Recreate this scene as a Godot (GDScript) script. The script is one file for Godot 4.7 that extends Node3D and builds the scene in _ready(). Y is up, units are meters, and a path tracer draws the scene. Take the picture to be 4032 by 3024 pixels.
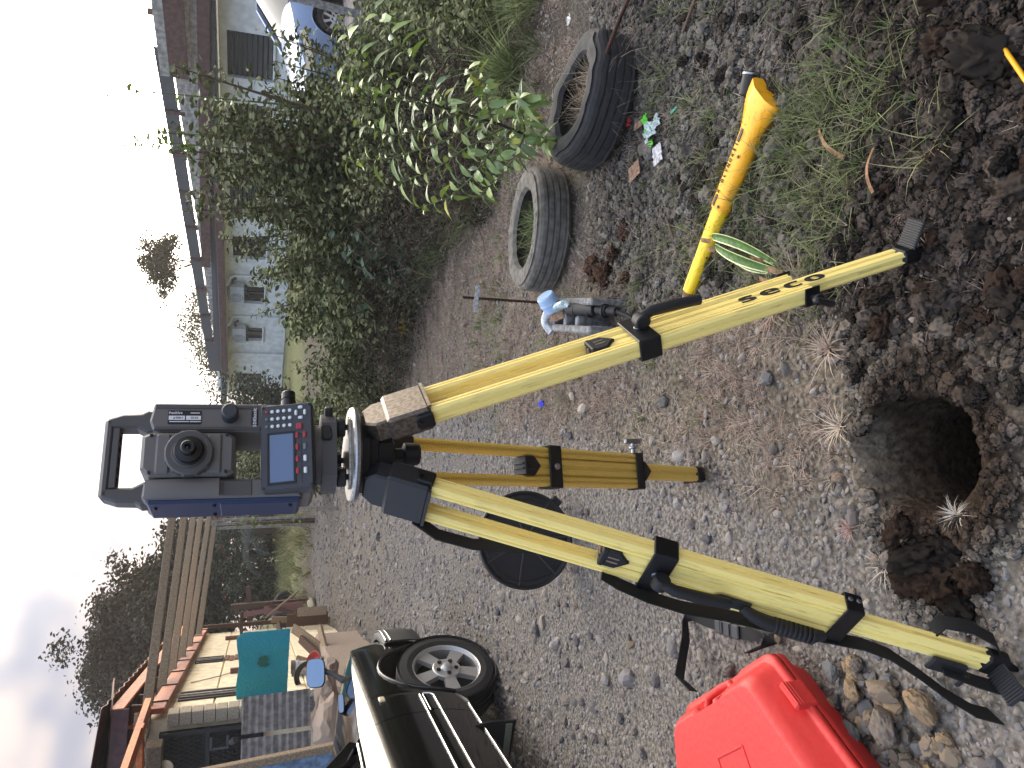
extends Node3D
# A survey tripod with its instrument on a gravel drive; the photograph lies on its side, so the camera is rolled by a quarter turn.

var rng := RandomNumberGenerator.new()
var n1 := FastNoiseLite.new()
var n2 := FastNoiseLite.new()
var n3 := FastNoiseLite.new()
var taken := {}
var M := {}
var T := {}

func _ready() -> void:
	rng.seed = 4711
	set_camera()
	set_sky()
	make_materials()
	build_ground()
	build_far()
	build_house()
	build_white_building()
	build_hedge()
	build_cars()
	build_tripod()
	build_station()
	build_things()
	build_litter()
	build_ground_cover()

func set_camera() -> void:
	var th := deg_to_rad(18.7)
	var r := 0.02
	var fwd := Vector3(0, -sin(th), -cos(th))
	var down := Vector3(0, -cos(th), sin(th))
	var right := Vector3(1, 0, 0)
	var bx := down * cos(r) + right * sin(r)
	var by := right * cos(r) - down * sin(r)
	var cam := Camera3D.new()
	cam.name = "camera"
	cam.transform = Transform3D(Basis(bx, by, -fwd), Vector3(0, 1.35, 0))
	cam.fov = 54.22
	cam.near = 0.05
	cam.far = 900.0
	add_child(cam)
	cam.current = true

func set_sky() -> void:
	var env := Environment.new()
	env.background_mode = Environment.BG_SKY
	env.tonemap_mode = Environment.TONE_MAPPER_LINEAR
	env.tonemap_exposure = 2.05
	env.sdfgi_enabled = true
	env.ssao_enabled = true
	env.ssil_enabled = true
	env.fog_enabled = true
	env.fog_density = 0.0018
	env.fog_light_color = Color(0.93, 0.9, 0.86)
	var sky := Sky.new()
	var pm := PanoramaSkyMaterial.new()
	var w := 640
	var h := 320
	var img := Image.create(w, h, false, Image.FORMAT_RGBF)
	var cn := FastNoiseLite.new()
	cn.seed = 5
	cn.frequency = 1.0
	cn.fractal_octaves = 5
	var sun_dir := Vector3(sin(deg_to_rad(27.0)), sin(deg_to_rad(3.0)), -cos(deg_to_rad(27.0))).normalized()
	for j in h:
		var el := PI * (0.5 - (j + 0.5) / h)
		for i in w:
			var az := TAU * (i + 0.5) / w
			var d := Vector3(sin(az) * cos(el), sin(el), -cos(az) * cos(el))
			var up := maxf(d.y, 0.0)
			var q := d / (up + 0.32)
			var c := cn.get_noise_3d(q.x * 2.6 + q.y * 3.0, q.y * 5.5 - q.x * 1.4, q.z * 1.6) * 0.5 + 0.5
			var c2 := cn.get_noise_3d(q.x * 7.0 + 7.0, q.y * 14.0 - q.x * 3.0, q.z * 4.0) * 0.5 + 0.5
			var cloud := smoothstep(0.40, 0.62, c * 0.7 + c2 * 0.3)
			var ang := acos(clampf(d.dot(sun_dir), -1.0, 1.0))
			var daz := wrapf(az - deg_to_rad(27.0), -PI, PI) * cos(el)
			var del := el - deg_to_rad(6.0)
			var near := exp(-daz * daz / (2.0 * (0.24 + 0.12 * up) * (0.24 + 0.12 * up)) - del * del / (2.0 * 0.62 * 0.62))
			var hot := exp(-ang * ang / (2.0 * 0.16 * 0.16))
			var warm := 0.5 + 0.5 * d.dot(Vector3(sun_dir.x, 0, sun_dir.z).normalized())
			var col := Vector3(0.25, 0.33, 0.48).lerp(Vector3(0.20, 0.22, 0.28), smoothstep(0.2, 0.85, warm))
			col = col.lerp(Vector3(0.43, 0.375, 0.355), cloud * 0.95 * smoothstep(0.0, 0.7, warm))
			col *= 1.0 + 1.3 * up * up + 0.4 * up
			var low := exp(-up * 9.0)
			col = col.lerp(Vector3(0.46, 0.37, 0.31), low * warm * warm * 0.75)
			col += Vector3(6.2, 5.8, 5.2) * near * (0.8 + 0.3 * cloud)
			col += Vector3(9.0, 7.4, 5.0) * hot
			if d.y < 0.0:
				col = col.lerp(Vector3(0.25, 0.23, 0.2), clampf(-d.y * 8.0, 0.0, 1.0))
			img.set_pixel(i, j, Color(col.x, col.y, col.z))
	pm.panorama = ImageTexture.create_from_image(img)
	sky.sky_material = pm
	env.sky = sky
	var we := WorldEnvironment.new()
	we.name = "world_environment"
	we.environment = env
	add_child(we)
	var sun := DirectionalLight3D.new()
	sun.name = "sun"
	sun.light_color = Color(1.0, 0.68, 0.4)
	sun.light_energy = 1.1
	sun.light_angular_distance = 0.6
	sun.shadow_enabled = true
	add_child(sun)
	sun.look_at_from_position(sun_dir * 50.0, Vector3.ZERO)

# ---------------------------------------------------------------- materials
func noise_tex(key: String, freq: float, lo: Color, hi: Color, octaves := 4, size := 512, kind := FastNoiseLite.TYPE_SIMPLEX_SMOOTH, mid := 0.5, as_normal := false, bump := 6.0) -> NoiseTexture2D:
	if T.has(key):
		return T[key]
	var t := NoiseTexture2D.new()
	t.width = size
	t.height = size
	t.seamless = true
	t.generate_mipmaps = false
	var n := FastNoiseLite.new()
	n.noise_type = kind
	n.seed = key.length() * 7 + 3
	n.frequency = freq
	n.fractal_octaves = octaves
	t.noise = n
	if as_normal:
		t.as_normal_map = true
		t.bump_strength = bump
	else:
		var g := Gradient.new()
		if key == "scuff" or key == "streak":
			g.offsets = PackedFloat32Array([0.0, 0.20, 0.31, 1.0])
			g.colors = PackedColorArray([lo, lo, hi, hi])
			t.color_ramp = g
			T[key] = t
			return t
		g.offsets = PackedFloat32Array([0.0, clampf(mid - 0.22, 0.0, 1.0), clampf(mid + 0.22, 0.0, 1.0), 1.0])
		g.colors = PackedColorArray([lo, lo.lerp(hi, 0.25), lo.lerp(hi, 0.8), hi])
		t.color_ramp = g
	T[key] = t
	return t

# tex: name of a shared variation texture, sc: its repeats per metre (may differ per axis), bump: name of a normal map
func mat(key: String, col: Color, rough := 0.8, metal := 0.0, tex := "", sc := Vector3(4, 4, 4), bump := "", bscale := 0.5) -> StandardMaterial3D:
	if M.has(key):
		return M[key]
	var m := StandardMaterial3D.new()
	m.resource_name = key
	m.albedo_color = col
	m.roughness = rough
	m.metallic = metal
	if tex != "" or bump != "":
		m.uv1_triplanar = true
		m.uv1_scale = sc
		m.uv1_triplanar_sharpness = 4.0
	if tex != "":
		m.albedo_texture = T[tex]
	if bump != "":
		m.normal_enabled = true
		m.normal_texture = T[bump]
		m.normal_scale = bscale
	M[key] = m
	return m

func make_materials() -> void:
	n1.seed = 11
	n1.frequency = 1.0
	n1.fractal_octaves = 3
	n2.seed = 23
	n2.frequency = 1.0
	n2.fractal_octaves = 4
	n3.seed = 37
	n3.frequency = 1.0
	n3.fractal_octaves = 2
	noise_tex("blotch", 0.012, Color(0.62, 0.61, 0.58), Color.WHITE, 5)
	noise_tex("fine", 0.06, Color(0.68, 0.68, 0.68), Color.WHITE, 4)
	noise_tex("soft", 0.02, Color(0.86, 0.855, 0.84), Color.WHITE, 5)
	noise_tex("speck", 0.16, Color(0.5, 0.5, 0.5), Color.WHITE, 2)
	noise_tex("scuff", 0.02, Color(0.66, 0.65, 0.62), Color.WHITE, 5, 512, FastNoiseLite.TYPE_SIMPLEX_SMOOTH, 0.13)
	noise_tex("streak", 0.02, Color(0.86, 0.85, 0.82), Color.WHITE, 5, 512, FastNoiseLite.TYPE_SIMPLEX_SMOOTH, 0.13)
	noise_tex("grain", 0.02, Color(0.5, 0.46, 0.42), Color.WHITE, 5)
	noise_tex("rust", 0.03, Color(0.45, 0.34, 0.27), Color(1, 0.86, 0.74), 5)
	noise_tex("n_fine", 0.05, Color.BLACK, Color.WHITE, 4, 512, FastNoiseLite.TYPE_SIMPLEX_SMOOTH, 0.5, true, 5.0)
	noise_tex("n_rough", 0.02, Color.BLACK, Color.WHITE, 5, 512, FastNoiseLite.TYPE_SIMPLEX_SMOOTH, 0.5, true, 9.0)
	noise_tex("n_soil", 0.035, Color.BLACK, Color.WHITE, 5, 1024, FastNoiseLite.TYPE_CELLULAR, 0.5, true, 10.0)
	noise_tex("soil", 0.03, Color(0.5, 0.49, 0.47), Color.WHITE, 5, 1024)
	var g := mat("ground", Color.WHITE, 0.95, 0.0, "soil", Vector3(1.4, 1.4, 1.4), "n_soil", 0.9)
	g.vertex_color_use_as_albedo = true
	g.metallic_specular = 0.15
	g.uv1_world_triplanar = true
	for k in ["stone", "soil_clod", "blade", "leaf", "flower_mix"]:
		var v := mat(k, Color.WHITE, 0.9)
		v.vertex_color_use_as_albedo = true
	M.stone.roughness = 0.85
	M.stone.metallic_specular = 0.3
	M.soil_clod.metallic_specular = 0.12
	M.blade.metallic_specular = 0.3
	M.leaf.roughness = 0.7
	M.leaf.metallic_specular = 0.3
	M.leaf.backlight_enabled = true
	M.leaf.backlight = Color(0.22, 0.3, 0.08)
	M.blade.backlight_enabled = true
	M.blade.backlight = Color(0.15, 0.15, 0.06)
	for k in ["stone_single", "clod_single"]:
		mat(k + "_a", Color(0.53, 0.50, 0.48), 0.85, 0.0, "blotch", Vector3(9, 9, 9), "n_rough", 0.6)
		M[k + "_a"].metallic_specular = 0.3 if k == "stone_single" else 0.12
	mat("fibreglass", Color(0.96, 0.87, 0.52), 0.55, 0.0, "streak", Vector3(9, 0.8, 9), "n_fine", 0.06)
	mat("fibreglass_bare", Color(0.96, 0.82, 0.40), 0.5, 0.0, "fine", Vector3(9, 9, 9))
	mat("black_metal", Color(0.08, 0.085, 0.095), 0.42, 0.3, "fine", Vector3(9, 9, 9), "n_fine", 0.1)
	mat("black_paint", Color(0.09, 0.095, 0.11), 0.5, 0.0, "scuff", Vector3(11, 11, 11))
	mat("worn_black", Color(0.50, 0.46, 0.42), 0.36, 0.85, "blotch", Vector3(14, 14, 14))
	mat("black_plastic", Color(0.075, 0.08, 0.09), 0.6, 0.0, "fine", Vector3(6, 6, 6))
	mat("rubber", Color(0.06, 0.06, 0.065), 0.75, 0.0, "fine", Vector3(7, 7, 7))
	mat("webbing", Color(0.035, 0.036, 0.042), 0.9, 0.0, "speck", Vector3(40, 40, 40), "n_fine", 0.4)
	mat("steel", Color(0.72, 0.73, 0.75), 0.28, 0.95, "fine", Vector3(8, 8, 8))
	mat("bare_aluminium", Color(0.82, 0.81, 0.78), 0.3, 0.9, "blotch", Vector3(14, 14, 14))
	mat("station_grey", Color(0.47, 0.46, 0.445), 0.55, 0.0, "fine", Vector3(30, 30, 30), "n_fine", 0.12)
	mat("station_dark", Color(0.36, 0.355, 0.35), 0.5, 0.0, "fine", Vector3(30, 30, 30), "n_fine", 0.1)
	mat("station_blue", Color(0.10, 0.19, 0.35), 0.45, 0.0, "fine", Vector3(24, 24, 24))
	mat("panel_dark", Color(0.25, 0.265, 0.29), 0.5, 0.0, "fine", Vector3(20, 20, 20))
	mat("screen_glass", Color(0.36, 0.44, 0.56), 0.14)
	mat("key_white", Color(0.82, 0.86, 0.87), 0.5)
	mat("key_red", Color(0.62, 0.2, 0.25), 0.5)
	mat("key_grey", Color(0.4, 0.43, 0.46), 0.5)
	mat("label_black", Color(0.04, 0.04, 0.05), 0.4)
	mat("print_white", Color(0.85, 0.86, 0.86), 0.6)
	mat("print_black", Color(0.02, 0.02, 0.02), 0.7)
	mat("lens", Color(0.02, 0.02, 0.03), 0.05)
	mat("case_red", Color(0.79, 0.18, 0.16), 0.5, 0.0, "fine", Vector3(1.5, 1.5, 1.5), "n_fine", 0.12)
	M.case_red.albedo_texture = null
	mat("concrete", Color(0.56, 0.56, 0.56), 0.95, 0.0, "blotch", Vector3(5, 5, 5), "n_rough", 0.5)
	mat("pvc_white", Color(0.86, 0.88, 0.9), 0.4, 0.0, "blotch", Vector3(5, 5, 5))
	mat("clear_plastic", Color(0.62, 0.72, 0.84), 0.22)
	mat("tyre", Color(0.16, 0.165, 0.17), 0.8, 0.0, "blotch", Vector3(4, 4, 4), "n_fine", 0.3)
	mat("tyre_dusty", Color(0.45, 0.435, 0.41), 0.9, 0.0, "blotch", Vector3(3, 3, 3), "n_fine", 0.3)
	mat("rusty_steel", Color(0.30, 0.19, 0.14), 0.9, 0.0, "rust", Vector3(20, 20, 20), "n_rough", 0.6)
	mat("pole_yellow", Color(0.92, 0.77, 0.06), 0.4, 0.0, "streak", Vector3(5, 5, 1.2))
	mat("pole_orange", Color(0.95, 0.67, 0.05), 0.45, 0.0, "streak", Vector3(4, 4, 2))
	mat("car_black", Color(0.02, 0.02, 0.022), 0.1)
	mat("chrome", Color(0.86, 0.86, 0.87), 0.12, 1.0)
	mat("alloy", Color(0.80, 0.79, 0.77), 0.36, 0.5, "fine", Vector3(6, 6, 6))
	mat("mirror", Color(0.55, 0.64, 0.74), 0.03, 1.0)
	mat("dark_glass", Color(0.02, 0.022, 0.025), 0.05)
	mat("car_blue", Color(0.52, 0.62, 0.76), 0.2, 0.25, "fine", Vector3(3, 3, 3))
	M.car_blue.clearcoat_enabled = true
	M.car_blue.clearcoat = 0.8
	mat("wall_white", Color(0.92, 0.93, 0.92), 0.9, 0.0, "soft", Vector3(0.3, 0.3, 0.3))
	mat("fascia_brown", Color(0.40, 0.28, 0.25), 0.7, 0.0, "blotch", Vector3(1, 1, 1))
	mat("roof_white", Color(0.70, 0.69, 0.66), 0.6, 0.0, "blotch", Vector3(1, 1, 1))
	mat("gutter_grey", Color(0.36, 0.37, 0.37), 0.7, 0.0, "fine", Vector3(2, 2, 2))
	mat("window_dark", Color(0.13, 0.135, 0.14), 0.25, 0.0, "fine", Vector3(2, 2, 2))
	mat("louvre", Color(0.28, 0.29, 0.29), 0.35)
	mat("window_frame_brown", Color(0.30, 0.23, 0.19), 0.6)
	mat("cream_wall", Color(0.95, 0.89, 0.76), 0.85, 0.0, "soft", Vector3(0.6, 0.6, 0.6))
	mat("house_fascia", Color(0.62, 0.29, 0.19), 0.6, 0.0, "blotch", Vector3(2, 2, 2))
	mat("house_orange", Color(0.80, 0.42, 0.18), 0.6, 0.0, "blotch", Vector3(2, 2, 2))
	mat("roof_maroon", Color(0.32, 0.2, 0.22), 0.5, 0.0, "blotch", Vector3(2, 2, 2))
	mat("old_timber", Color(0.48, 0.43, 0.36), 0.9, 0.0, "fine", Vector3(0.9, 0.9, 0.9), "n_fine", 0.3)
	mat("pale_timber", Color(0.60, 0.52, 0.42), 0.9, 0.0, "fine", Vector3(1.5, 1.5, 1.5))
	mat("brown_timber", Color(0.38, 0.28, 0.22), 0.9, 0.0, "fine", Vector3(1.5, 1.5, 1.5))
	mat("pink_timber", Color(0.58, 0.40, 0.37), 0.9, 0.0, "fine", Vector3(1.5, 1.5, 1.5))
	mat("block_pale", Color(0.74, 0.69, 0.61), 0.95, 0.0, "fine", Vector3(2, 2, 2), "n_rough", 0.3)
	mat("lid_rib", Color(0.19, 0.195, 0.2), 0.5)
	mat("palm_leaf", Color.WHITE, 0.95)
	M.palm_leaf.vertex_color_use_as_albedo = true
	mat("gate_black", Color(0.035, 0.038, 0.045), 0.5)
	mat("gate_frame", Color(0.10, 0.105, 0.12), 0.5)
	mat("iron_sheet", Color(0.45, 0.43, 0.42), 0.6, 0.2, "blotch", Vector3(2, 2, 2))
	mat("sheet_blue", Color(0.46, 0.56, 0.68), 0.7, 0.0, "blotch", Vector3(2, 2, 2))
	mat("rubble", Color(0.64, 0.57, 0.51), 0.95, 0.0, "fine", Vector3(2, 2, 2), "n_rough", 0.8)
	mat("towel", Color(0.20, 0.72, 0.80), 0.95, 0.0, "speck", Vector3(3, 3, 3), "n_rough", 0.9)
	M.towel.rim_enabled = true
	M.towel.rim = 0.4
	mat("towel_mark", Color(0.18, 0.50, 0.42), 0.95, 0.0, "speck", Vector3(7, 7, 7))
	mat("bark", Color(0.33, 0.28, 0.23), 0.95, 0.0, "grain", Vector3(4, 4, 4), "n_rough", 0.6)
	mat("twig", Color(0.34, 0.27, 0.22), 0.95)
	mat("green_stem", Color(0.35, 0.38, 0.22), 0.8)
	mat("variegated_green", Color(0.33, 0.50, 0.19), 0.5, 0.0, "blotch", Vector3(8, 8, 8))
	mat("cream_margin", Color(0.85, 0.86, 0.62), 0.5)
	mat("dry_leaf", Color(0.62, 0.47, 0.35), 0.9, 0.0, "blotch", Vector3(8, 8, 8))
	mat("wrapper_clear", Color(0.72, 0.80, 0.82), 0.25, 0.0, "blotch", Vector3(14, 14, 14))
	mat("wrapper_green", Color(0.32, 0.72, 0.16), 0.35)
	mat("paper_white", Color(0.82, 0.82, 0.84), 0.8, 0.0, "blotch", Vector3(9, 9, 9))
	mat("cardboard", Color(0.62, 0.50, 0.41), 0.9, 0.0, "blotch", Vector3(9, 9, 9))
	mat("litter_red", Color(0.6, 0.16, 0.17), 0.6)
	mat("litter_teal", Color(0.15, 0.52, 0.42), 0.6)
	mat("cap_blue", Color(0.16, 0.2, 0.75), 0.4)
	mat("wrapper_yellow", Color(0.82, 0.68, 0.2), 0.4, 0.0, "blotch", Vector3(9, 9, 9))
	mat("pole_grey", Color(0.62, 0.62, 0.61), 0.6, 0.2, "blotch", Vector3(3, 3, 3))
	mat("brick", Color(0.55, 0.36, 0.30), 0.9, 0.0, "blotch", Vector3(5, 5, 5))
	mat("bin_navy", Color(0.035, 0.045, 0.09), 0.6)
	mat("bag_grey", Color(0.3, 0.29, 0.29), 0.8, 0.0, "blotch", Vector3(5, 5, 5))
	mat("cable_black", Color(0.03, 0.03, 0.03), 0.6)
	mat("light_plastic", Color(0.80, 0.74, 0.62), 0.25)
	mat("concrete_path", Color(0.58, 0.55, 0.52), 0.95, 0.0, "blotch", Vector3(1, 1, 1), "n_rough", 0.4)
	mat("reflector", Color(0.55, 0.58, 0.52), 0.4, 0.3, "scuff", Vector3(14, 14, 14))

# ---------------------------------------------------------------- naming
func numbered(called: String) -> String:
	taken[called] = taken.get(called, 0) + 1
	return called if taken[called] == 1 else "%s_%03d" % [called, taken[called] - 1]

func tag(o: Node3D, label: String, category: String, group := "") -> Node3D:
	o.set_meta("label", label)
	o.set_meta("category", category)
	if group != "":
		o.set_meta("group", group)
	return o

func thing(called: String, label: String, category: String, at := Vector3.ZERO, turn := 0.0, group := "") -> Node3D:
	var o := Node3D.new()
	o.name = numbered(called)
	o.position = at
	o.rotation.y = turn
	add_child(o)
	tag(o, label, category, group)
	return o

func obj(called: String, mb, m: Material, parent: Node = null) -> MeshInstance3D:
	var o := MeshInstance3D.new()
	o.mesh = mb.mesh(m) if mb is MB else mb
	if not mb is MB:
		o.material_override = null
		if mb.surface_get_material(0) == null:
			mb.surface_set_material(0, m)
	if parent == null:
		o.name = numbered(called)
		add_child(o)
	else:
		var k := 1
		var nm := called
		while parent.has_node(nm):
			nm = "%s_%03d" % [called, k]
			k += 1
		o.name = nm
		parent.add_child(o)
	return o

func struct_obj(called: String, mb, m: Material) -> MeshInstance3D:
	var o := obj(called, mb, m)
	o.set_meta("kind", "structure")
	return o

func copies(called: String, mesh: Mesh, xs: Array, cols: Array, parent: Node = null) -> MultiMeshInstance3D:
	var mm := MultiMesh.new()
	mm.transform_format = MultiMesh.TRANSFORM_3D
	mm.use_colors = true
	mm.mesh = mesh
	mm.instance_count = xs.size()
	for i in xs.size():
		mm.set_instance_transform(i, xs[i])
		mm.set_instance_color(i, cols[i])
	var o := MultiMeshInstance3D.new()
	o.multimesh = mm
	o.set_meta("kind", "stuff")
	if parent == null:
		o.name = numbered(called)
		add_child(o)
	else:
		o.name = called
		parent.add_child(o, true)
	return o

func rf(a: float, b: float) -> float:
	return rng.randf_range(a, b)

func lin(r: float, g: float, b: float) -> Color:
	return Color(r, g, b)

# ---------------------------------------------------------------- mesh builder
class MB:
	var v := PackedVector3Array()
	var n := PackedVector3Array()
	var c := PackedColorArray()
	var col := Color.WHITE
	var colored := false
	func tri(a: Vector3, b: Vector3, d: Vector3) -> void:
		var nn := (b - a).cross(d - a).normalized()
		trin(a, b, d, nn, nn, nn)
	func trin(a: Vector3, b: Vector3, d: Vector3, na: Vector3, nb: Vector3, nd: Vector3) -> void:
		v.append(a); v.append(d); v.append(b)
		n.append(na); n.append(nd); n.append(nb)
		if colored:
			c.append(col); c.append(col); c.append(col)
	func quad(a: Vector3, b: Vector3, d: Vector3, e: Vector3) -> void:
		tri(a, b, d)
		tri(a, d, e)
	func mesh(m: Material) -> ArrayMesh:
		var arr := []
		arr.resize(Mesh.ARRAY_MAX)
		arr[Mesh.ARRAY_VERTEX] = v
		arr[Mesh.ARRAY_NORMAL] = n
		if colored:
			arr[Mesh.ARRAY_COLOR] = c
		var am := ArrayMesh.new()
		am.add_surface_from_arrays(Mesh.PRIMITIVE_TRIANGLES, arr)
		am.surface_set_material(0, m)
		return am
	# chamfered box
	func box(t: Transform3D, s: Vector3, b := 0.0) -> MB:
		var h := s * 0.5
		b = minf(b, minf(h.x, minf(h.y, h.z)) * 0.9)
		if b <= 0.0:
			for ax in 3:
				for sg in [-1.0, 1.0]:
					var u := Vector3.ZERO
					var w := Vector3.ZERO
					var o := Vector3.ZERO
					o[ax] = h[ax] * sg
					u[(ax + 1) % 3] = h[(ax + 1) % 3]
					w[(ax + 2) % 3] = h[(ax + 2) % 3] * sg
					quad(t * (o - u - w), t * (o + u - w), t * (o + u + w), t * (o - u + w))
			return self
		var k := h - Vector3(b, b, b)
		for ax in 3:
			var a1 := (ax + 1) % 3
			var a2 := (ax + 2) % 3
			for sg in [-1.0, 1.0]:
				var o := Vector3.ZERO
				o[ax] = h[ax] * sg
				var u := Vector3.ZERO
				u[a1] = k[a1]
				var w := Vector3.ZERO
				w[a2] = k[a2] * sg
				quad(t * (o - u - w), t * (o + u - w), t * (o + u + w), t * (o - u + w))
			# edges along ax
			for s1 in [-1.0, 1.0]:
				for s2 in [-1.0, 1.0]:
					var p := Vector3.ZERO
					p[a1] = h[a1] * s1
					p[a2] = k[a2] * s2
					var q := Vector3.ZERO
					q[a1] = k[a1] * s1
					q[a2] = h[a2] * s2
					var e := Vector3.ZERO
					e[ax] = k[ax]
					if s1 * s2 > 0:
						quad(t * (p - e), t * (q - e), t * (q + e), t * (p + e))
					else:
						quad(t * (q - e), t * (p - e), t * (p + e), t * (q + e))
		for sx in [-1.0, 1.0]:
			for sy in [-1.0, 1.0]:
				for sz in [-1.0, 1.0]:
					var a := Vector3(h.x * sx, k.y * sy, k.z * sz)
					var bb := Vector3(k.x * sx, h.y * sy, k.z * sz)
					var d := Vector3(k.x * sx, k.y * sy, h.z * sz)
					if sx * sy * sz > 0:
						tri(t * a, t * bb, t * d)
					else:
						tri(t * a, t * d, t * bb)
		return self
	# box between two points, up hints the thickness direction
	func bar(a: Vector3, b: Vector3, wide: float, thick: float, up := Vector3.UP, bev := 0.0) -> MB:
		var y := b - a
		var l := y.length()
		y = y / l
		var x := up.cross(y)
		if x.length() < 0.001:
			x = Vector3.RIGHT.cross(y)
		x = x.normalized()
		var z := x.cross(y).normalized()
		return box(Transform3D(Basis(x, y, z), (a + b) * 0.5), Vector3(wide, l, thick), bev)
	# profile: Vector2(radius, height) from the bottom up, smooth within runs
	func lathe(t: Transform3D, prof: Array, seg := 24, flat := false) -> MB:
		for k in prof.size() - 1:
			var p: Vector2 = prof[k]
			var q: Vector2 = prof[k + 1]
			var d := (q - p)
			var nr := Vector2(d.y, -d.x).normalized()
			for i in seg:
				var a0 := TAU * i / seg
				var a1 := TAU * (i + 1) / seg
				var e0 := Vector3(cos(a0), 0, -sin(a0))
				var e1 := Vector3(cos(a1), 0, -sin(a1))
				var m0 := t.basis * (e0 * nr.x + Vector3(0, nr.y, 0))
				var m1 := t.basis * (e1 * nr.x + Vector3(0, nr.y, 0))
				if flat:
					m0 = t.basis * (((e0 + e1) * 0.5).normalized() * nr.x + Vector3(0, nr.y, 0))
					m1 = m0
				m0 = m0.normalized()
				m1 = m1.normalized()
				var A := t * (e0 * p.x + Vector3(0, p.y, 0))
				var B := t * (e1 * p.x + Vector3(0, p.y, 0))
				var C := t * (e1 * q.x + Vector3(0, q.y, 0))
				var D := t * (e0 * q.x + Vector3(0, q.y, 0))
				if p.x > 0.00001:
					trin(A, B, C, m0, m1, m1)
				if q.x > 0.00001:
					trin(A, C, D, m0, m1, m0)
		return self
	func cyl(t: Transform3D, r: float, h: float, seg := 20, bev := 0.0, r2 := -1.0) -> MB:
		if r2 < 0.0:
			r2 = r
		var pr := [Vector2(0, -h / 2), Vector2(r - bev, -h / 2)]
		if bev > 0.0:
			pr.append(Vector2(r, -h / 2 + bev))
			pr.append(Vector2(r2, h / 2 - bev))
		pr.append(Vector2(r2 - bev, h / 2))
		pr.append(Vector2(0, h / 2))
		return lathe(t, pr, seg)
	# cylinder from a to b
	func rod(a: Vector3, b: Vector3, r: float, seg := 12, bev := 0.0, r2 := -1.0) -> MB:
		var y := (b - a).normalized()
		var x := y.cross(Vector3(0.31, 0.2, 0.93)).normalized()
		return cyl(Transform3D(Basis(x, y, x.cross(y)), (a + b) * 0.5), r, a.distance_to(b), seg, bev, r2)
	func tube(pts: Array, radii, seg := 8) -> MB:
		var rings := []
		var fx := Vector3.ZERO
		for i in pts.size():
			var p: Vector3 = pts[i]
			var d: Vector3 = (pts[mini(i + 1, pts.size() - 1)] - pts[maxi(i - 1, 0)]).normalized()
			if fx == Vector3.ZERO:
				fx = d.cross(Vector3(0.21, 0.9, 0.36)).normalized()
			fx = (fx - d * fx.dot(d)).normalized()
			var fy := d.cross(fx)
			var r: float = radii[i] if radii is Array else radii
			var ring := []
			for k in seg:
				var a := TAU * k / seg
				var e := fx * cos(a) + fy * sin(a)
				ring.append([p + e * r, e])
			rings.append(ring)
		for i in pts.size() - 1:
			for k in seg:
				var k2 := (k + 1) % seg
				var A: Array = rings[i][k]
				var B: Array = rings[i][k2]
				var C: Array = rings[i + 1][k2]
				var D: Array = rings[i + 1][k]
				trin(A[0], B[0], C[0], A[1], B[1], C[1])
				trin(A[0], C[0], D[0], A[1], C[1], D[1])
		for e in [0, pts.size() - 1]:
			for k in range(1, seg - 1):
				if e == 0:
					tri(rings[e][0][0], rings[e][k + 1][0], rings[e][k][0])
				else:
					tri(rings[e][0][0], rings[e][k][0], rings[e][k + 1][0])
		return self
	# flat band of given width and thickness; side: list of width directions (or one)
	func ribbon(pts: Array, side, wide: float, thick: float) -> MB:
		var L := []
		for i in pts.size():
			var d: Vector3 = (pts[mini(i + 1, pts.size() - 1)] - pts[maxi(i - 1, 0)]).normalized()
			var s: Vector3 = side[i] if side is Array else side
			s = (s - d * s.dot(d)).normalized()
			var up := s.cross(d).normalized()
			L.append([pts[i] - s * wide / 2 + up * thick / 2, pts[i] + s * wide / 2 + up * thick / 2, pts[i] + s * wide / 2 - up * thick / 2, pts[i] - s * wide / 2 - up * thick / 2, up, s])
		for i in pts.size() - 1:
			var a: Array = L[i]
			var b: Array = L[i + 1]
			trin(a[0], a[1], b[1], a[4], a[4], b[4])
			trin(a[0], b[1], b[0], a[4], b[4], b[4])
			trin(a[2], a[3], b[3], -a[4], -a[4], -b[4])
			trin(a[2], b[3], b[2], -a[4], -b[4], -b[4])
			quad(a[1], a[2], b[2], b[1])
			quad(a[3], a[0], b[0], b[3])
		quad(L[0][3], L[0][2], L[0][1], L[0][0])
		var z: Array = L[L.size() - 1]
		quad(z[0], z[1], z[2], z[3])
		return self
	# polygon in x,y extruded along z (0 .. depth), counterclockwise, with a chamfer on the +z side
	func prism(t: Transform3D, poly: PackedVector2Array, depth: float, bev := 0.0) -> MB:
		if Geometry2D.is_polygon_clockwise(poly):
			poly = poly.duplicate()
			poly.reverse()
		var front := poly
		if bev > 0.0:
			var ins := Geometry2D.offset_polygon(poly, -bev, Geometry2D.JOIN_MITER)
			if ins.size() == 1 and ins[0].size() == poly.size():
				# match the order of the inset polygon to the outline
				var best := 0
				var bd := 1e9
				var q: PackedVector2Array = ins[0]
				if Geometry2D.is_polygon_clockwise(q):
					q.reverse()
				for k in q.size():
					var dd := q[k].distance_to(poly[0])
					if dd < bd:
						bd = dd
						best = k
				front = PackedVector2Array()
				for k in q.size():
					front.append(q[(k + best) % q.size()])
			else:
				bev = 0.0
		var idx := Geometry2D.triangulate_polygon(front)
		for k in range(0, idx.size(), 3):
			var a := front[idx[k]]
			var b := front[idx[k + 1]]
			var d := front[idx[k + 2]]
			if (b - a).cross(d - a) < 0:
				var s := b
				b = d
				d = s
			tri(t * Vector3(a.x, a.y, depth), t * Vector3(b.x, b.y, depth), t * Vector3(d.x, d.y, depth))
		var idx2 := Geometry2D.triangulate_polygon(poly)
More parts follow.
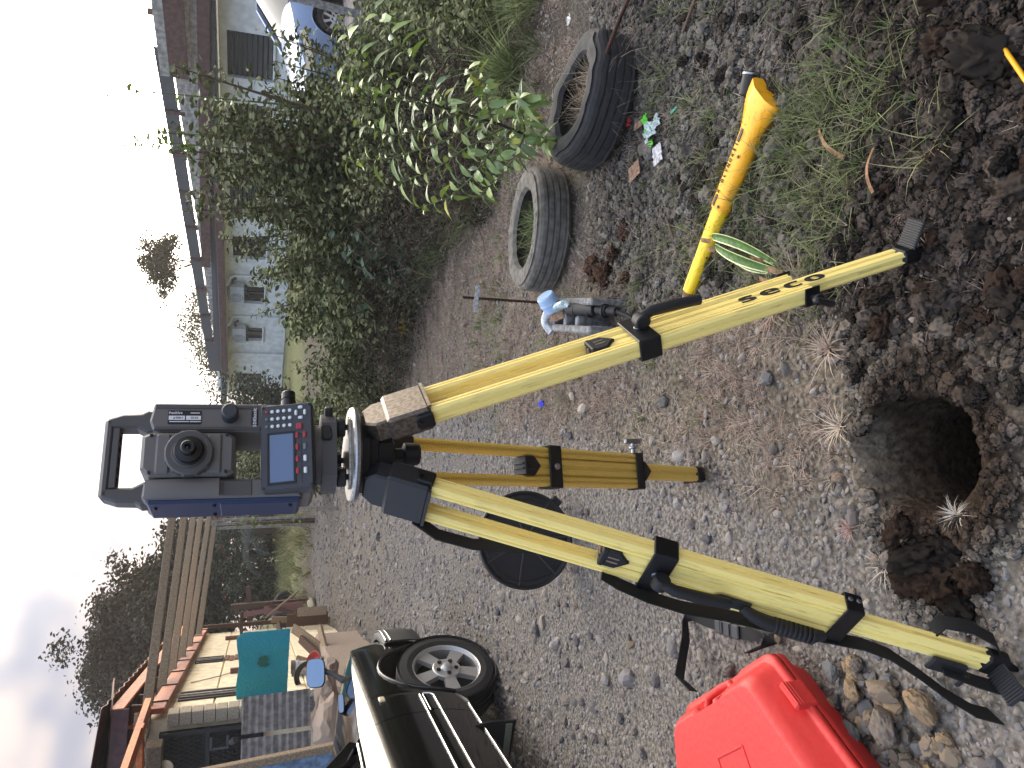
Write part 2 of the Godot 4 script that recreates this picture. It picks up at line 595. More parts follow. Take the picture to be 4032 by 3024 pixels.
		for k in range(0, idx2.size(), 3):
			var a := poly[idx2[k]]
			var b := poly[idx2[k + 1]]
			var d := poly[idx2[k + 2]]
			if (b - a).cross(d - a) < 0:
				var s := b
				b = d
				d = s
			tri(t * Vector3(a.x, a.y, 0), t * Vector3(d.x, d.y, 0), t * Vector3(b.x, b.y, 0))
		var np := poly.size()
		for k in np:
			var a := poly[k]
			var b := poly[(k + 1) % np]
			quad(t * Vector3(a.x, a.y, 0), t * Vector3(b.x, b.y, 0), t * Vector3(b.x, b.y, depth - bev), t * Vector3(a.x, a.y, depth - bev))
			if bev > 0.0:
				var fa := front[k]
				var fb := front[(k + 1) % np]
				quad(t * Vector3(a.x, a.y, depth - bev), t * Vector3(b.x, b.y, depth - bev), t * Vector3(fb.x, fb.y, depth), t * Vector3(fa.x, fa.y, depth))
		return self
	# smooth sheet from a grid of points [row][col]; thick > 0 gives it a back and edges
	func sheet(g: Array, thick := 0.0, cyclic := false) -> MB:
		var R := g.size()
		var Cn: int = g[0].size()
		var N := []
		for i in R:
			var row := []
			for j in Cn:
				var du: Vector3 = g[mini(i + 1, R - 1)][j] - g[maxi(i - 1, 0)][j]
				var j0 := (j - 1 + Cn) % Cn if cyclic else maxi(j - 1, 0)
				var j1 := (j + 1) % Cn if cyclic else mini(j + 1, Cn - 1)
				var dv: Vector3 = g[i][j1] - g[i][j0]
				row.append(dv.cross(du).normalized())
			N.append(row)
		var last := Cn if cyclic else Cn - 1
		for i in R - 1:
			for j in last:
				var j2 := (j + 1) % Cn
				trin(g[i][j], g[i][j2], g[i + 1][j2], N[i][j], N[i][j2], N[i + 1][j2])
				trin(g[i][j], g[i + 1][j2], g[i + 1][j], N[i][j], N[i + 1][j2], N[i + 1][j])
				if thick > 0.0:
					var a: Vector3 = g[i][j] - N[i][j] * thick
					var b: Vector3 = g[i][j2] - N[i][j2] * thick
					var d: Vector3 = g[i + 1][j2] - N[i + 1][j2] * thick
					var e: Vector3 = g[i + 1][j] - N[i + 1][j] * thick
					trin(a, d, b, -N[i][j], -N[i + 1][j2], -N[i][j2])
					trin(a, e, d, -N[i][j], -N[i + 1][j], -N[i + 1][j2])
					if i == 0:
						quad(a, b, g[i][j2], g[i][j])
					if i == R - 2:
						quad(g[i + 1][j], g[i + 1][j2], d, e)
					if not cyclic and j == 0:
						quad(g[i][j], g[i + 1][j], e, a)
					if not cyclic and j == last - 1:
						quad(g[i + 1][j2], g[i][j2], b, d)
		return self

func tf(p: Vector3, rx := 0.0, ry := 0.0, rz := 0.0) -> Transform3D:
	return Transform3D(Basis.from_euler(Vector3(rx, ry, rz)), p)

# a stone: icosphere pushed about by noise and cut by a few flat faces
var ico_cache := {}
func ico(level: int) -> Array:
	if ico_cache.has(level):
		return ico_cache[level]
	var g := (1.0 + sqrt(5.0)) / 2.0
	var vs := []
	for p in [[-1, g, 0], [1, g, 0], [-1, -g, 0], [1, -g, 0], [0, -1, g], [0, 1, g], [0, -1, -g], [0, 1, -g], [g, 0, -1], [g, 0, 1], [-g, 0, -1], [-g, 0, 1]]:
		vs.append(Vector3(p[0], p[1], p[2]).normalized())
	var fs := []
	for f in [[0, 11, 5], [0, 5, 1], [0, 1, 7], [0, 7, 10], [0, 10, 11], [1, 5, 9], [5, 11, 4], [11, 10, 2], [10, 7, 6], [7, 1, 8], [3, 9, 4], [3, 4, 2], [3, 2, 6], [3, 6, 8], [3, 8, 9], [4, 9, 5], [2, 4, 11], [6, 2, 10], [8, 6, 7], [9, 8, 1]]:
		fs.append([vs[f[0]], vs[f[1]], vs[f[2]]])
	for l in level:
		var nf := []
		for f in fs:
			var a: Vector3 = ((f[0] + f[1]) * 0.5).normalized()
			var b: Vector3 = ((f[1] + f[2]) * 0.5).normalized()
			var d: Vector3 = ((f[2] + f[0]) * 0.5).normalized()
			nf.append([f[0], a, d])
			nf.append([a, f[1], b])
			nf.append([d, b, f[2]])
			nf.append([a, b, d])
		fs = nf
	ico_cache[level] = fs
	return fs

func rock_mesh(level: int, m: Material, sd: int, rough := 0.25, cuts := 6, smooth := false) -> ArrayMesh:
	var r := RandomNumberGenerator.new()
	r.seed = sd
	var planes := []
	for k in cuts:
		planes.append([Vector3(r.randfn(), r.randfn(), r.randfn()).normalized(), r.randf_range(0.62, 0.9)])
	var off := r.randf() * 90.0
	var push := func(p: Vector3) -> Vector3:
		var q: Vector3 = p * (1.0 + rough * n1.get_noise_3d(p.x * 1.6 + off, p.y * 1.6, p.z * 1.6) + rough * 0.5 * n2.get_noise_3d(p.x * 4.0 + off, p.y * 4.0, p.z * 4.0))
		for pl in planes:
			var dd: float = q.dot(pl[0])
			if dd > pl[1]:
				q -= pl[0] * (dd - pl[1]) * 0.9
		return q
	var mb := MB.new()
	for f in ico(level):
		var a: Vector3 = push.call(f[0])
		var b: Vector3 = push.call(f[1])
		var d: Vector3 = push.call(f[2])
		if smooth:
			var e := 0.09
			var nn := []
			for p in f:
				var t1: Vector3 = p.cross(Vector3(0.3, 0.8, 0.5)).normalized()
				var t2: Vector3 = p.cross(t1).normalized()
				var p0: Vector3 = push.call(p)
				var pa: Vector3 = push.call((p + t1 * e).normalized())
				var pb: Vector3 = push.call((p + t2 * e).normalized())
				var q := (pa - p0).cross(pb - p0).normalized()
				nn.append(q if q.dot(p) > 0 else -q)
			mb.trin(a, b, d, nn[0], nn[1], nn[2])
		else:
			mb.tri(a, b, d)
	return mb.mesh(m)

# ---------------------------------------------------------------- ground
const HOLE := Vector2(-0.130, -1.215)

func hole_r(ang: float) -> float:
	return 0.117 + 0.008 * n1.get_noise_2d(cos(ang) * 1.3 + 4.0, sin(ang) * 1.3)

# the dug shaft: a straight lip, then walls that widen a little downwards to a floor a metre below
func shaft_point(x: float, z: float, top: float) -> Vector3:
	var dx := x - HOLE.x
	var dz := HOLE.y - z
	var a := atan2(dz, dx)
	var r := hole_r(a)
	var u := sqrt(dx * dx + dz * dz) / r
	if u >= 1.0:
		return Vector3(x, top, z)
	var rad: float
	var y: float
	if u > 0.8:
		var f := (1.0 - u) / 0.2
		rad = r * lerpf(1.0, 0.98, f)
		y = lerpf(top, -0.14, f)
	elif u > 0.4:
		var f := (0.8 - u) / 0.4
		rad = r * lerpf(0.98, 1.32, smoothstep(0.0, 0.6, f))
		y = lerpf(-0.14, -1.0, f)
	else:
		rad = r * 1.32 * u / 0.4
		y = -1.0 + 0.02 * n1.get_noise_2d(x * 30.0, z * 30.0)
	rad += 0.012 * n2.get_noise_2d(a * 2.2, y * 9.0)
	return Vector3(HOLE.x + cos(a) * rad, y, HOLE.y - sin(a) * rad)

func height(x: float, z: float) -> float:
	var D := -z
	var y := 0.5 * smoothstep(13.0, 18.5, D)
	y += 0.03 * n1.get_noise_2d(x * 0.5, z * 0.5) * smoothstep(2.0, 6.0, D)
	y += 0.012 * n1.get_noise_2d(x * 2.3 + 9.0, z * 2.3)
	# loose crumbs of dug soil on the right and in front
	var s := soil_w(x, z)
	y += s * (0.018 * n2.get_noise_2d(x * 9.0, z * 9.0) + 0.014 * absf(n1.get_noise_2d(x * 21.0, z * 21.0)))
	y += (1.0 - s) * 0.004 * n1.get_noise_2d(x * 17.0, z * 17.0)
	# heap in the near right corner, a low bank under the bushes
	y += 0.10 * exp(-(pow((x - 0.82) / 0.42, 2.0) + pow((D - 0.95) / 0.38, 2.0)))
	y += 0.16 * smoothstep(0.2, 2.2, x - 1.9 + 0.5 * (D - 3.4) - maxf(0.0, (D - 3.4)) * 0.25) * (1.0 - smoothstep(6.0, 9.0, D))
	# spoil thrown out round the hole
	var dx := x - HOLE.x
	var dz := HOLE.y - z
	var a := atan2(dz, dx)
	var d := sqrt(dx * dx + dz * dz)
	var r := hole_r(a)
	y += 0.028 * exp(-pow((d - r - 0.06) / 0.05, 2.0)) * (0.6 + 0.8 * n1.get_noise_2d(cos(a) * 2.0, sin(a) * 2.0 + 3.0))
	# broken back into a scoop on the far side
	var scoop := 0.095 * pow(maxf(0.0, sin(a)), 3.0)
	if scoop > 0.002:
		y -= 0.11 * smoothstep(r + scoop + 0.01, r, d)
	y -= 0.012 * smoothstep(r + 0.02, r, d)
	return y

func in_hole(x: float, z: float) -> bool:
	var a := atan2(HOLE.y - z, x - HOLE.x)
	return Vector2(x, z).distance_to(HOLE) < hole_r(a) + 0.02 + 0.06 * pow(maxf(0.0, sin(a)), 3.0)

func soil_w(x: float, z: float) -> float:
	var D := -z
	var nn := 0.22 * n1.get_noise_2d(x * 1.7 + 30.0, z * 1.7)
	var w := smoothstep(0.12, 0.38, x + nn + (0.25 if D < 1.45 else 0.0)) * (1.0 - smoothstep(2.3, 2.9, D + nn - x * 0.45))
	var h := Vector2(x, z).distance_to(HOLE)
	w = maxf(w, 1.0 - smoothstep(0.16, 0.27, h + nn * 0.5))
	# the lump of wet soil left of the hole
	w = maxf(w, 1.0 - smoothstep(0.7, 1.1, Vector2((x + 0.36) / 0.17, (z + 1.22) / 0.15).length() + nn))
	return w

func road_w(x: float, z: float) -> float:
	var D := -z
	var nn := 0.16 * n1.get_noise_2d(x * 1.9, z * 1.9) + 0.3 * n1.get_noise_2d(x * 0.4, z * 0.4) * smoothstep(3.0, 8.0, D)
	var edge := -0.36 + 0.028 * D - maxf(0.0, D - 7.5) * 0.20
	return (1.0 - smoothstep(edge - 0.12, edge + 0.14, x + nn)) * (1.0 - smoothstep(15.5, 17.0, D + nn * 2.0 - x * 0.2))

func ground_color(x: float, z: float) -> Color:
	var D := -z
	var a := n1.get_noise_2d(x * 1.3 + 50.0, z * 1.3) * 0.5 + 0.5
	var b := n2.get_noise_2d(x * 5.0, z * 5.0 + 20.0) * 0.5 + 0.5
	var road := Color(0.205, 0.190, 0.176).lerp(Color(0.285, 0.252, 0.215), a)
	var verge := Color(0.245, 0.200, 0.155).lerp(Color(0.175, 0.155, 0.125), b)
	var soil := Color(0.098, 0.088, 0.075).lerp(Color(0.165, 0.150, 0.128), smoothstep(0.35, 0.75, a * 0.5 + b * 0.5))
	# wetter, darker towards the dug heap in front
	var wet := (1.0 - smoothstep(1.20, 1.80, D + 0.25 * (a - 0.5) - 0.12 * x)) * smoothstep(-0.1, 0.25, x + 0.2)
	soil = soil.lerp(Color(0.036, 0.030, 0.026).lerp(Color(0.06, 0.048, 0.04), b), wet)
	var c := verge.lerp(road, road_w(x, z))
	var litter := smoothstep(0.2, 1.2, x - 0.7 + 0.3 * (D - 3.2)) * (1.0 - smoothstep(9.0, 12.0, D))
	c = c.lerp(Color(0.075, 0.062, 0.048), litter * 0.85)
	var h := Vector2(x, z).distance_to(HOLE)
	var fresh := 1.0 - smoothstep(0.17, 0.26, h + 0.06 * (b - 0.5))
	soil = soil.lerp(Color(0.062, 0.043, 0.031).lerp(Color(0.036, 0.028, 0.022), a), fresh)
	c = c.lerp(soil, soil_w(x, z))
	c = c.lerp(Color(0.26, 0.27, 0.13), smoothstep(16.0, 18.0, D) * (1.0 - smoothstep(30.0, 60.0, D)))
	c = c.lerp(Color(0.13, 0.15, 0.07), smoothstep(30.0, 60.0, D))
	return c

func axis(marks: Array) -> PackedFloat32Array:
	# marks: [from, to, step] runs, growing where the step is negative
	var out := PackedFloat32Array()
	for m in marks:
		var p: float = m[0]
		var s: float = m[2]
		while p < m[1]:
			out.append(p)
			p += s
			s *= m[3]
	out.append(marks[marks.size() - 1][1])
	return out

func build_ground() -> void:
	var zs := axis([[0.0, 0.75, 0.05, 1.0], [0.75, 3.3, 0.0115, 1.0], [3.3, 8.0, 0.03, 1.012], [8.0, 20.0, 0.2, 1.02], [20.0, 420.0, 0.6, 1.25]])
	var xr := axis([[0.0, 1.5, 0.0115, 1.0], [1.5, 4.0, 0.04, 1.03], [4.0, 12.0, 0.2, 1.05], [12.0, 300.0, 0.8, 1.3]])
	var xs := PackedFloat32Array()
	for i in range(xr.size() - 1, 0, -1):
		xs.append(-xr[i])
	xs.append_array(xr)
	var nx := xs.size()
	var nz := zs.size()
	var V := PackedVector3Array()
	var N := PackedVector3Array()
	var C := PackedColorArray()
	V.resize(nx * nz)
	N.resize(nx * nz)
	C.resize(nx * nz)
	for j in nz:
		for i in nx:
			var top := height(xs[i], -zs[j])
			V[j * nx + i] = shaft_point(xs[i], -zs[j], top) if absf(xs[i] - HOLE.x) < 0.2 and absf(-zs[j] - HOLE.y) < 0.2 else Vector3(xs[i], top, -zs[j])
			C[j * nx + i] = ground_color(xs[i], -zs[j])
	for j in nz:
		for i in nx:
			var l := V[j * nx + maxi(i - 1, 0)]
			var r := V[j * nx + mini(i + 1, nx - 1)]
			var u := V[maxi(j - 1, 0) * nx + i]
			var d := V[mini(j + 1, nz - 1) * nx + i]
			N[j * nx + i] = (r - l).cross(d - u).normalized()
	var I := PackedInt32Array()
	for j in nz - 1:
		for i in nx - 1:
			var a := j * nx + i
			I.append_array([a, a + nx, a + 1, a + 1, a + nx, a + nx + 1])
	# rows run away from the camera: (right) x (away) points up
	var arr := []
	arr.resize(Mesh.ARRAY_MAX)
	arr[Mesh.ARRAY_VERTEX] = V
	arr[Mesh.ARRAY_NORMAL] = N
	arr[Mesh.ARRAY_COLOR] = C
	arr[Mesh.ARRAY_INDEX] = I
	var am := ArrayMesh.new()
	am.add_surface_from_arrays(Mesh.PRIMITIVE_TRIANGLES, arr)
	am.surface_set_material(0, M.ground)
	var o := MeshInstance3D.new()
	o.mesh = am
	o.name = numbered("ground")
	o.set_meta("kind", "structure")
	add_child(o)
	# the ground behind the camera, so that the place goes on
	var mb := MB.new()
	mb.colored = true
	mb.col = Color(0.2, 0.17, 0.14)
	mb.quad(Vector3(-300, -0.004, 120), Vector3(300, -0.004, 120), Vector3(300, -0.004, 0), Vector3(-300, -0.004, 0))
	struct_obj("ground", mb, M.ground)

func ground_at(x: float, z: float) -> Vector3:
	return Vector3(x, height(x, z), z)

# ---------------------------------------------------------------- stones, clods, grass
func blade_tuft(sd: int, count: int, spread: float, tall: float, wide: float, m: Material, lie := 0.6) -> ArrayMesh:
	var r := RandomNumberGenerator.new()
	r.seed = sd
	var mb := MB.new()
	for k in count:
		var a := r.randf() * TAU
		var out := Vector3(cos(a), 0, sin(a))
		var side := Vector3(-sin(a), 0, cos(a)).rotated(out, r.randf_range(-0.7, 0.7))
		var p := out * r.randf() * spread * 0.4
		var lean := r.randf_range(0.15, lie)
		var h := tall * r.randf_range(0.45, 1.0)
		var w := wide * r.randf_range(0.7, 1.2)
		var kink := r.randf_range(-0.7, 0.7)
		var pts := []
		for s in 4:
			var f := s / 3.0
			pts.append(p + out * h * (lean * f + 0.4 * lean * f * f) + side * h * kink * f * f + Vector3.UP * h * maxf(f - 0.55 * lean * f * f, 0.06 * f))
		for s in 3:
			var w0 := w * (1.0 - s / 3.0) * 0.5
			var w1 := w * (1.0 - (s + 1) / 3.0) * 0.5
			mb.tri(pts[s] - side * w0, pts[s] + side * w0, pts[s + 1] + side * w1)
			if s < 2:
				mb.tri(pts[s] - side * w0, pts[s + 1] + side * w1, pts[s + 1] - side * w1)
	return mb.mesh(m)

func build_ground_cover() -> void:
	var stone := rock_mesh(1, M.stone, 3, 0.3, 6)
	var clod := rock_mesh(2, M.soil_clod, 9, 0.5, 2, true)
	# gravel of the drive: thins out where the verge begins
	var xs := []
	var cs := []
	for pass_ in [[0.75, 3.4, 13000, 0.0050], [3.2, 8.5, 22000, 0.0085], [8.5, 17.0, 14000, 0.016]]:
		for k in pass_[2]:
			var D: float = pass_[0] + (pass_[1] - pass_[0]) * pow(rng.randf(), 0.8)
			var x := rf(-0.62 * D - 0.3, 0.35)
			var z := -D
			var keep := road_w(x, z) * (0.45 + 0.9 * smoothstep(-0.25, 0.35, n1.get_noise_2d(x * 1.6 + 70.0, z * 1.6)))
			if rng.randf() > keep + 0.05 or Vector2(x, z).distance_to(HOLE) < 0.2:
				continue
			var s: float = pass_[3] * exp(rng.randfn() * 0.5)
			xs.append(stone_at(x, z, s, 0.48))
			var g := rf(0.68, 1.16)
			var hue := rng.randf()
			cs.append((Color(0.195, 0.182, 0.172) * g).lerp(Color(0.25, 0.212, 0.172) * g, hue * hue))
	copies("gravel", stone, xs, cs)
	# crumbs of dug soil
	xs = []
	cs = []
	for k in 30000:
		var D := rf(0.72, 3.0)
		var x := rf(-0.6, 0.62 * D + 0.25)
		var z := -D
		if rng.randf() > soil_w(x, z) or in_hole(x, z):
			continue
		var s := 0.006 * exp(rng.randfn() * 0.5)
		xs.append(stone_at(x, z, s))
		cs.append(clod_color(x, z))
	copies("soil_crumbs", clod, xs, cs)
	# chips and crumbs in the verge
	xs = []
	cs = []
	for k in 9000:
		var D := rf(1.2, 5.5)
		var x := rf(-0.4, 0.6 * D)
		if soil_w(x, -D) > 0.5 or in_hole(x, -D):
			continue
		xs.append(stone_at(x, -D, 0.0055 * exp(rng.randfn() * 0.45)))
		cs.append(Color(0.17, 0.15, 0.13) * rf(0.6, 1.5))
	copies("verge_chips", stone, xs, cs)
	# dry grass
	var dry := blade_tuft(2, 18, 0.09, 0.042, 0.0026, M.blade, 1.2)
	xs = []
	cs = []
	for k in 30000:
		var D := 1.0 + 7.0 * pow(rng.randf(), 0.9)
		var x := rf(-0.7, 0.55 * D + 0.4)
		var z := -D
		var w := 1.0 - road_w(x, z)
		w *= smoothstep(-0.12, 0.2, n1.get_noise_2d(x * 2.3 + 11.0, z * 2.3) + 0.12 * smoothstep(1.6, 3.0, D))
		w *= 1.0 - 0.8 * soil_w(x, z)
		if D < 1.5:
			w *= 0.35
		if rng.randf() > w or Vector2(x, z).distance_to(HOLE) < 0.26:
			continue
		xs.append(tuft_at(x, z, rf(0.45, 1.15)))
		var g := rf(0.55, 1.25)
		cs.append((Color(0.40, 0.32, 0.24) * g).lerp(Color(0.30, 0.21, 0.175) * g, rng.randf()))
	copies("dry_grass", dry, xs, cs)
	# strands of straw lying about
	var straw := blade_tuft(5, 8, 0.12, 0.045, 0.0022, M.blade, 1.7)
	xs = []
	cs = []
	for k in 7500:
		var D := rf(0.95, 4.8)
		var x := rf(-0.35, 0.58 * D)
		var z := -D
		if rng.randf() < road_w(x, z) * 0.97 or Vector2(x, z).distance_to(HOLE) < 0.3 or (D < 1.45 and rng.randf() < 0.85) or rng.randf() < soil_w(x, z) * 0.6 or n2.get_noise_2d(x * 2.0, z * 2.0) < 0.02:
			continue
		xs.append(tuft_at(x, z, rf(0.4, 1.0), 0.35))
		cs.append(Color(0.46, 0.37, 0.28) * rf(0.45, 1.2))
	copies("straw", straw, xs, cs)
	# green grass: round the yellow pole, on the right and inside the tyres
	var green := blade_tuft(8, 12, 0.05, 0.13, 0.0042, M.blade, 1.1)
	xs = []
	cs = []
	var lush := false
	for p in [[0.52, -1.72, 0.27, 130], [0.40, -1.62, 0.2, 40], [0.66, -1.52, 0.2, 70], [0.62, -1.3, 0.2, 18], [0.9, -1.5, 0.3, 16], [0.45, -2.05, 0.2, 24], [0.75, -2.3, 0.3, 30], [1.05, -2.1, 0.35, 26], [0.9, -1.2, 0.3, 10], [0.30, -2.3, 0.25, 20], [0.745, -3.40, 0.15, 90], [1.14, -2.95, 0.2, 40], [0.1, -4.4, 0.45, 46], [0.2, -3.3, 0.3, 30], [0.5, -4.4, 0.4, 40], [0.0, -2.2, 0.3, 14], [1.45, -2.0, 0.25, 30]]:
		for k in p[3]:
			var a := rng.randf() * TAU
			var q: float = p[2] * sqrt(rng.randf()) * 1.1
			var x: float = p[0] + cos(a) * q
			var z: float = p[1] + sin(a) * q
			lush = p[2] == 0.15
			xs.append(tuft_at(x, z, rf(0.4, 0.95) * (2.0 if lush else 1.0)))
			var g := rf(0.6, 1.25)
			cs.append((Color(0.13, 0.175, 0.06) * g).lerp(Color(0.25, 0.24, 0.12) * g, pow(rng.randf(), 1.2)))
	copies("green_grass", green, xs, cs)
	# tall grass at the foot of the bushes on the right and along the bank
	xs = []
	cs = []
	for k in 900:
		var D := rf(3.6, 7.5)
		var x := rf(0.6, 0.62 * D + 0.5)
		if x < 0.9 + (5.4 - D) * 0.25 + 0.2 * n1.get_noise_2d(D, x):
			continue
		xs.append(tuft_at(x, -D, rf(1.0, 2.6)))
		var g := rf(0.5, 1.2)
		cs.append((Color(0.11, 0.15, 0.05) * g).lerp(Color(0.24, 0.22, 0.12) * g, rng.randf()))
	copies("bank_grass", green, xs, cs)
	# grass on the rise at the end of the drive
	xs = []
	cs = []
	for k in 1500:
		var D := rf(15.5, 26.0)
		var x := rf(-9.5, -0.5)
		if road_w(x, -D) > 0.3:
			continue
		xs.append(tuft_at(x, -D, rf(2.0, 4.5)))
		cs.append(Color(0.20, 0.22, 0.07).lerp(Color(0.30, 0.26, 0.14), rng.randf()) * rf(0.6, 1.1))
	copies("rise_grass", green, xs, cs)
	single_stones()

func clod_color(x: float, z: float) -> Color:
	var c := ground_color(x, z) * rf(0.6, 1.4)
	return c.lerp(Color(0.085, 0.06, 0.045), 0.3 * rng.randf() * rng.randf())

func stone_at(x: float, z: float, s: float, sink := 0.25) -> Transform3D:
	var b := Basis.from_euler(Vector3(rf(-0.6, 0.6), rng.randf() * TAU, rf(-0.6, 0.6)))
	b = b * Basis.from_scale(Vector3(rf(0.8, 1.35), rf(0.5, 0.9), rf(0.75, 1.15)) * s)
	return Transform3D(b, Vector3(x, height(x, z) + s * (0.5 - sink), z))

func tuft_at(x: float, z: float, s: float, flat := 1.0) -> Transform3D:
	var b := Basis.from_euler(Vector3(rf(-0.25, 0.25), rng.randf() * TAU, rf(-0.25, 0.25))) * Basis.from_scale(Vector3(s, s * flat, s))
	return Transform3D(b, Vector3(x, height(x, z) - 0.002, z))

func tinted(base: String, col: Color, i: int) -> StandardMaterial3D:
	var key := "%s_tone_%d" % [base, i]
	if not M.has(key):
		var m: StandardMaterial3D = M[base].duplicate()
		m.albedo_color = col
		m.resource_name = key
		M[key] = m
	return M[key]

func one_stone(called: String, mesh: Mesh, xf: Transform3D, m: Material, label: String, category: String, group: String) -> void:
	var o := MeshInstance3D.new()
	o.mesh = mesh
	o.material_override = m
	o.name = numbered(called)
	o.transform = xf
	add_child(o)
	tag(o, label, category, group)

func single_stones() -> void:
	var shapes := []
	for k in 6:
		shapes.append(rock_mesh(2, M.stone_single_a, 40 + k, 0.28, 7))
	var lumps := []
	for k in 6:
		lumps.append(rock_mesh(3, M.clod_single_a, 60 + k, 0.62, 3, true))
	var cob := []
	for k in 7:
		cob.append(rock_mesh(3, M.stone_single_a, 80 + k, 0.22, 7, true))
	var tones := [Color(0.46, 0.44, 0.445), Color(0.51, 0.475, 0.45), Color(0.40, 0.39, 0.40), Color(0.54, 0.48, 0.42)]
	# stones lying loose on the drive
	for k in 150:
		var D := 0.95 + 3.6 * pow(rng.randf(), 1.2)
		var x := rf(-0.5 * D - 0.2, 0.1)
		if road_w(x, -D) < 0.35 or Vector2(x, -D).distance_to(HOLE) < 0.22:
			continue
		var s := rf(0.009, 0.019) * (1.0 + D * 0.12)
		var q := rng.randi() % 4
		one_stone("loose_stone", shapes[rng.randi() % 6], stone_at(x, -D, s), tinted("stone_single_a", tones[q], q), "small grey stone lying loose on the gravel drive", "stone", "stones lying loose on the drive")
	# lumps of dug soil on the right
	var soils := [Color(0.205, 0.185, 0.17), Color(0.245, 0.225, 0.205), Color(0.17, 0.155, 0.145), Color(0.235, 0.19, 0.165)]
	var made := 0
	while made < 230:
		var D := 0.74 + 1.5 * pow(rng.randf(), 1.5)
		var x := rf(-0.1, 0.6 * D + 0.15)
		if soil_w(x, -D) < 0.5 or in_hole(x, -D) or Vector2(x, -D).distance_to(Vector2(0.32, -1.25)) < 0.05:
			continue
		made += 1
		var s := rf(0.011, 0.026) * (1.5 if D < 1.15 and x > 0.15 and rng.randf() < 0.4 else 1.0)
		var q := rng.randi() % 4 if D < 1.6 else 1
		one_stone("soil_lump", lumps[rng.randi() % 6], stone_at(x, -D, s), tinted("clod_single_a", soils[q], q), "dark lump of soil in the loose dug earth on the right", "soil lump", "lumps of dug soil round the hole and the tripod foot")
	# the big weathered clods
	var big := [[0.62, -1.02, 0.062, "large crumbly grey clod of soil in the near right corner"], [0.80, -1.12, 0.05, "grey crumbly clod behind the largest clods on the heap"], [0.72, -0.86, 0.07, "largest dark boulder of soil at the near right edge"], [0.95, -0.98, 0.055, "pale grey stone on the heap at the far right edge"], [0.50, -0.93, 0.045, "rounded dark lump beside the ribbed tripod pedal, nearest the camera"], [0.88, -1.25, 0.042, "tan stone poking out of the dug heap"], [0.20, -1.05, 0.036, "brown lump of soil between the hole and the tripod foot"], [0.14, -1.33, 0.034, "reddish brown lump on the rim behind the hole"]]
	for b in big:
		one_stone("soil_clod", lumps[rng.randi() % 6], stone_at(b[0], b[1], b[2], 0.3), tinted("clod_single_a", soils[0 if b[2] > 0.05 else 3], 0 if b[2] > 0.05 else 3), b[3], "clod", "")
	# lump of wet brown soil left of the hole
	for p in [[-0.35, -1.22, 0.05], [-0.39, -1.17, 0.045], [-0.33, -1.16, 0.04], [-0.40, -1.25, 0.045], [-0.30, -1.25, 0.035], [-0.43, -1.14, 0.032], [-0.36, -1.10, 0.03]]:
		var q := 3 if rng.randf() < 0.4 else 2
		one_stone("wet_lump", lumps[rng.randi() % 6], stone_at(p[0], p[1], p[2], 0.2), tinted("clod_single_a", soils[q] * (1.0 if q == 2 else 0.9), 10 + q), "%s lump of dark wet soil in the clump left of the hole" % ["largest", "nearest big", "inner", "leftmost", "farthest", "lower left", "nearest the camera"][taken.get("wet_lump", 0)], "soil lump", "lumps of wet soil left of the hole")
	# reddish clods beside the block
	for p in [[0.46, -2.80, 0.045], [0.53, -2.72, 0.04], [0.60, -2.62, 0.035], [0.42, -2.62, 0.03], [0.50, -2.90, 0.05]]:
		one_stone("red_clod", lumps[rng.randi() % 6], stone_at(p[0], p[1], p[2], 0.2), tinted("clod_single_a", Color(0.34, 0.265, 0.22), 20), "reddish brown clod between the concrete block and the tyre", "soil lump", "reddish clods beside the concrete block")
	# the heap of river cobbles by the red case
	var cols := [Color(0.56, 0.50, 0.43), Color(0.50, 0.46, 0.42), Color(0.46, 0.46, 0.46), Color(0.62, 0.53, 0.42), Color(0.43, 0.40, 0.37)]
	var named := [[-0.70, -1.40, 0.038, 3, "tan cobble at the far end of the cobble heap, nearest the red case strap"], [-0.66, -1.30, 0.044, 0, "rounded brown cobble with a dented top at the middle of the heap"], [-0.735, -1.29, 0.058, 1, "long pale brown cobble, the largest of the heap"], [-0.655, -1.20, 0.050, 3, "yellowish cobble with a cream streak beside the largest one"], [-0.80, -1.40, 0.040, 2, "grey angular cobble next to the red case"], [-0.60, -1.16, 0.032, 2, "smooth round grey cobble at the right side of the heap"], [-0.80, -1.22, 0.04, 4, "dark round cobble at the near side of the heap"], [-0.76, -1.47, 0.02, 3, "small orange brown pebble at the far left of the heap"], [-0.58, -1.33, 0.030, 2, "pale grey cobble lying apart, under the black strap"], [-0.68, -1.47, 0.036, 2, "flat grey stone just behind the heap of cobbles"]]
	for p in named:
		var b := Basis.from_euler(Vector3(rf(-0.3, 0.3), 0.9 + rf(-0.4, 0.4), rf(-0.3, 0.3))) * Basis.from_scale(Vector3(1.3, 0.72, 0.9) * p[2] * 0.62)
		one_stone("cobble", cob[rng.randi() % 7], Transform3D(b, Vector3(p[0], height(p[0], p[1]) + p[2] * 0.42 + 0.012, p[1])), tinted("stone_single_a", cols[p[3]], 30 + p[3]), p[4], "cobble", "cobbles heaped beside the red case")
	for k in 130:
		var u := rf(-1, 1)
		var w := rf(-1, 1)
		if u * u + w * w > 1.0:
			continue
		var x := -0.745 + u * 0.085 - w * 0.07
		var z := -1.27 + w * 0.19 + u * 0.03
		var s := rf(0.010, 0.023)
		var q := rng.randi() % 5
		one_stone("cobble", cob[rng.randi() % 7], stone_at(x, z, s, 0.0), tinted("stone_single_a", cols[q], 30 + q), "river cobble in the heap beside the red case", "cobble", "cobbles heaped beside the red case")
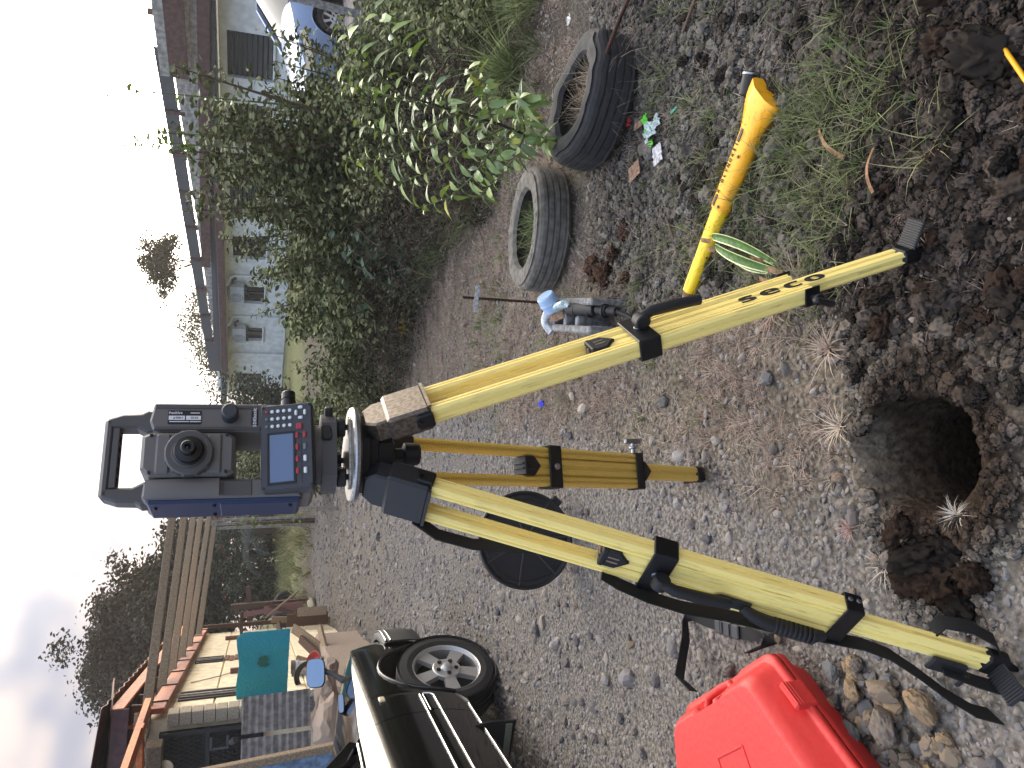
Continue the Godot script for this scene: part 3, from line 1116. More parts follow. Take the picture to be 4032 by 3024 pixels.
	# a few strays
	for p in [[-4.42, -15.28, 0.13, Color(0.75, 0.72, 0.62), "pale cream stone alone on the far gravel drive"], [-0.10, -2.98, 0.022, Color(0.78, 0.74, 0.68), "small white stone in the dry grass behind the right tripod leg"], [-0.05, -3.1, 0.02, Color(0.76, 0.72, 0.66), "cream chip in the dry grass near the blue bottle cap"], [-0.05, -2.32, 0.03, Color(0.5, 0.48, 0.46), "grey angular stone near the rear tripod foot"], [0.03, -1.75, 0.026, Color(0.5, 0.49, 0.49), "grey stone in the straw behind the hole"], [-0.31, -1.24, 0.017, Color(0.62, 0.54, 0.45), "little tan stone at the left rim of the hole"]]:
		one_stone("stray_stone", cob[rng.randi() % 7], stone_at(p[0], p[1], p[2], 0.1), tinted("stone_single_a", p[3], 50 + taken.get("stray_stone", 0)), p[4], "stone", "")

# ---------------------------------------------------------------- tripod
const PLUMB := Vector3(-0.14, 0.0, -1.44)

func grooved(w: float, t: float, g: float) -> PackedVector2Array:
	# section of a pultruded rail: rounded corners and a groove in both broad faces
	var a := w / 2
	var b := t / 2
	var c := minf(0.006, b * 0.5)
	var q := w * 0.12
	return PackedVector2Array([Vector2(-a + c, -b), Vector2(-q, -b), Vector2(-q * 0.6, -b + g), Vector2(q * 0.6, -b + g), Vector2(q, -b), Vector2(a - c, -b), Vector2(a, -b + c), Vector2(a, -q), Vector2(a - g, -q * 0.6), Vector2(a - g, q * 0.6), Vector2(a, q), Vector2(a, b - c), Vector2(a - c, b), Vector2(q, b), Vector2(q * 0.6, b - g), Vector2(-q * 0.6, b - g), Vector2(-q, b), Vector2(-a + c, b), Vector2(-a, b - c), Vector2(-a, q), Vector2(-a + g, q * 0.6), Vector2(-a + g, -q * 0.6), Vector2(-a, -q), Vector2(-a, -b + c)])

func along_y(p: Vector3) -> Transform3D:
	# turns a prism's depth (+z) to run down the leg (-y)
	return Transform3D(Basis(Vector3(1, 0, 0), Vector3(0, 0, 1), Vector3(0, -1, 0)), p)

func tripod_leg(root: Node3D, hinge: Vector3, foot: Vector3, which: int) -> MeshInstance3D:
	var y := (hinge - foot).normalized()
	var radial := Vector3(foot.x - PLUMB.x, 0, foot.z - PLUMB.z).normalized()
	var z := (radial - y * radial.dot(y)).normalized()
	var x := y.cross(z)
	var L := hinge.distance_to(foot)
	# rails
	var mb := MB.new()
	for s in [-1.0, 1.0]:
		mb.prism(along_y(Vector3(0.0435 * s, -0.055, 0)), grooved(0.030, 0.037, 0.0035), 0.835)
	var leg := obj("leg", mb, M.fibreglass if which != 2 else M.fibreglass_bare, root)
	leg.transform = Transform3D(Basis(x * 0.82, y, z * 0.92), hinge)
	# sliding lower section
	mb = MB.new()
	mb.prism(along_y(Vector3(0, -0.455, 0)), grooved(0.054, 0.029, 0.004), L - 0.455 - 0.035)
	obj("lower_section", mb, M.fibreglass if which != 2 else M.fibreglass_bare, leg)
	# top bracket and the tongue that hinges on the head
	mb = MB.new()
	mb.box(tf(Vector3(0, -0.048, 0.0)), Vector3(0.126, 0.082, 0.052), 0.006)
	mb.box(tf(Vector3(0, -0.088, 0.027)), Vector3(0.118, 0.006, 0.004))
	obj("leg_bracket", mb, M.worn_black if which == 0 else M.black_paint, leg)
	mb = MB.new()
	mb.prism(tf(Vector3(0, 0, -0.02)), PackedVector2Array([Vector2(-0.05, -0.02), Vector2(0.05, -0.02), Vector2(0.05, 0.014), Vector2(0.03, 0.034), Vector2(-0.03, 0.034), Vector2(-0.05, 0.014)]), 0.04, 0.004)
	obj("hinge_tongue", mb, M.worn_black if which != 1 else M.black_paint, leg)
	mb = MB.new()
	for s in [-1.0, 1.0]:
		mb.box(tf(Vector3(0.064 * s, -0.075, 0.0)), Vector3(0.014, 0.03, 0.032), 0.003)
		mb.rod(Vector3(0.058 * s, -0.062, 0.0), Vector3(0.078 * s, -0.062, 0.0), 0.006, 8)
	obj("bracket_bolt", mb, M.black_metal, leg)
	# pentagon cap on the upper end of the sliding section
	mb = MB.new()
	mb.prism(tf(Vector3(0, 0, -0.021)), PackedVector2Array([Vector2(-0.028, -0.425), Vector2(-0.028, -0.452), Vector2(0, -0.474), Vector2(0.028, -0.452), Vector2(0.028, -0.425)]), 0.042, 0.003)
	mb.box(tf(Vector3(0, -0.424, 0)), Vector3(0.054, 0.010, 0.046), 0.002)
	obj("slide_cap", mb, M.black_plastic, leg)
	mb = MB.new()
	for s in [-1.0, 1.0]:
		mb.box(tf(Vector3(0.007 * s, -0.443, 0.0)), Vector3(0.004, 0.022, 0.0445), 0.001)
		mb.box(tf(Vector3(0.007 * s, -0.4165, 0.0)), Vector3(0.005, 0.004, 0.036), 0.001)
	obj("cap_slot", mb, M.pale_timber if which != 2 else M.black_metal, leg)
	# clamp band with its cam lever
	mb = MB.new()
	for s in [-1.0, 1.0]:
		mb.box(tf(Vector3(0, -0.527, 0.0225 * s)), Vector3(0.128, 0.046, 0.005), 0.002)
		mb.box(tf(Vector3(0.0625 * s, -0.527, 0)), Vector3(0.005, 0.046, 0.046), 0.002)
	mb.rod(Vector3(0, -0.527, -0.03), Vector3(0, -0.527, 0.032), 0.009, 12, 0.002)
	obj("clamp_band", mb, M.black_metal, leg)
	mb = MB.new()
	mb.rod(Vector3(0, -0.527, 0.024), Vector3(0, -0.527, 0.031), 0.0095, 14, 0.002)
	mb.rod(Vector3(0, -0.527, -0.031), Vector3(0, -0.527, -0.024), 0.0095, 14, 0.002)
	obj("clamp_bolt", mb, M.steel, leg)
	if which < 2:
		mb = MB.new()
		mb.rod(Vector3(-0.016, -0.535, 0.041), Vector3(0.016, -0.535, 0.041), 0.016, 16, 0.003)
		mb.tube([Vector3(0.004, -0.535, 0.045), Vector3(0.004, -0.56, 0.054), Vector3(0.003, -0.61, 0.052), Vector3(0.002, -0.665, 0.046)], [0.011, 0.0125, 0.013, 0.0115], 12)
		obj("clamp_lever", mb, M.black_plastic, leg)
	# lower bracket with thumb screw
	mb = MB.new()
	for s in [-1.0, 1.0]:
		if which != 0 or s < 0.0:
			mb.box(tf(Vector3(0, -0.885, 0.0215 * s)), Vector3(0.122, 0.034, 0.004), 0.0015)
		mb.box(tf(Vector3(0.0605 * s, -0.885, 0)), Vector3(0.004, 0.034, 0.043), 0.0015)
	if which == 2:
		mb.prism(tf(Vector3(0, 0, -0.0275)), PackedVector2Array([Vector2(-0.034, -0.9), Vector2(0.034, -0.9), Vector2(0.018, -0.915), Vector2(0.0, -0.93), Vector2(-0.018, -0.915)]), 0.005, 0.001)
	obj("lower_bracket", mb, M.black_metal, leg)
	mb = MB.new()
	if which == 1:
		for k in 2:
			mb.rod(Vector3(0.060, -0.878 - k * 0.016, -0.006), Vector3(0.0655, -0.878 - k * 0.016, -0.006), 0.005, 10, 0.001)
		obj("bracket_rivet", mb, M.steel, leg)
	else:
		var sd := -1.0
		mb.rod(Vector3(0.06 * sd, -0.885, 0.0), Vector3(0.098 * sd, -0.885, 0.0), 0.0065, 10)
		mb.rod(Vector3(0.078 * sd, -0.885, 0.0), Vector3(0.088 * sd, -0.885, 0.0), 0.012, 14, 0.002)
		mb.box(tf(Vector3(0.105 * sd, -0.885, 0.0), 0.5), Vector3(0.018, 0.052, 0.013), 0.004)
		obj("thumb_screw", mb, M.black_plastic if which == 0 else M.steel, leg)
	# foot and pedal
	mb = MB.new()
	mb.box(tf(Vector3(0, -L + 0.025, 0)), Vector3(0.060, 0.05, 0.036), 0.008)
	mb.rod(Vector3(0, -L + 0.01, 0), Vector3(0, -L - 0.04, 0), 0.014, 10, 0.0, 0.003)
	obj("foot", mb, M.black_metal, leg)
	mb = MB.new()
	var turn := Basis(x, y, z).inverse()
	var outl := turn * radial
	var upl := turn * Vector3.UP
	var pb := Basis(Vector3(1, 0, 0), upl, outl)
	var pt := Transform3D(pb, Vector3(0, -L + 0.03, 0) + outl * 0.05)
	mb.box(pt, Vector3(0.056, 0.007, 0.066), 0.002)
	for k in 12:
		mb.box(pt * tf(Vector3(0, 0.005, -0.03 + k * 0.0054)), Vector3(0.054, 0.004, 0.0026), 0.001)
	obj("pedal", mb, M.black_metal if which == 2 else M.gate_frame, leg)
	return leg

func build_tripod() -> void:
	var root := thing("tripod", "yellow fibreglass survey tripod with black clamps standing over the hole", "tripod", PLUMB)
	# head plate, hub and hinge lugs: built round the plumb line
	var mb := MB.new()
	mb.lathe(tf(Vector3(0, 1.17, 0)), [Vector2(0.03, 0.0), Vector2(0.083, 0.0), Vector2(0.090, 0.004), Vector2(0.0905, 0.010), Vector2(0.089, 0.013)], 48)
	obj("head_rim", mb, M.steel, root)
	mb = MB.new()
	mb.lathe(tf(Vector3(0, 1.17, 0)), [Vector2(0.089, 0.013), Vector2(0.086, 0.0155), Vector2(0.045, 0.0165), Vector2(0.0, 0.0165)], 48)
	obj("head_plate", mb, M.bare_aluminium, root)
	mb = MB.new()
	mb.lathe(tf(Vector3(0, 1.105, 0)), [Vector2(0.0, 0.0), Vector2(0.045, 0.0), Vector2(0.05, 0.004), Vector2(0.052, 0.03), Vector2(0.066, 0.034), Vector2(0.068, 0.044), Vector2(0.072, 0.05), Vector2(0.074, 0.065)], 6, true)
	obj("head_hub", mb, M.black_metal, root)
	mb = MB.new()
	mb.lathe(tf(Vector3(0, 1.05, 0)), [Vector2(0.0, 0.0), Vector2(0.018, 0.0), Vector2(0.022, 0.004), Vector2(0.022, 0.03), Vector2(0.012, 0.034), Vector2(0.012, 0.06)], 16)
	obj("centring_screw", mb, M.black_plastic, root)
	var hinges := [Vector3(0.068, 1.128, 0.034), Vector3(-0.052, 1.128, 0.056), Vector3(-0.016, 1.128, -0.076)]
	var feet := [Vector3(0.440, 0.012, 0.200), Vector3(-0.368, 0.012, 0.410), Vector3(-0.135, 0.012, -0.613)]
	var legs := []
	for k in 3:
		var h: Vector3 = hinges[k]
		var f: Vector3 = feet[k]
		f.y = height(f.x + PLUMB.x, f.z + PLUMB.z) + 0.02
		# tripod_leg works in the thing's own axes
		var l := tripod_leg_local(root, h, f, k)
		legs.append(l)
	# lettering on the outer face of the right leg
	var leg: MeshInstance3D = legs[0]
	# letters run down the leg on the broad outer face of the lower part
	var seco := ["s", "e", "c", "o"]
	for k in 4:
		var tm := TextMesh.new()
		tm.text = seco[k]
		tm.font = font("Droid Sans", true)
		tm.font_size = 48
		tm.pixel_size = 0.00135
		tm.depth = 0.001
		tm.curve_step = 1.5
		tm.material = M.print_black
		var o := obj("lettering", tm, M.print_black, leg)
		o.transform = Transform3D(Basis(Vector3(0, -1, 0), Vector3(1, 0, 0), Vector3(0, 0, 1)) * Basis.from_scale(Vector3(1.35, 0.85, 1)), Vector3(0.0005, -0.768 - k * 0.052, 0.0150))
	# carrying strap and handle along the left leg
	var ll: MeshInstance3D = legs[1]
	mb = MB.new()
	mb.ribbon([Vector3(-0.066, -0.07, 0.01), Vector3(-0.085, -0.12, 0.02), Vector3(-0.090, -0.19, 0.015), Vector3(-0.078, -0.27, 0.0), Vector3(-0.064, -0.33, -0.01)], Vector3(0.3, 0, 1), 0.034, 0.004)
	mb.ribbon([Vector3(-0.05, -0.435, 0.024), Vector3(-0.060, -0.47, 0.030), Vector3(-0.070, -0.53, 0.034), Vector3(-0.078, -0.60, 0.030), Vector3(-0.074, -0.68, 0.022), Vector3(-0.070, -0.78, 0.018), Vector3(-0.062, -0.88, 0.012), Vector3(-0.050, -0.95, 0.012), Vector3(-0.050, -1.0, 0.018), Vector3(-0.068, -1.06, 0.030), Vector3(-0.10, -1.13, 0.040), Vector3(-0.125, -1.20, 0.045), Vector3(-0.12, -1.29, 0.045), Vector3(-0.06, -1.38, 0.045), Vector3(-0.03, -1.30, 0.04), Vector3(-0.035, -1.16, 0.034), Vector3(-0.03, -1.09, 0.03)], Vector3(0.25, 0, 1), 0.036, 0.003)
	var st := obj("carry_strap", mb, M.webbing, ll)
	mb = MB.new()
	mb.box(tf(Vector3(-0.028, -1.10, 0.024)), Vector3(0.042, 0.07, 0.012), 0.004)
	mb.box(tf(Vector3(-0.05, -1.14, 0.028)), Vector3(0.044, 0.012, 0.016), 0.003)
	obj("strap_buckle", mb, M.black_plastic, st)
	mb = MB.new()
	mb.prism(tf(Vector3(-0.026, -0.685, 0.019)), PackedVector2Array([Vector2(-0.014, -0.03), Vector2(0.014, -0.03), Vector2(0.016, 0.03), Vector2(0.008, 0.042), Vector2(-0.008, 0.042), Vector2(-0.016, 0.03)]), 0.006, 0.002)
	mb.tube([Vector3(-0.026, -0.70, 0.026), Vector3(-0.030, -0.725, 0.036), Vector3(-0.034, -0.76, 0.040), Vector3(-0.036, -0.80, 0.040), Vector3(-0.036, -0.84, 0.037), Vector3(-0.034, -0.862, 0.03)], [0.010, 0.014, 0.0165, 0.0165, 0.0155, 0.010], 12)
	for k in 9:
		mb.rod(Vector3(-0.0345, -0.762 - k * 0.009, 0.040), Vector3(-0.0347, -0.767 - k * 0.009, 0.040), 0.0182, 14, 0.001)
	var gr := obj("carry_handle", mb, M.black_plastic, ll)
	mb = MB.new()
	for k in 2:
		mb.rod(Vector3(-0.031 + k * 0.010, -0.668, 0.024), Vector3(-0.031 + k * 0.010, -0.668, 0.028), 0.004, 10, 0.001)
	obj("handle_rivet", mb, M.steel, gr)
	mb = MB.new()
	mb.ribbon([Vector3(0.02, -1.06, -0.02), Vector3(0.045, -1.07, -0.03), Vector3(0.055, -1.12, -0.03), Vector3(0.045, -1.17, -0.022), Vector3(0.02, -1.19, -0.018)], Vector3(0.1, 0, 1), 0.034, 0.004)
	obj("strap_loop", mb, M.webbing, ll)

func tripod_leg_local(root: Node3D, h: Vector3, f: Vector3, k: int) -> MeshInstance3D:
	var l := tripod_leg(root, h + PLUMB, f + PLUMB, k)
	l.position = h
	return l

func font(called: String, bold := false) -> SystemFont:
	var f := SystemFont.new()
	f.font_names = PackedStringArray([called])
	if bold:
		f.font_weight = 700
	return f

func letters(parent: Node, called: String, txt: String, size: float, m: Material, xf: Transform3D, bold := false) -> MeshInstance3D:
	var tm := TextMesh.new()
	tm.text = txt
	tm.font = font("Droid Sans", bold)
	tm.font_size = 32
	tm.pixel_size = size / 32.0
	tm.depth = size * 0.08
	tm.curve_step = 2.0
	tm.material = m
	var o := obj(called, tm, m, parent)
	o.transform = xf
	return o

# ---------------------------------------------------------------- total station
func build_station() -> void:
	var root := thing("total_station", "grey and blue survey total station with keypad and screen on the yellow tripod", "survey instrument", Vector3(PLUMB.x, 1.1867, PLUMB.z))
	# tribrach
	var mb := MB.new()
	var tri_plate := func(r: float, cut: float) -> PackedVector2Array:
		var p := PackedVector2Array()
		for k in 36:
			var a := TAU * k / 36.0
			var q := r
			for j in 3:
				var c := cos(a - (PI / 2 + TAU * j / 3.0 + PI))
				if c > 0.0:
					q = minf(q, cut / c)
			p.append(Vector2(cos(a), sin(a)) * q)
		return p
	var flat := func(y: float) -> Transform3D:
		return Transform3D(Basis(Vector3(1, 0, 0), Vector3(0, 0, -1), Vector3(0, 1, 0)), Vector3(0, y, 0))
	var tb := MB.new()
	tb.prism(flat.call(0.026), tri_plate.call(0.076, 0.058), 0.026, 0.003)
	var tribrach := obj("tribrach", tb, M.station_dark, root)
	tribrach.rotation.y = 0.30
	mb = MB.new()
	mb.prism(flat.call(0.0), tri_plate.call(0.074, 0.052), 0.004, 0.001)
	obj("spring_plate", mb, M.bare_aluminium, tribrach)
	for k in 3:
		var a := PI / 2 + TAU * k / 3.0
		mb = MB.new()
		var at := Vector3(cos(a) * 0.054, 0, -sin(a) * 0.054)
		mb.rod(at + Vector3(0, 0.004, 0), at + Vector3(0, 0.0265, 0), 0.0055, 10)
		mb.lathe(tf(at + Vector3(0, 0.008, 0)), [Vector2(0.0, 0.0), Vector2(0.017, 0.0), Vector2(0.0185, 0.003), Vector2(0.0185, 0.012), Vector2(0.017, 0.015), Vector2(0.0, 0.015)], 18, true)
		obj("foot_screw", mb, M.black_plastic, tribrach)
	mb = MB.new()
	mb.rod(Vector3(0.058, 0.038, 0.03), Vector3(0.082, 0.038, 0.042), 0.008, 12, 0.002)
	mb.box(tf(Vector3(0.03, 0.044, 0.056), 0, 0.4), Vector3(0.03, 0.018, 0.014), 0.003)
	obj("tribrach_lock", mb, M.gate_frame, tribrach)
	# alidade
	var yaw := deg_to_rad(24.0)
	var body := MB.new()
	body.lathe(tf(Vector3(0, 0.034, 0)), [Vector2(0.0, 0.0), Vector2(0.056, 0.0), Vector2(0.058, 0.003), Vector2(0.058, 0.026)], 32)
	body.box(tf(Vector3(-0.004, 0.105, -0.005)), Vector3(0.168, 0.10, 0.108), 0.008)
	# right standard, its inner step and shoulder
	body.prism(tf(Vector3(0, 0, -0.058)), PackedVector2Array([Vector2(0.03, 0.09), Vector2(0.0835, 0.09), Vector2(0.0845, 0.33), Vector2(0.081, 0.346), Vector2(0.05, 0.352), Vector2(0.034, 0.346), Vector2(0.03, 0.335)]), 0.112, 0.004)
	# left standard
	body.prism(tf(Vector3(0, 0, -0.058)), PackedVector2Array([Vector2(-0.094, 0.082), Vector2(-0.060, 0.082), Vector2(-0.060, 0.34), Vector2(-0.065, 0.354), Vector2(-0.09, 0.356), Vector2(-0.094, 0.35)]), 0.112, 0.004)
	var b := obj("alidade", body, M.station_grey, root)
	b.rotation.y = yaw
	b.scale = Vector3(0.96, 0.92, 0.96)
	b.position.y = 0.014
	# bulge of the vertical circle cover on the left standard
	mb = MB.new()
	var g := []
	for i in 9:
		var f := i / 8.0
		var row := []
		for j in 9:
			var e := j / 8.0
			var bx := -0.0935 + 0.033 * e
			row.append(Vector3(bx, 0.226 + 0.125 * f, 0.0545 + 0.012 * sqrt(maxf(0.0, sin(PI * clampf(e * 0.8 + 0.1, 0, 1)))) * (1.0 - 0.6 * pow(f, 6.0))))
		g.append(row)
	mb.sheet(g, 0.006)
	obj("circle_cover", mb, M.station_grey, b)
	# recessed front of the right standard
	mb = MB.new()
	mb.box(tf(Vector3(0.0775, 0.245, 0.053)), Vector3(0.011, 0.20, 0.006), 0.0025)
	mb.box(tf(Vector3(0.0355, 0.25, 0.053)), Vector3(0.008, 0.19, 0.005), 0.002)
	obj("edge_strip", mb, M.station_dark, b)
	# blue battery side
	mb = MB.new()
	mb.box(tf(Vector3(-0.0945, 0.215, -0.004)), Vector3(0.012, 0.27, 0.104), 0.005)
	mb.box(tf(Vector3(-0.0995, 0.155, -0.004)), Vector3(0.006, 0.142, 0.09), 0.0025)
	var bat := obj("battery_cover", mb, M.station_blue, b)
	mb = MB.new()
	for p in [Vector3(-0.1008, 0.335, 0.02), Vector3(-0.1008, 0.235, 0.03), Vector3(-0.1028, 0.10, 0.026), Vector3(-0.1008, 0.236, -0.03)]:
		mb.rod(p - Vector3(0.004, 0, 0), p + Vector3(0.0004, 0, 0), 0.0035, 10)
	obj("screw_hole", mb, M.label_black, bat)
	mb = MB.new()
	mb.box(tf(Vector3(-0.0775, 0.195, 0.0535)), Vector3(0.028, 0.052, 0.004), 0.0015)
	obj("front_badge", mb, M.station_dark, b)
	# handle
	mb = MB.new()
	mb.box(tf(Vector3(-0.004, 0.4245, -0.004)), Vector3(0.150, 0.018, 0.036), 0.006)
	for s in [-1.0, 1.0]:
		mb.prism(tf(Vector3(-0.004, 0, -0.022)), PackedVector2Array([Vector2(0.0885 * s, 0.348), Vector2(0.090 * s, 0.362), Vector2(0.084 * s, 0.372), Vector2(0.082 * s, 0.405), Vector2(0.074 * s, 0.428), Vector2(0.062 * s, 0.432), Vector2(0.056 * s, 0.42), Vector2(0.056 * s, 0.378), Vector2(0.046 * s, 0.36), Vector2(0.046 * s, 0.348)]), 0.036, 0.004)
	for k in 6:
		mb.box(tf(Vector3(-0.054 + k * 0.02, 0.412, -0.004)), Vector3(0.002, 0.01, 0.032), 0.0005)
	mb.box(tf(Vector3(-0.004, 0.412, 0.012)), Vector3(0.112, 0.011, 0.003), 0.001)
	mb.box(tf(Vector3(-0.004, 0.412, -0.020)), Vector3(0.112, 0.011, 0.003), 0.001)
	obj("carry_handle", mb, M.station_dark, b)
	# telescope
	mb = MB.new()
	mb.prism(tf(Vector3(-0.016, 0.280, -0.075)), PackedVector2Array([Vector2(-0.041, -0.066), Vector2(-0.034, -0.079), Vector2(0.032, -0.079), Vector2(0.040, -0.066), Vector2(0.041, 0.066), Vector2(0.034, 0.081), Vector2(-0.026, 0.081), Vector2(-0.041, 0.066)]), 0.140, 0.006)
	mb.box(tf(Vector3(-0.016, 0.324, 0.062)), Vector3(0.074, 0.026, 0.014), 0.004)
	mb.box(tf(Vector3(-0.016, 0.236, 0.062)), Vector3(0.074, 0.026, 0.014), 0.004)
	var tel := obj("telescope", mb, M.station_grey, b)
	mb = MB.new()
	var face := Transform3D(Basis(Vector3(1, 0, 0), Vector3(0, 0, 1), Vector3(0, -1, 0)), Vector3(-0.018, 0.279, 0.062))
	mb.lathe(face, [Vector2(0.0, 0.0), Vector2(0.040, 0.0), Vector2(0.0415, 0.003), Vector2(0.0415, 0.016), Vector2(0.039, 0.019), Vector2(0.030, 0.019), Vector2(0.028, 0.024), Vector2(0.027, 0.024)], 40)
	obj("focus_ring", mb, M.station_dark, tel)
	mb = MB.new()
	mb.lathe(face, [Vector2(0.0285, 0.0225), Vector2(0.024, 0.026), Vector2(0.023, 0.034), Vector2(0.0135, 0.036), Vector2(0.0125, 0.046), Vector2(0.0105, 0.048), Vector2(0.006, 0.048), Vector2(0.005, 0.044), Vector2(0.0, 0.044)], 32)
	var ep := obj("eyepiece", mb, M.label_black, tel)
	mb = MB.new()
	mb.lathe(face, [Vector2(0.0045, 0.0442), Vector2(0.0, 0.046)], 16)
	obj("eyepiece_lens", mb, M.lens, ep)
	mb = MB.new()
	for k in 12:
		var a := TAU * k / 12.0 + 0.2
		mb.box(face * tf(Vector3(cos(a) * 0.0412, 0.0095, sin(a) * 0.0412), 0, -a), Vector3(0.0025, 0.012, 0.006), 0.0006)
	mb.box(face * tf(Vector3(0.018, 0.0196, 0.028), 0, 0.4), Vector3(0.012, 0.0012, 0.002))
	obj("ring_grip", mb, M.station_grey, tel)
	mb = MB.new()
	for p in [Vector3(-0.05, 0.345, 0.066), Vector3(0.018, 0.345, 0.066), Vector3(0.019, 0.216, 0.066), Vector3(-0.05, 0.216, 0.066)]:
		mb.rod(p - Vector3(0, 0, 0.006), p + Vector3(0, 0, 0.0035), 0.003, 8, 0.0005)
	obj("telescope_screw", mb, M.gate_frame, tel)
	# knobs
	mb = MB.new()
	mb.rod(Vector3(0.060, 0.212, 0.050), Vector3(0.060, 0.212, 0.082), 0.0152, 28, 0.003)
	obj("focus_knob", mb, M.panel_dark, b)
	mb = MB.new()
	mb.rod(Vector3(0.080, 0.103, 0.02), Vector3(0.094, 0.103, 0.02), 0.010, 16)
	mb.lathe(Transform3D(Basis(Vector3(0, -1, 0), Vector3(1, 0, 0), Vector3(0, 0, 1)), Vector3(0.092, 0.103, 0.02)), [Vector2(0.0, 0.0), Vector2(0.014, 0.0), Vector2(0.0145, 0.002), Vector2(0.0145, 0.012), Vector2(0.0115, 0.0125), Vector2(0.0115, 0.016), Vector2(0.0135, 0.0165), Vector2(0.0135, 0.029), Vector2(0.012, 0.031), Vector2(0.0, 0.031)], 20, true)
	obj("tangent_screw", mb, M.label_black, b)
	# name plate and small badge
	mb = MB.new()
	mb.box(tf(Vector3(0.0565, 0.292, 0.0545)), Vector3(0.026, 0.058, 0.002), 0.0005)
	var plate := obj("name_plate", mb, M.label_black, b)
	mb = MB.new()
	mb.box(tf(Vector3(0.0550, 0.3055, 0.0560)), Vector3(0.008, 0.028, 0.0006))
	mb.box(tf(Vector3(0.0550, 0.2765, 0.0560)), Vector3(0.008, 0.026, 0.0006))
	obj("white_field", mb, M.print_white, plate)
	var down := Basis(Vector3(0, -1, 0), Vector3(1, 0, 0), Vector3(0, 0, 1))
	letters(plate, "lettering", "Positive", 0.0062, M.print_white, Transform3D(down, Vector3(0.0645, 0.308, 0.0558)), true)
	letters(plate, "lettering", "p-500.1", 0.005, M.print_black, Transform3D(down, Vector3(0.0550, 0.303, 0.0565)), true)
	letters(plate, "lettering", "SE-23", 0.005, M.print_black, Transform3D(down, Vector3(0.0550, 0.275, 0.0565)), true)
	mb = MB.new()
	mb.box(tf(Vector3(0.0645, 0.274, 0.0558)), Vector3(0.0016, 0.016, 0.0005))
	mb.box(tf(Vector3(0.0478, 0.301, 0.0558)), Vector3(0.0016, 0.034, 0.0005))
	mb.box(tf(Vector3(0.0478, 0.273, 0.0558)), Vector3(0.0016, 0.019, 0.0005))
	obj("fine_print", mb, M.print_white, plate)
	mb = MB.new()
	mb.box(tf(Vector3(0.0565, 0.167, 0.0545)), Vector3(0.030, 0.0125, 0.002), 0.0005)
	var badge := obj("model_badge", mb, M.label_black, b)
	letters(badge, "lettering", "SDRbasic", 0.0088, M.print_white, Transform3D(Basis(), Vector3(0.0565, 0.167, 0.0558)), true)
	# keypad and screen
	var pt := Transform3D(Basis.from_euler(Vector3(-0.22, 0, 0.02)), Vector3(-0.008, 0.105, 0.066))
	mb = MB.new()
	mb.box(Transform3D(), Vector3(0.165, 0.098, 0.030), 0.005)
	mb.box(tf(Vector3(0, 0, 0.0155)), Vector3(0.161, 0.094, 0.003), 0.001)
	var pan := obj("control_panel", mb, M.panel_dark, b)
	pan.transform = pt
	# local panel axes: x right, y up, front face at z = 0.017; u along x from the left edge, v from the top
	var at := func(u: float, v: float) -> Vector3:
		return Vector3(-0.0825 + u * 0.165, 0.049 - v * 0.098, 0.017)
	mb = MB.new()
	var sc: Vector3 = at.call(0.362, 0.40)
	for s in [-1.0, 1.0]:
		mb.box(tf(sc + Vector3(0.0475 * s, 0, 0.0005)), Vector3(0.004, 0.049, 0.002), 0.0006)
		mb.box(tf(sc + Vector3(0, 0.0245 * s, 0.0005)), Vector3(0.099, 0.004, 0.002), 0.0006)
	obj("screen_frame", mb, M.label_black, pan)
	mb = MB.new()
	mb.box(tf(sc), Vector3(0.090, 0.043, 0.001))
	obj("screen", mb, M.screen_glass, pan)
	mb = MB.new()
	for s in [-1.0, 1.0]:
		for q in [-1.0, 1.0]:
			mb.rod(Vector3(0.077 * s, 0.043 * q, 0.014), Vector3(0.077 * s, 0.043 * q, 0.0185), 0.0028, 10, 0.0006)
	obj("panel_screw", mb, M.gate_frame, pan)
	var key := func(u: float, v: float, w: float, h: float, m: Material) -> void:
		var k := MB.new()
		var p: Vector3 = at.call(u, v)
		if w == h:
			k.rod(p, p + Vector3(0, 0, 0.0025), w / 2, 12, 0.0008)
		else:
			k.box(tf(p + Vector3(0, 0, 0.001)), Vector3(w, h, 0.004), 0.0015)
		obj("key", k, m, pan)
	for r in 4:
		for q in 3:
			key.call(0.965 - 0.055 - (2 - q) * 0.088, 0.235 + r * 0.112, 0.0068, 0.0068, M.key_white)
	for q in 3:
		key.call(0.965 - 0.055 - (2 - q) * 0.088, 0.13, 0.0058, 0.0058, [M.key_grey, M.key_grey, M.key_red][q])
	for d in [[0.0, -1.0], [0.0, 1.0], [-1.0, 0.0], [1.0, 0.0]]:
		key.call(0.875 + d[0] * 0.062, 0.775 + d[1] * 0.085, 0.0058 if d[1] == 0.0 else 0.0105, 0.0088 if d[1] == 0.0 else 0.0052, M.key_white)
	key.call(0.71, 0.745, 0.0125, 0.0115, M.key_red)
	for r in 4:
		key.call(0.195 + r * 0.137, 0.70, 0.0118, 0.006, M.key_red)
		key.call(0.195 + r * 0.137, 0.845, 0.0118, 0.0062, [M.key_white, M.key_white, M.key_grey, M.key_red][r])
	mb = MB.new()
	var pa: Vector3 = at.call(0.345, 0.775)
	mb.box(tf(pa), Vector3(0.092, 0.0012, 0.0012))
	mb.box(tf(pa + Vector3(0.046, 0.006, 0)), Vector3(0.0012, 0.0132, 0.0012))
	obj("panel_ridge", mb, M.label_black, pan)

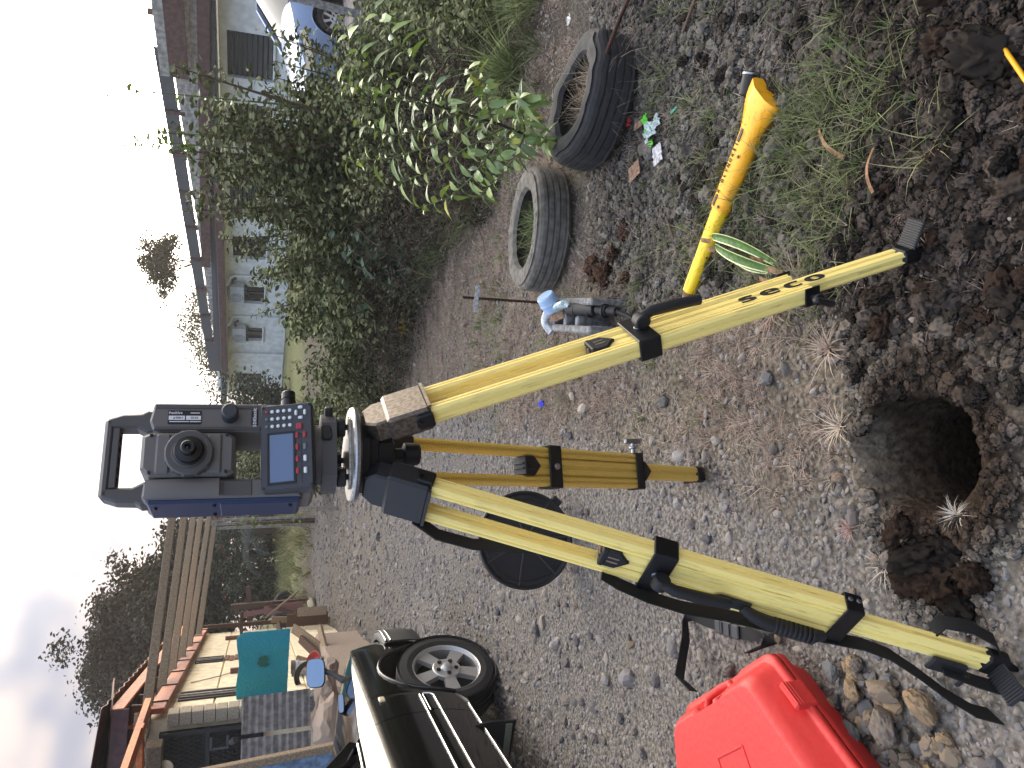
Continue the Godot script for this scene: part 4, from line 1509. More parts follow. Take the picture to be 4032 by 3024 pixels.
# ---------------------------------------------------------------- trees and shrubs
func leaf_mesh(l: float, w: float, m: Material, fold := 0.25, droop := 0.3) -> ArrayMesh:
	var mb := MB.new()
	var prof := [0.0, 0.75, 1.0, 0.62, 0.0]
	var ctr := []
	for k in 5:
		var f := k / 4.0
		ctr.append(Vector3(0, -droop * l * f * f, l * f))
	for k in 4:
		var w0: float = prof[k] * w * 0.5
		var w1: float = prof[k + 1] * w * 0.5
		for s in [-1.0, 1.0]:
			var a: Vector3 = ctr[k] + Vector3(w0 * s, w0 * fold, 0)
			var b: Vector3 = ctr[k + 1] + Vector3(w1 * s, w1 * fold, 0)
			if k > 0:
				if s > 0:
					mb.tri(ctr[k], b, a)
				else:
					mb.tri(ctr[k], a, b)
			if k < 3:
				if s > 0:
					mb.tri(ctr[k], ctr[k + 1], b)
				else:
					mb.tri(ctr[k], b, ctr[k + 1])
			elif k == 3:
				if s > 0:
					mb.tri(ctr[k], ctr[k + 1], a)
				else:
					mb.tri(ctr[k], a, ctr[k + 1])
	return mb.mesh(m)

func look(d: Vector3, roll := 0.0) -> Basis:
	# basis with z along d
	var z := d.normalized()
	var x := Vector3.UP.cross(z)
	if x.length() < 0.01:
		x = Vector3.RIGHT
	x = x.normalized()
	return Basis(x, z.cross(x), z).rotated(z, roll)

# one shrub: forked stems and leaves set along them
func shrub(called: String, label: String, category: String, at: Vector3, tall: float, wide: float, stems: int, leaves: int, leaf: Mesh, c0: Color, c1: Color, group := "", sparse := 0.0, lean := Vector3.ZERO) -> Node3D:
	var root := thing(called, label, category, at, 0.0, group)
	var mb := MB.new()
	var tips := []
	for k in stems:
		var a := rng.randf() * TAU
		var reach := wide * sqrt(rng.randf())
		var top := Vector3(cos(a) * reach, tall * rf(0.6, 1.0), sin(a) * reach) + lean * rf(0.5, 1.0)
		var p0 := Vector3(cos(a), 0, sin(a)) * wide * 0.25 * rng.randf()
		var m1 := p0.lerp(top, 0.4) + Vector3(rf(-1, 1), rf(0, 1), rf(-1, 1)) * wide * 0.15
		var pts := []
		for s in 6:
			var f := s / 5.0
			pts.append(p0.lerp(m1, f).lerp(m1.lerp(top, f), f))
		mb.tube(pts, [0.012 * tall, 0.010 * tall, 0.008 * tall, 0.006 * tall, 0.004 * tall, 0.002 * tall], 5)
		tips.append(pts)
	obj("stem", mb, M.twig, root)
	var xs := []
	var cs := []
	for k in leaves:
		var pts: Array = tips[rng.randi() % tips.size()]
		var f := rf(0.15 + sparse * 0.4, 1.0)
		var i := mini(int(f * 5.0), 4)
		var p: Vector3 = pts[i].lerp(pts[i + 1], f * 5.0 - i)
		var cl := (1.0 - sparse) * wide * 0.28 * (0.25 + 0.75 * sin(PI * clampf(f, 0.05, 0.92)))
		p += Vector3(rng.randfn(), rng.randfn(), rng.randfn()) * cl * 0.6
		if p.y + at.y < height(p.x + at.x, p.z + at.z) + 0.02:
			continue
		var d := Vector3(rng.randfn(), rf(-0.4, 0.9), rng.randfn())
		xs.append(Transform3D(look(d, rf(-1.2, 1.2)) * Basis.from_scale(Vector3.ONE * rf(0.6, 1.2)), p))
		cs.append(c0.lerp(c1, rng.randf()) * rf(0.6, 1.35))
	copies("foliage", leaf, xs, cs, root)
	return root

func tree(called: String, label: String, at: Vector3, trunk_h: float, crown: Vector3, off: Vector3, limbs: int, leaves: int, leaf: Mesh, c0: Color, c1: Color, clump := 0.2, hollow := 0.35) -> Node3D:
	var root := thing(called, label, "tree", at)
	var mb := MB.new()
	var r0 := 0.022 * (trunk_h + crown.y) * (0.45 if crown.x < 1.2 else 1.0)
	var fork := Vector3(rf(-0.1, 0.1), trunk_h, rf(-0.1, 0.1))
	mb.tube([Vector3(0, -0.2, 0), Vector3(0.03, trunk_h * 0.4, 0), fork], [r0 * 1.3, r0, r0 * 0.8], 10)
	obj("trunk", mb, M.bark, root)
	mb = MB.new()
	var ends := []
	for k in limbs:
		var dy := lerpf(-0.45, 1.0, (k + 0.5) / limbs)
		var da := k * 2.39996 + rf(-0.2, 0.2)
		var d := Vector3(cos(da) * sqrt(1.0 - dy * dy), dy, sin(da) * sqrt(1.0 - dy * dy))
		var q := off + d * crown * rf(hollow + 0.3, 0.98)
		var mid := fork.lerp(q, 0.5) + Vector3(rf(-1, 1), rf(0, 1), rf(-1, 1)) * crown.x * 0.14
		var pts := []
		for s in 6:
			var f := s / 5.0
			pts.append(fork.lerp(mid, f).lerp(mid.lerp(q, f), f))
		mb.tube(pts, [r0 * 0.55, r0 * 0.4, r0 * 0.3, r0 * 0.22, r0 * 0.14, r0 * 0.06], 6)
		ends.append(q)
		for j in 3:
			var q2 := q + Vector3(rng.randfn(), rng.randfn() * 0.7, rng.randfn()) * crown.x * 0.2
			mb.tube([pts[3 + (j % 2)], q2], [r0 * 0.14, r0 * 0.04], 4)
			ends.append(q2)
	obj("limb", mb, M.bark, root)
	var xs := []
	var cs := []
	for k in leaves:
		var e: Vector3 = ends[rng.randi() % ends.size()]
		var p := e + Vector3(rng.randfn(), rng.randfn() * 0.75, rng.randfn()) * crown.x * clump
		xs.append(Transform3D(look(Vector3(rng.randfn(), rf(-0.7, 0.6), rng.randfn()), rf(-1.5, 1.5)) * Basis.from_scale(Vector3.ONE * rf(0.7, 1.3)), p))
		cs.append(c0.lerp(c1, rng.randf()) * rf(0.6, 1.3))
	copies("crown", leaf, xs, cs, root)
	return root

func palm(label: String, at: Vector3, tall: float, frond: float, c: Color) -> void:
	var root := thing("palm_tree", label, "palm tree", at)
	var mb := MB.new()
	mb.tube([Vector3(0, -0.2, 0), Vector3(0.1, tall * 0.5, 0), Vector3(0, tall, 0)], [0.14, 0.11, 0.09], 8)
	obj("trunk", mb, M.bark, root)
	for k in 13:
		mb = MB.new()
		mb.colored = true
		mb.col = c * rf(0.7, 1.2)
		var a := TAU * k / 13.0 + rf(-0.2, 0.2)
		var o := Vector3(cos(a), 0, sin(a))
		var lift := rf(0.2, 1.1)
		var prev := Vector3(0, tall, 0)
		for s in 14:
			var f := (s + 1) / 14.0
			var p := Vector3(0, tall, 0) + o * frond * f * 0.9 + Vector3.UP * frond * (lift * f - (lift * 0.5 + 0.5) * f * f)
			var dirn := (p - prev).normalized()
			var side := dirn.cross(Vector3.UP).normalized()
			var w := frond * 0.30 * sin(PI * clampf(f * 0.85 + 0.1, 0, 1))
			for sg in [-1.0, 1.0]:
				for h in 2:
					var b: Vector3 = prev.lerp(p, h * 0.5)
					mb.tri(b - dirn * 0.007, b + dirn * 0.010, b + side * w * sg + dirn * w * 0.5 - Vector3.UP * w * 0.35)
			mb.bar(prev, p, 0.014, 0.01)
			prev = p
		obj("frond", mb, M.palm_leaf, root)

func build_far() -> void:
	var leaf_far := leaf_mesh(0.12, 0.065, M.leaf)
	var leaf_mid := leaf_mesh(0.13, 0.065, M.leaf)
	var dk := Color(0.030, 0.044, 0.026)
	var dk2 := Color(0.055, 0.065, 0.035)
	# the big tree behind the house on the left
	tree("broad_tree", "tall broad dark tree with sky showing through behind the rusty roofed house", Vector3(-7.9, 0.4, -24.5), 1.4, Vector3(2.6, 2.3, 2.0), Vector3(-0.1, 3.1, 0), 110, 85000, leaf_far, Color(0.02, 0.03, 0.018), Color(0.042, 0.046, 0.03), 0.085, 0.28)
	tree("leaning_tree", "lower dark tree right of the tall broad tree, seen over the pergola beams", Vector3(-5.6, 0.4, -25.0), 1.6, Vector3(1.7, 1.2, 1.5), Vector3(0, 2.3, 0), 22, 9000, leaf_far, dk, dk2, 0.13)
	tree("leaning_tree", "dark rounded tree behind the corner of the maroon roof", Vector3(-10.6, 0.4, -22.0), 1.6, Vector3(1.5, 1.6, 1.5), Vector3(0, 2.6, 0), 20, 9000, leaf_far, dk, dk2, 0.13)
	# hedge that closes the drive
	var spots := [[-7.7, -22.5, 2.5], [-6.6, -23.0, 2.7], [-5.6, -22.6, 2.4], [-4.9, -24.0, 2.6], [-4.0, -23.0, 2.3], [-3.2, -24.5, 2.5], [-2.5, -22.5, 2.1], [-1.5, -23.5, 2.2], [-0.6, -22.0, 1.9], [-8.6, -24.0, 2.6], [-7.0, -26.5, 2.9], [-4.6, -27.0, 2.9], [-2.4, -27.0, 2.7]]
	for k in spots.size():
		var s: Array = spots[k]
		var at := ground_at(s[0], s[1])
		var lab: String = "dark shrub closing the end of the drive, " + ["at the left by the house corner", "", "", "behind the drooping palm", "right of the drooping palm", "behind the three pale posts", "just left of the instrument", "behind the instrument", "behind the instrument, low right one", "at the far left edge of the hedge", "tall one at the back left", "tall one at the back middle", "tall one at the back right"][k]
		var nm := "hedge_shrub"
		if k in [1, 2]:
			lab = "flowering shrub with red blooms in the hedge behind the pergola beams, " + ("left one" if k == 1 else "right one")
			nm = "flowering_shrub"
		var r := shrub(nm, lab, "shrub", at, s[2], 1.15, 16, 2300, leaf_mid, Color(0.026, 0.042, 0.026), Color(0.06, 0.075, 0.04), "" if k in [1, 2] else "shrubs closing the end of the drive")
		if k in [1, 2]:
			var xs := []
			var cs := []
			for j in 50:
				var a := rng.randf() * TAU
				xs.append(Transform3D(look(Vector3(rng.randfn(), rng.randf(), 1.0 + rng.randf())) * Basis.from_scale(Vector3.ONE * rf(0.5, 0.9)), Vector3(cos(a) * 1.0, s[2] * rf(0.35, 0.95), 0.5 + sin(a) * 0.6)))
				cs.append(Color(0.5, 0.075, 0.035) * rf(0.7, 1.2))
			copies("flower", leaf_mid, xs, cs, r)
	palm("small dark palm with drooping fronds before the hedge at the drive's end", ground_at(-4.0, -20.5), 0.9, 1.3, Color(0.028, 0.04, 0.03))
	palm("tall thin palm showing above the pergola beams", ground_at(-6.0, -30.0), 3.2, 1.2, Color(0.03, 0.04, 0.026))
	palm("little palm at the top left above the maroon roof", ground_at(-13.2, -26.0), 3.9, 1.0, Color(0.03, 0.04, 0.026))
	# bushes behind the instrument, where the drive narrows
	for k in 4:
		var x: float = [-1.75, -1.1, -0.55, -1.5][k]
		var z: float = [-14.5, -12.6, -11.0, -17.0][k]
		shrub("drive_bush", ["loose green bush behind the instrument, farther one", "loose green bush behind the instrument, middle one", "green bush right behind the instrument near the long hedge", "tall green bush behind the grey pole and the instrument"][k], "shrub", ground_at(x, z), [1.1, 0.95, 0.8, 1.7][k], 0.75, 14, 1500, leaf_mesh(0.10, 0.05, M.leaf), Color(0.06, 0.085, 0.03), Color(0.15, 0.17, 0.06))
	# trees behind the long white building
	tree("roadside_tree", "small tree with an airy crown showing above the long roof", Vector3(4.6, 0.5, -33.0), 3.3, Vector3(1.0, 0.9, 0.9), Vector3(0, 4.5, 0), 16, 5200, leaf_far, Color(0.05, 0.055, 0.025), Color(0.10, 0.095, 0.045), 0.17, 0.0)
	for k in 5:
		tree("roofline_tree", ["dark tree behind the far end of the long roof, tallest of the row", "bushy tree behind the roof end, next to the tallest", "low tree behind the gutter end of the building", "small feathery tree against the sky beside the instrument", "bushy tree behind the middle of the long roof"][k], Vector3([2.6, 1.6, 0.9, 0.2, 3.4][k], 0.5, [-37.0, -38.0, -37.0, -36.0, -38.0][k]), [2.2, 1.9, 1.5, 1.3, 1.9][k], Vector3(1.1, 0.95, 1.0), Vector3(0, [3.5, 3.2, 2.5, 2.2, 3.1][k], 0), 14, 900, leaf_far, Color(0.05, 0.06, 0.025), Color(0.13, 0.13, 0.055), 0.2)
	palm("small palm between the roof end and the instrument", Vector3(1.1, 0.5, -35.0), 2.4, 1.2, Color(0.06, 0.065, 0.03))
	# posts and pickets that carry the far end of the pergola
	var posts := [[-2.735, -15.5, 2.50, "tallest of the three pale posts at the far end of the pergola"], [-2.85, -15.7, 2.27, "middle one of the three pale posts at the far end of the pergola"], [-2.97, -15.9, 2.06, "leftmost of the three pale posts at the far end of the pergola"]]
	for p in posts:
		var mb := MB.new()
		mb.rod(ground_at(p[0], p[1]) - Vector3(0, 0.1, 0), Vector3(p[0], p[2], p[1]), 0.028, 10)
		tag(obj("pergola_post", mb, M.pole_grey), p[3], "post")
	var mp := MB.new()
	mp.rod(ground_at(-2.17, -13.0), Vector3(-2.16, 1.0, -13.05), 0.035, 12)
	tag(obj("pipe_post", mp, M.pole_grey), "short grey pipe standing at the edge of the drive below the instrument's blue side", "post")
	# climbing plant on the posts
	shrub("climbing_plant", "thin climber with pale green leaves hanging on the three pale posts", "plant", ground_at(-2.85, -15.6), 1.9, 0.22, 6, 90, leaf_mesh(0.12, 0.06, M.leaf), Color(0.14, 0.19, 0.05), Color(0.24, 0.27, 0.09))
	# bin with bundle in front of the hedge
	var bin := thing("bin", "dark navy bin with pale edges before the hedge at the drive's end", "bin", ground_at(-6.25, -25.0) + Vector3(0, 0.02, 0))
	var mb := MB.new()
	mb.prism(tf(Vector3(0, 0, -0.16)), PackedVector2Array([Vector2(-0.15, 0.0), Vector2(0.14, 0.0), Vector2(0.2, 0.68), Vector2(-0.2, 0.68)]), 0.32, 0.02)
	obj("body", mb, M.bin_navy, bin)
	mb = MB.new()
	mb.box(tf(Vector3(-0.19, 0.34, 0.165), 0, 0, -0.06), Vector3(0.03, 0.6, 0.02), 0.004)
	mb.box(tf(Vector3(-0.16, 0.08, 0.17)), Vector3(0.12, 0.13, 0.03), 0.01)
	obj("pale_edge", mb, M.paper_white, bin)
	var bag := obj("bundle", rock_mesh(2, M.bag_grey, 5, 0.5, 3), M.bag_grey)
	bag.transform = Transform3D(Basis.from_scale(Vector3(0.2, 0.17, 0.16)), bin.position + Vector3(0.0, 0.80, 0))
	tag(bag, "crumpled grey bundle lying on the navy bin", "bundle")
	# cross of timber left at the gate opening
	timber("gate_post", Vector3(-4.56, 0.3, -16.0), Vector3(-4.58, 1.78, -16.0), 0.11, 0.08, M.brown_timber, "upright brown plank of the broken timber gate")
	timber("gate_rail", Vector3(-4.95, 1.40, -16.06), Vector3(-4.2, 1.46, -16.06), 0.09, 0.04, M.brown_timber, "level brown board nailed across the broken timber gate")
	timber("pink_board", Vector3(-4.68, 1.02, -15.93), Vector3(-4.73, 1.60, -15.93), 0.10, 0.03, M.pink_timber, "short pinkish board standing beside the upright brown plank")
	timber("pink_board", Vector3(-4.62, 0.38, -15.9), Vector3(-4.67, 1.15, -15.9), 0.18, 0.03, M.pink_timber, "wide pinkish board at the foot of the broken timber gate")
	timber("brace_board", Vector3(-4.85, 0.4, -15.86), Vector3(-4.55, 1.05, -15.84), 0.08, 0.03, M.brown_timber, "brown brace leaning across the pinkish boards")
	timber("thin_pole", Vector3(-4.28, 0.5, -15.75), Vector3(-4.76, 1.13, -15.7), 0.035, 0.035, M.pale_timber, "thin pale stick leaning against the broken timber gate")
	var rim := MB.new()
	for k in 3:
		rim = MB.new()
		var pts := []
		for s in 17:
			var a := TAU * s / 16.0
			pts.append(Vector3(cos(a) * 0.26, sin(a) * 0.26, 0.04 * k))
		rim.tube(pts, 0.07, 8)
		var o := obj("old_tyre", rim, M.tyre)
		o.position = Vector3(-5.0 - 0.13 * k, 0.62 + 0.02 * k, -17.4)
		o.rotation = Vector3(0.15, 0.7, 0)
		tag(o, ["grey old tyre behind the broken timber gate, nearest of three", "grey old tyre behind the broken timber gate, middle of three", "grey old tyre behind the broken timber gate, farthest of three"][k], "tyre", "old tyres behind the timber gate")

func timber(called: String, a: Vector3, b: Vector3, w: float, t: float, m: Material, label: String, category := "board", group := "", face := Vector3(0, 0, 1)) -> MeshInstance3D:
	var mb := MB.new()
	mb.bar(Vector3.ZERO, b - a, w, t, face, 0.004)
	var o := obj(called, mb, m)
	o.position = a
	return tag(o, label, category, group) as MeshInstance3D

# ---------------------------------------------------------------- house on the left
func build_house() -> void:
	var house := thing("house", "cream boarded house with rust coloured eaves and maroon roof on the left", "house", Vector3(-3.0, 0.0, -7.4))
	# house axes: x along the long wall away from the camera, z outwards to the drive
	var along := Vector3(-1.36, 0, -6.6).normalized()
	var outw := Vector3(-along.z, 0, along.x)
	house.basis = Basis(along, Vector3.UP, outw)
	var L := 6.75
	var mb := MB.new()
	mb.box(tf(Vector3(L / 2, 1.12, -0.35)), Vector3(L, 2.24, 0.5))
	obj("wall", mb, M.cream_wall, house)
	# board joints
	var k := 0
	for y in [0.35, 0.65, 0.95, 1.25, 1.55, 1.85, 2.12]:
		mb = MB.new()
		mb.box(tf(Vector3(L / 2 - 0.0, y, -0.091)), Vector3(L, 0.285, 0.022), 0.006)
		obj("wall_board", mb, M.cream_wall, house)
	# windows with dark slats
	for w in [[0.95, 1.25, 2.05, 0.42], [3.45, 1.72, 2.06, 0.42]]:
		mb = MB.new()
		mb.box(tf(Vector3(w[0], (w[1] + w[2]) / 2, -0.078)), Vector3(w[3], w[2] - w[1], 0.03))
		var win := obj("window", mb, M.gate_black, house)
		for s in 3:
			mb = MB.new()
			mb.box(tf(Vector3(w[0] - w[3] * 0.33 + s * w[3] * 0.33, (w[1] + w[2]) / 2, -0.057)), Vector3(0.045, w[2] - w[1], 0.02), 0.004)
			obj("window_bar", mb, M.window_frame_brown if s != 1 else M.pole_grey, win)
	# brick infill under the second window
	for r in 4:
		for c in 3:
			mb = MB.new()
			mb.box(tf(Vector3(3.30 + c * 0.145 + (0.06 if r % 2 else 0.0), 1.49 + r * 0.062, -0.074)), Vector3(0.135, 0.054, 0.02), 0.004)
			obj("brick", mb, M.brick, house)
	for p in [[5.6, 1.62], [2.2, 1.45]]:
		mb = MB.new()
		mb.box(tf(Vector3(p[0], p[1], -0.05)), Vector3(0.07, 0.3, 0.06), 0.005)
		obj("wall_block", mb, M.pink_timber, house)
	# loose cable on the wall
	mb = MB.new()
	mb.tube([Vector3(1.75, 2.0, -0.07), Vector3(1.8, 1.9, -0.065), Vector3(2.0, 1.7, -0.065), Vector3(2.3, 1.5, -0.065), Vector3(2.9, 1.38, -0.065)], 0.006, 6)
	obj("cable", mb, M.pole_grey, house)
	# fascia beam along the wall head
	mb = MB.new()
	mb.box(tf(Vector3(L / 2, 2.16, 0.0)), Vector3(L + 0.1, 0.14, 0.05), 0.006)
	obj("fascia_beam", mb, M.house_fascia, house)
	for s in 8:
		mb = MB.new()
		mb.box(tf(Vector3(0.25 + s * 0.88, 2.16, 0.033)), Vector3(0.02, 0.15, 0.012))
		obj("fascia_bracket", mb, M.roof_maroon, house)
	# raking boards, soffit and roof sheet
	mb = MB.new()
	mb.box(tf(Vector3(L / 2, 2.46, 0.06)), Vector3(L + 0.3, 0.11, 0.03), 0.004)
	obj("eave_board", mb, M.house_orange, house)
	mb = MB.new()
	mb.box(tf(Vector3(L / 2, 2.33, -0.12)), Vector3(L, 0.2, 0.03))
	obj("eave_panel", mb, M.house_orange, house)
	for s in 14:
		mb = MB.new()
		mb.box(tf(Vector3(0.1 + s * 0.5, 2.38, -0.4), 0.1), Vector3(0.05, 0.09, 0.9), 0.004)
		obj("rafter", mb, M.brown_timber, house)
	var g := []
	for i in 2:
		var row := []
		for j in 120:
			row.append(Vector3(-0.35 + (L + 0.6) * j / 119.0, 2.545 + 0.012 * sin(j * 1.3) + (0.32 if i == 0 else 0.0), -2.6 if i == 0 else 0.12))
		g.append(row)
	mb = MB.new()
	mb.sheet(g, 0.006)
	obj("roof", mb, M.roof_maroon, house)
	mb = MB.new()
	mb.bar(Vector3(L + 0.02, 0.0, 0.03), Vector3(L + 0.02, 2.2, 0.03), 0.07, 0.07)
	obj("corner_post", mb, M.brown_timber, house)
	# near end with its gable edge, seen square on
	var front := thing("house_porch", "dark near end of the cream house with black gate and orange beam", "porch", Vector3(-3.0, 0, -7.38))
	mb = MB.new()
	for r in 8:
		mb = MB.new()
		mb.box(tf(Vector3(-0.07 - 0.002 * (r % 2), 1.30 + r * 0.102, 0.0)), Vector3(0.12, 0.097, 0.14), 0.006)
		obj("block", mb, M.block_pale, front)
	mb = MB.new()
	mb.box(tf(Vector3(-0.06, 0.62, 0.0)), Vector3(0.15, 1.24, 0.16), 0.008)
	obj("pillar", mb, M.concrete, front)
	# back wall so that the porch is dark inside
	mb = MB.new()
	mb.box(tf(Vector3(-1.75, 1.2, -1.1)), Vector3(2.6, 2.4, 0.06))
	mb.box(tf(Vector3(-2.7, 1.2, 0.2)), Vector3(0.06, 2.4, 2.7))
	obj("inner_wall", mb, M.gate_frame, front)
	mb = MB.new()
	mb.box(tf(Vector3(-1.0, 2.205, 0.62), 0, 0.0, 0.0), Vector3(2.3, 0.05, 0.1), 0.004)
	mb.bar(Vector3(0.08, 2.22, 0.05), Vector3(0.09, 2.22, 1.35), 0.05, 0.13, Vector3.RIGHT)
	obj("orange_beam", mb, M.house_orange, front)
	mb = MB.new()
	mb.bar(Vector3(-0.10, 2.12, 0.42), Vector3(-2.4, 2.12, 0.42), 0.16, 0.12, Vector3.UP, 0.006)
	obj("grey_beam", mb, M.old_timber, front)
	# gable roof edge
	g = []
	for i in 2:
		var row := []
		for j in 60:
			row.append(Vector3(0.12 - 2.6 * j / 59.0, 2.50 + 0.010 * sin(j * 1.5) + (0.10 if i == 0 else 0.0), -0.6 if i == 0 else 0.12 + 0.9 * j / 59.0))
		g.append(row)
	mb = MB.new()
	mb.sheet(g, 0.006)
	obj("roof_edge", mb, M.roof_maroon, front)
	mb = MB.new()
	mb.bar(Vector3(0.1, 2.43, 0.12), Vector3(-2.5, 2.43, 1.0), 0.02, 0.13, Vector3.UP)
	obj("barge_board", mb, M.roof_maroon, front)
	mb = MB.new()
	mb.bar(Vector3(0.06, 2.30, 0.14), Vector3(-2.5, 2.33, 1.02), 0.035, 0.035, Vector3.UP)
	obj("batten", mb, M.pale_timber, front)
	for s in 6:
		mb = MB.new()
		mb.bar(Vector3(-0.02 - s * 0.09, 2.27, 0.22 + s * 0.035), Vector3(-0.02 - s * 0.09, 2.20, 0.24 + s * 0.035), 0.03, 0.05, Vector3.RIGHT)
		obj("rafter_end", mb, M.pale_timber, front)
	# black gate of expanded mesh
	var gate := thing("gate", "black expanded metal gate closing the porch of the cream house", "gate", Vector3(-3.16, 1.28, -7.22))
	mb = MB.new()
	for y in [0.0, 0.44, 0.82]:
		mb.bar(Vector3(0.02, y, 0), Vector3(-1.9, y, 0), 0.03, 0.025, Vector3.FORWARD)
	for x in [0.0, -0.62, -1.3, -1.9]:
		mb.bar(Vector3(x, 0, 0), Vector3(x, 0.82, 0), 0.03, 0.026, Vector3.FORWARD)
	obj("frame", mb, M.gate_frame, gate)
	mb = MB.new()
	for r in 20:
		for c in 46:
			var x := -0.02 - c * 0.041 - (0.0205 if r % 2 else 0.0)
			var y := 0.02 + r * 0.041
			mb.bar(Vector3(x, y - 0.016, 0), Vector3(x - 0.0205, y + 0.016, 0.006), 0.014, 0.004, Vector3.FORWARD)
			mb.bar(Vector3(x - 0.0205, y + 0.016, 0.006), Vector3(x - 0.041, y - 0.016, 0), 0.014, 0.004, Vector3.FORWARD)
	obj("mesh_panel", mb, M.gate_black, gate)
	mb = MB.new()
	mb.box(tf(Vector3(-0.97, 0.40, -0.08)), Vector3(1.94, 0.88, 0.02))
	obj("back_panel", mb, M.gate_black, gate)
	mb = MB.new()
	mb.box(tf(Vector3(-0.16, 0.34, 0.02)), Vector3(0.02, 0.13, 0.02))
	mb.box(tf(Vector3(-0.11, 0.41, 0.02)), Vector3(0.12, 0.02, 0.02))
	mb.box(tf(Vector3(-0.11, 0.27, 0.02)), Vector3(0.12, 0.02, 0.02))
	mb.rod(Vector3(-0.12, 0.24, 0.02), Vector3(-0.09, 0.2, 0.05), 0.03, 10)
	obj("latch", mb, M.gutter_grey, gate)
	var lamp := MB.new()
	lamp.lathe(Transform3D(Basis.from_euler(Vector3(1.2, 0, 0.3)), Vector3.ZERO), [Vector2(0.0, 0.0), Vector2(0.05, 0.006), Vector2(0.06, 0.016), Vector2(0.045, 0.03), Vector2(0.0, 0.036)], 16)
	var lo := obj("wall_lamp", lamp, M.light_plastic)
	lo.position = Vector3(-3.30, 2.02, -6.98)
	tag(lo, "round cream lamp, unlit, on the grey beam above the black gate", "lamp")
	# pergola beams over the drive
	var bs := [[Vector3(-3.02, 2.25, -7.5), Vector3(-1.70, 2.31, -10.0)], [Vector3(-3.25, 2.24, -8.5), Vector3(-1.95, 2.30, -11.5)], [Vector3(-3.46, 2.24, -9.5), Vector3(-2.32, 2.30, -13.0)], [Vector3(-3.66, 2.22, -10.5), Vector3(-2.54, 2.26, -14.0)], [Vector3(-3.88, 2.215, -11.5), Vector3(-2.79, 2.19, -15.0)], [Vector3(-4.16, 2.18, -13.0), Vector3(-2.98, 2.12, -16.0)]]
	var names := ["nearest", "second nearest", "third nearest", "third farthest", "second farthest", "farthest"]
	for i in 6:
		var a: Vector3 = bs[i][0]
		var b: Vector3 = bs[i][1]
		var d := (b - a).normalized()
		timber("pergola_beam", a - d * 0.3, b + d * 0.9, 0.045, 0.085, M.old_timber, "%s of the long weathered timber beams running from the house over the drive" % names[i], "beam", "pergola beams over the drive", Vector3.UP)
	timber("pergola_end", Vector3(-1.45, 2.26, -11.2), Vector3(-3.0, 2.06, -17.2), 0.04, 0.12, M.house_fascia, "reddish board that joins the far ends of the pergola beams", "board", "", Vector3.UP)
	# raised edge and clutter in front of the wall
	var plinth := MB.new()
	plinth.prism(Transform3D(Basis(Vector3(1, 0, 0), Vector3(0, 0, -1), Vector3(0, 1, 0)), Vector3(0, -0.1, 0)), PackedVector2Array([Vector2(-2.84, 6.0), Vector2(-3.06, 8.2), Vector2(-3.22, 9.3), Vector2(-3.42, 10.4), Vector2(-3.9, 10.4), Vector2(-3.6, 7.0), Vector2(-4.2, 6.0)]), 0.66, 0.03)
	tag(obj("plinth", plinth, M.rubble), "pinkish rubble and concrete plinth along the cream house", "plinth")
	var slab_i := 0
	for p in [[-2.86, 0.72, -6.9, 0.2], [-2.95, 0.70, -6.45, 0.26], [-3.2, 0.72, -6.2, 0.22], [-2.78, 0.66, -7.3, 0.15], [-3.05, 0.74, -7.0, 0.18]]:
		var o := obj("rubble_block", rock_mesh(2, M.rubble, 300 + slab_i, 0.3, 8), M.rubble)
		o.transform = Transform3D(Basis.from_euler(Vector3(0.1, slab_i * 0.9, 0.15)) * Basis.from_scale(Vector3(1.1, 0.6, 0.9) * p[3]), Vector3(p[0], p[1], p[2]))
		tag(o, "broken pinkish rubble block on the plinth below the grey iron sheets", "rubble", "rubble blocks on the plinth")
		slab_i += 1
	# two ribbed iron sheets leaning below the gate
	for q in 2:
		var gg := []
		for i in 60:
			var row := []
			for j in 2:
				var f := i / 59.0
				var rib := 0.010 * maxf(0.0, sin(f * TAU * 9.0)) + 0.006 * maxf(0.0, sin(f * TAU * 18.0 + 0.7))
				row.append(Vector3(-0.30 * j, 0.56 * (1.0 - f), 0.22 * f + rib))
			gg.append(row)
		var sm := MB.new()
		sm.sheet(gg, 0.004)
		var o := obj("iron_sheet", sm, M.iron_sheet)
		o.position = Vector3(-2.80 - 0.295 * q, 0.87, -6.98 + 0.16 * q)
		o.rotation.y = 0.45
		tag(o, ["grey ribbed iron sheet leaning below the black gate, right one beside the towel", "grey ribbed iron sheet leaning below the black gate, left one beside the blue panel"][q], "metal sheet", "iron sheets leaning at the porch")
	# blue sheet leaning in the near left corner
	var bl := thing("leaning_sheet", "pale blue painted panel with a light rim leaning at the left edge by the car", "panel", Vector3(-2.70, 0.0, -5.55))
	mb = MB.new()
	mb.prism(tf(Vector3(0, 0, -0.02)), PackedVector2Array([Vector2(-0.02, 0.35), Vector2(0.02, 0.76), Vector2(-0.03, 1.66), Vector2(-0.9, 1.7), Vector2(-0.9, 0.35)]), 0.03, 0.004)
	obj("board", mb, M.sheet_blue, bl)
	mb = MB.new()
	mb.bar(Vector3(0.03, 0.36, 0), Vector3(0.045, 0.78, 0), 0.05, 0.06, Vector3.FORWARD, 0.006)
	mb.bar(Vector3(0.045, 0.76, 0), Vector3(-0.02, 1.7, 0), 0.055, 0.06, Vector3.FORWARD, 0.006)
	obj("rim", mb, M.pale_timber, bl)
	# towel over a rail
	timber("towel_rail", Vector3(-2.35, 1.46, -8.02), Vector3(-3.75, 1.47, -8.02), 0.03, 0.03, M.brown_timber, "thin brown rail under the turquoise towel", "rail")
	var tw := thing("towel", "turquoise towel hung up to dry in front of the cream house", "towel", Vector3(-2.86, 1.49, -7.95))
	g = []
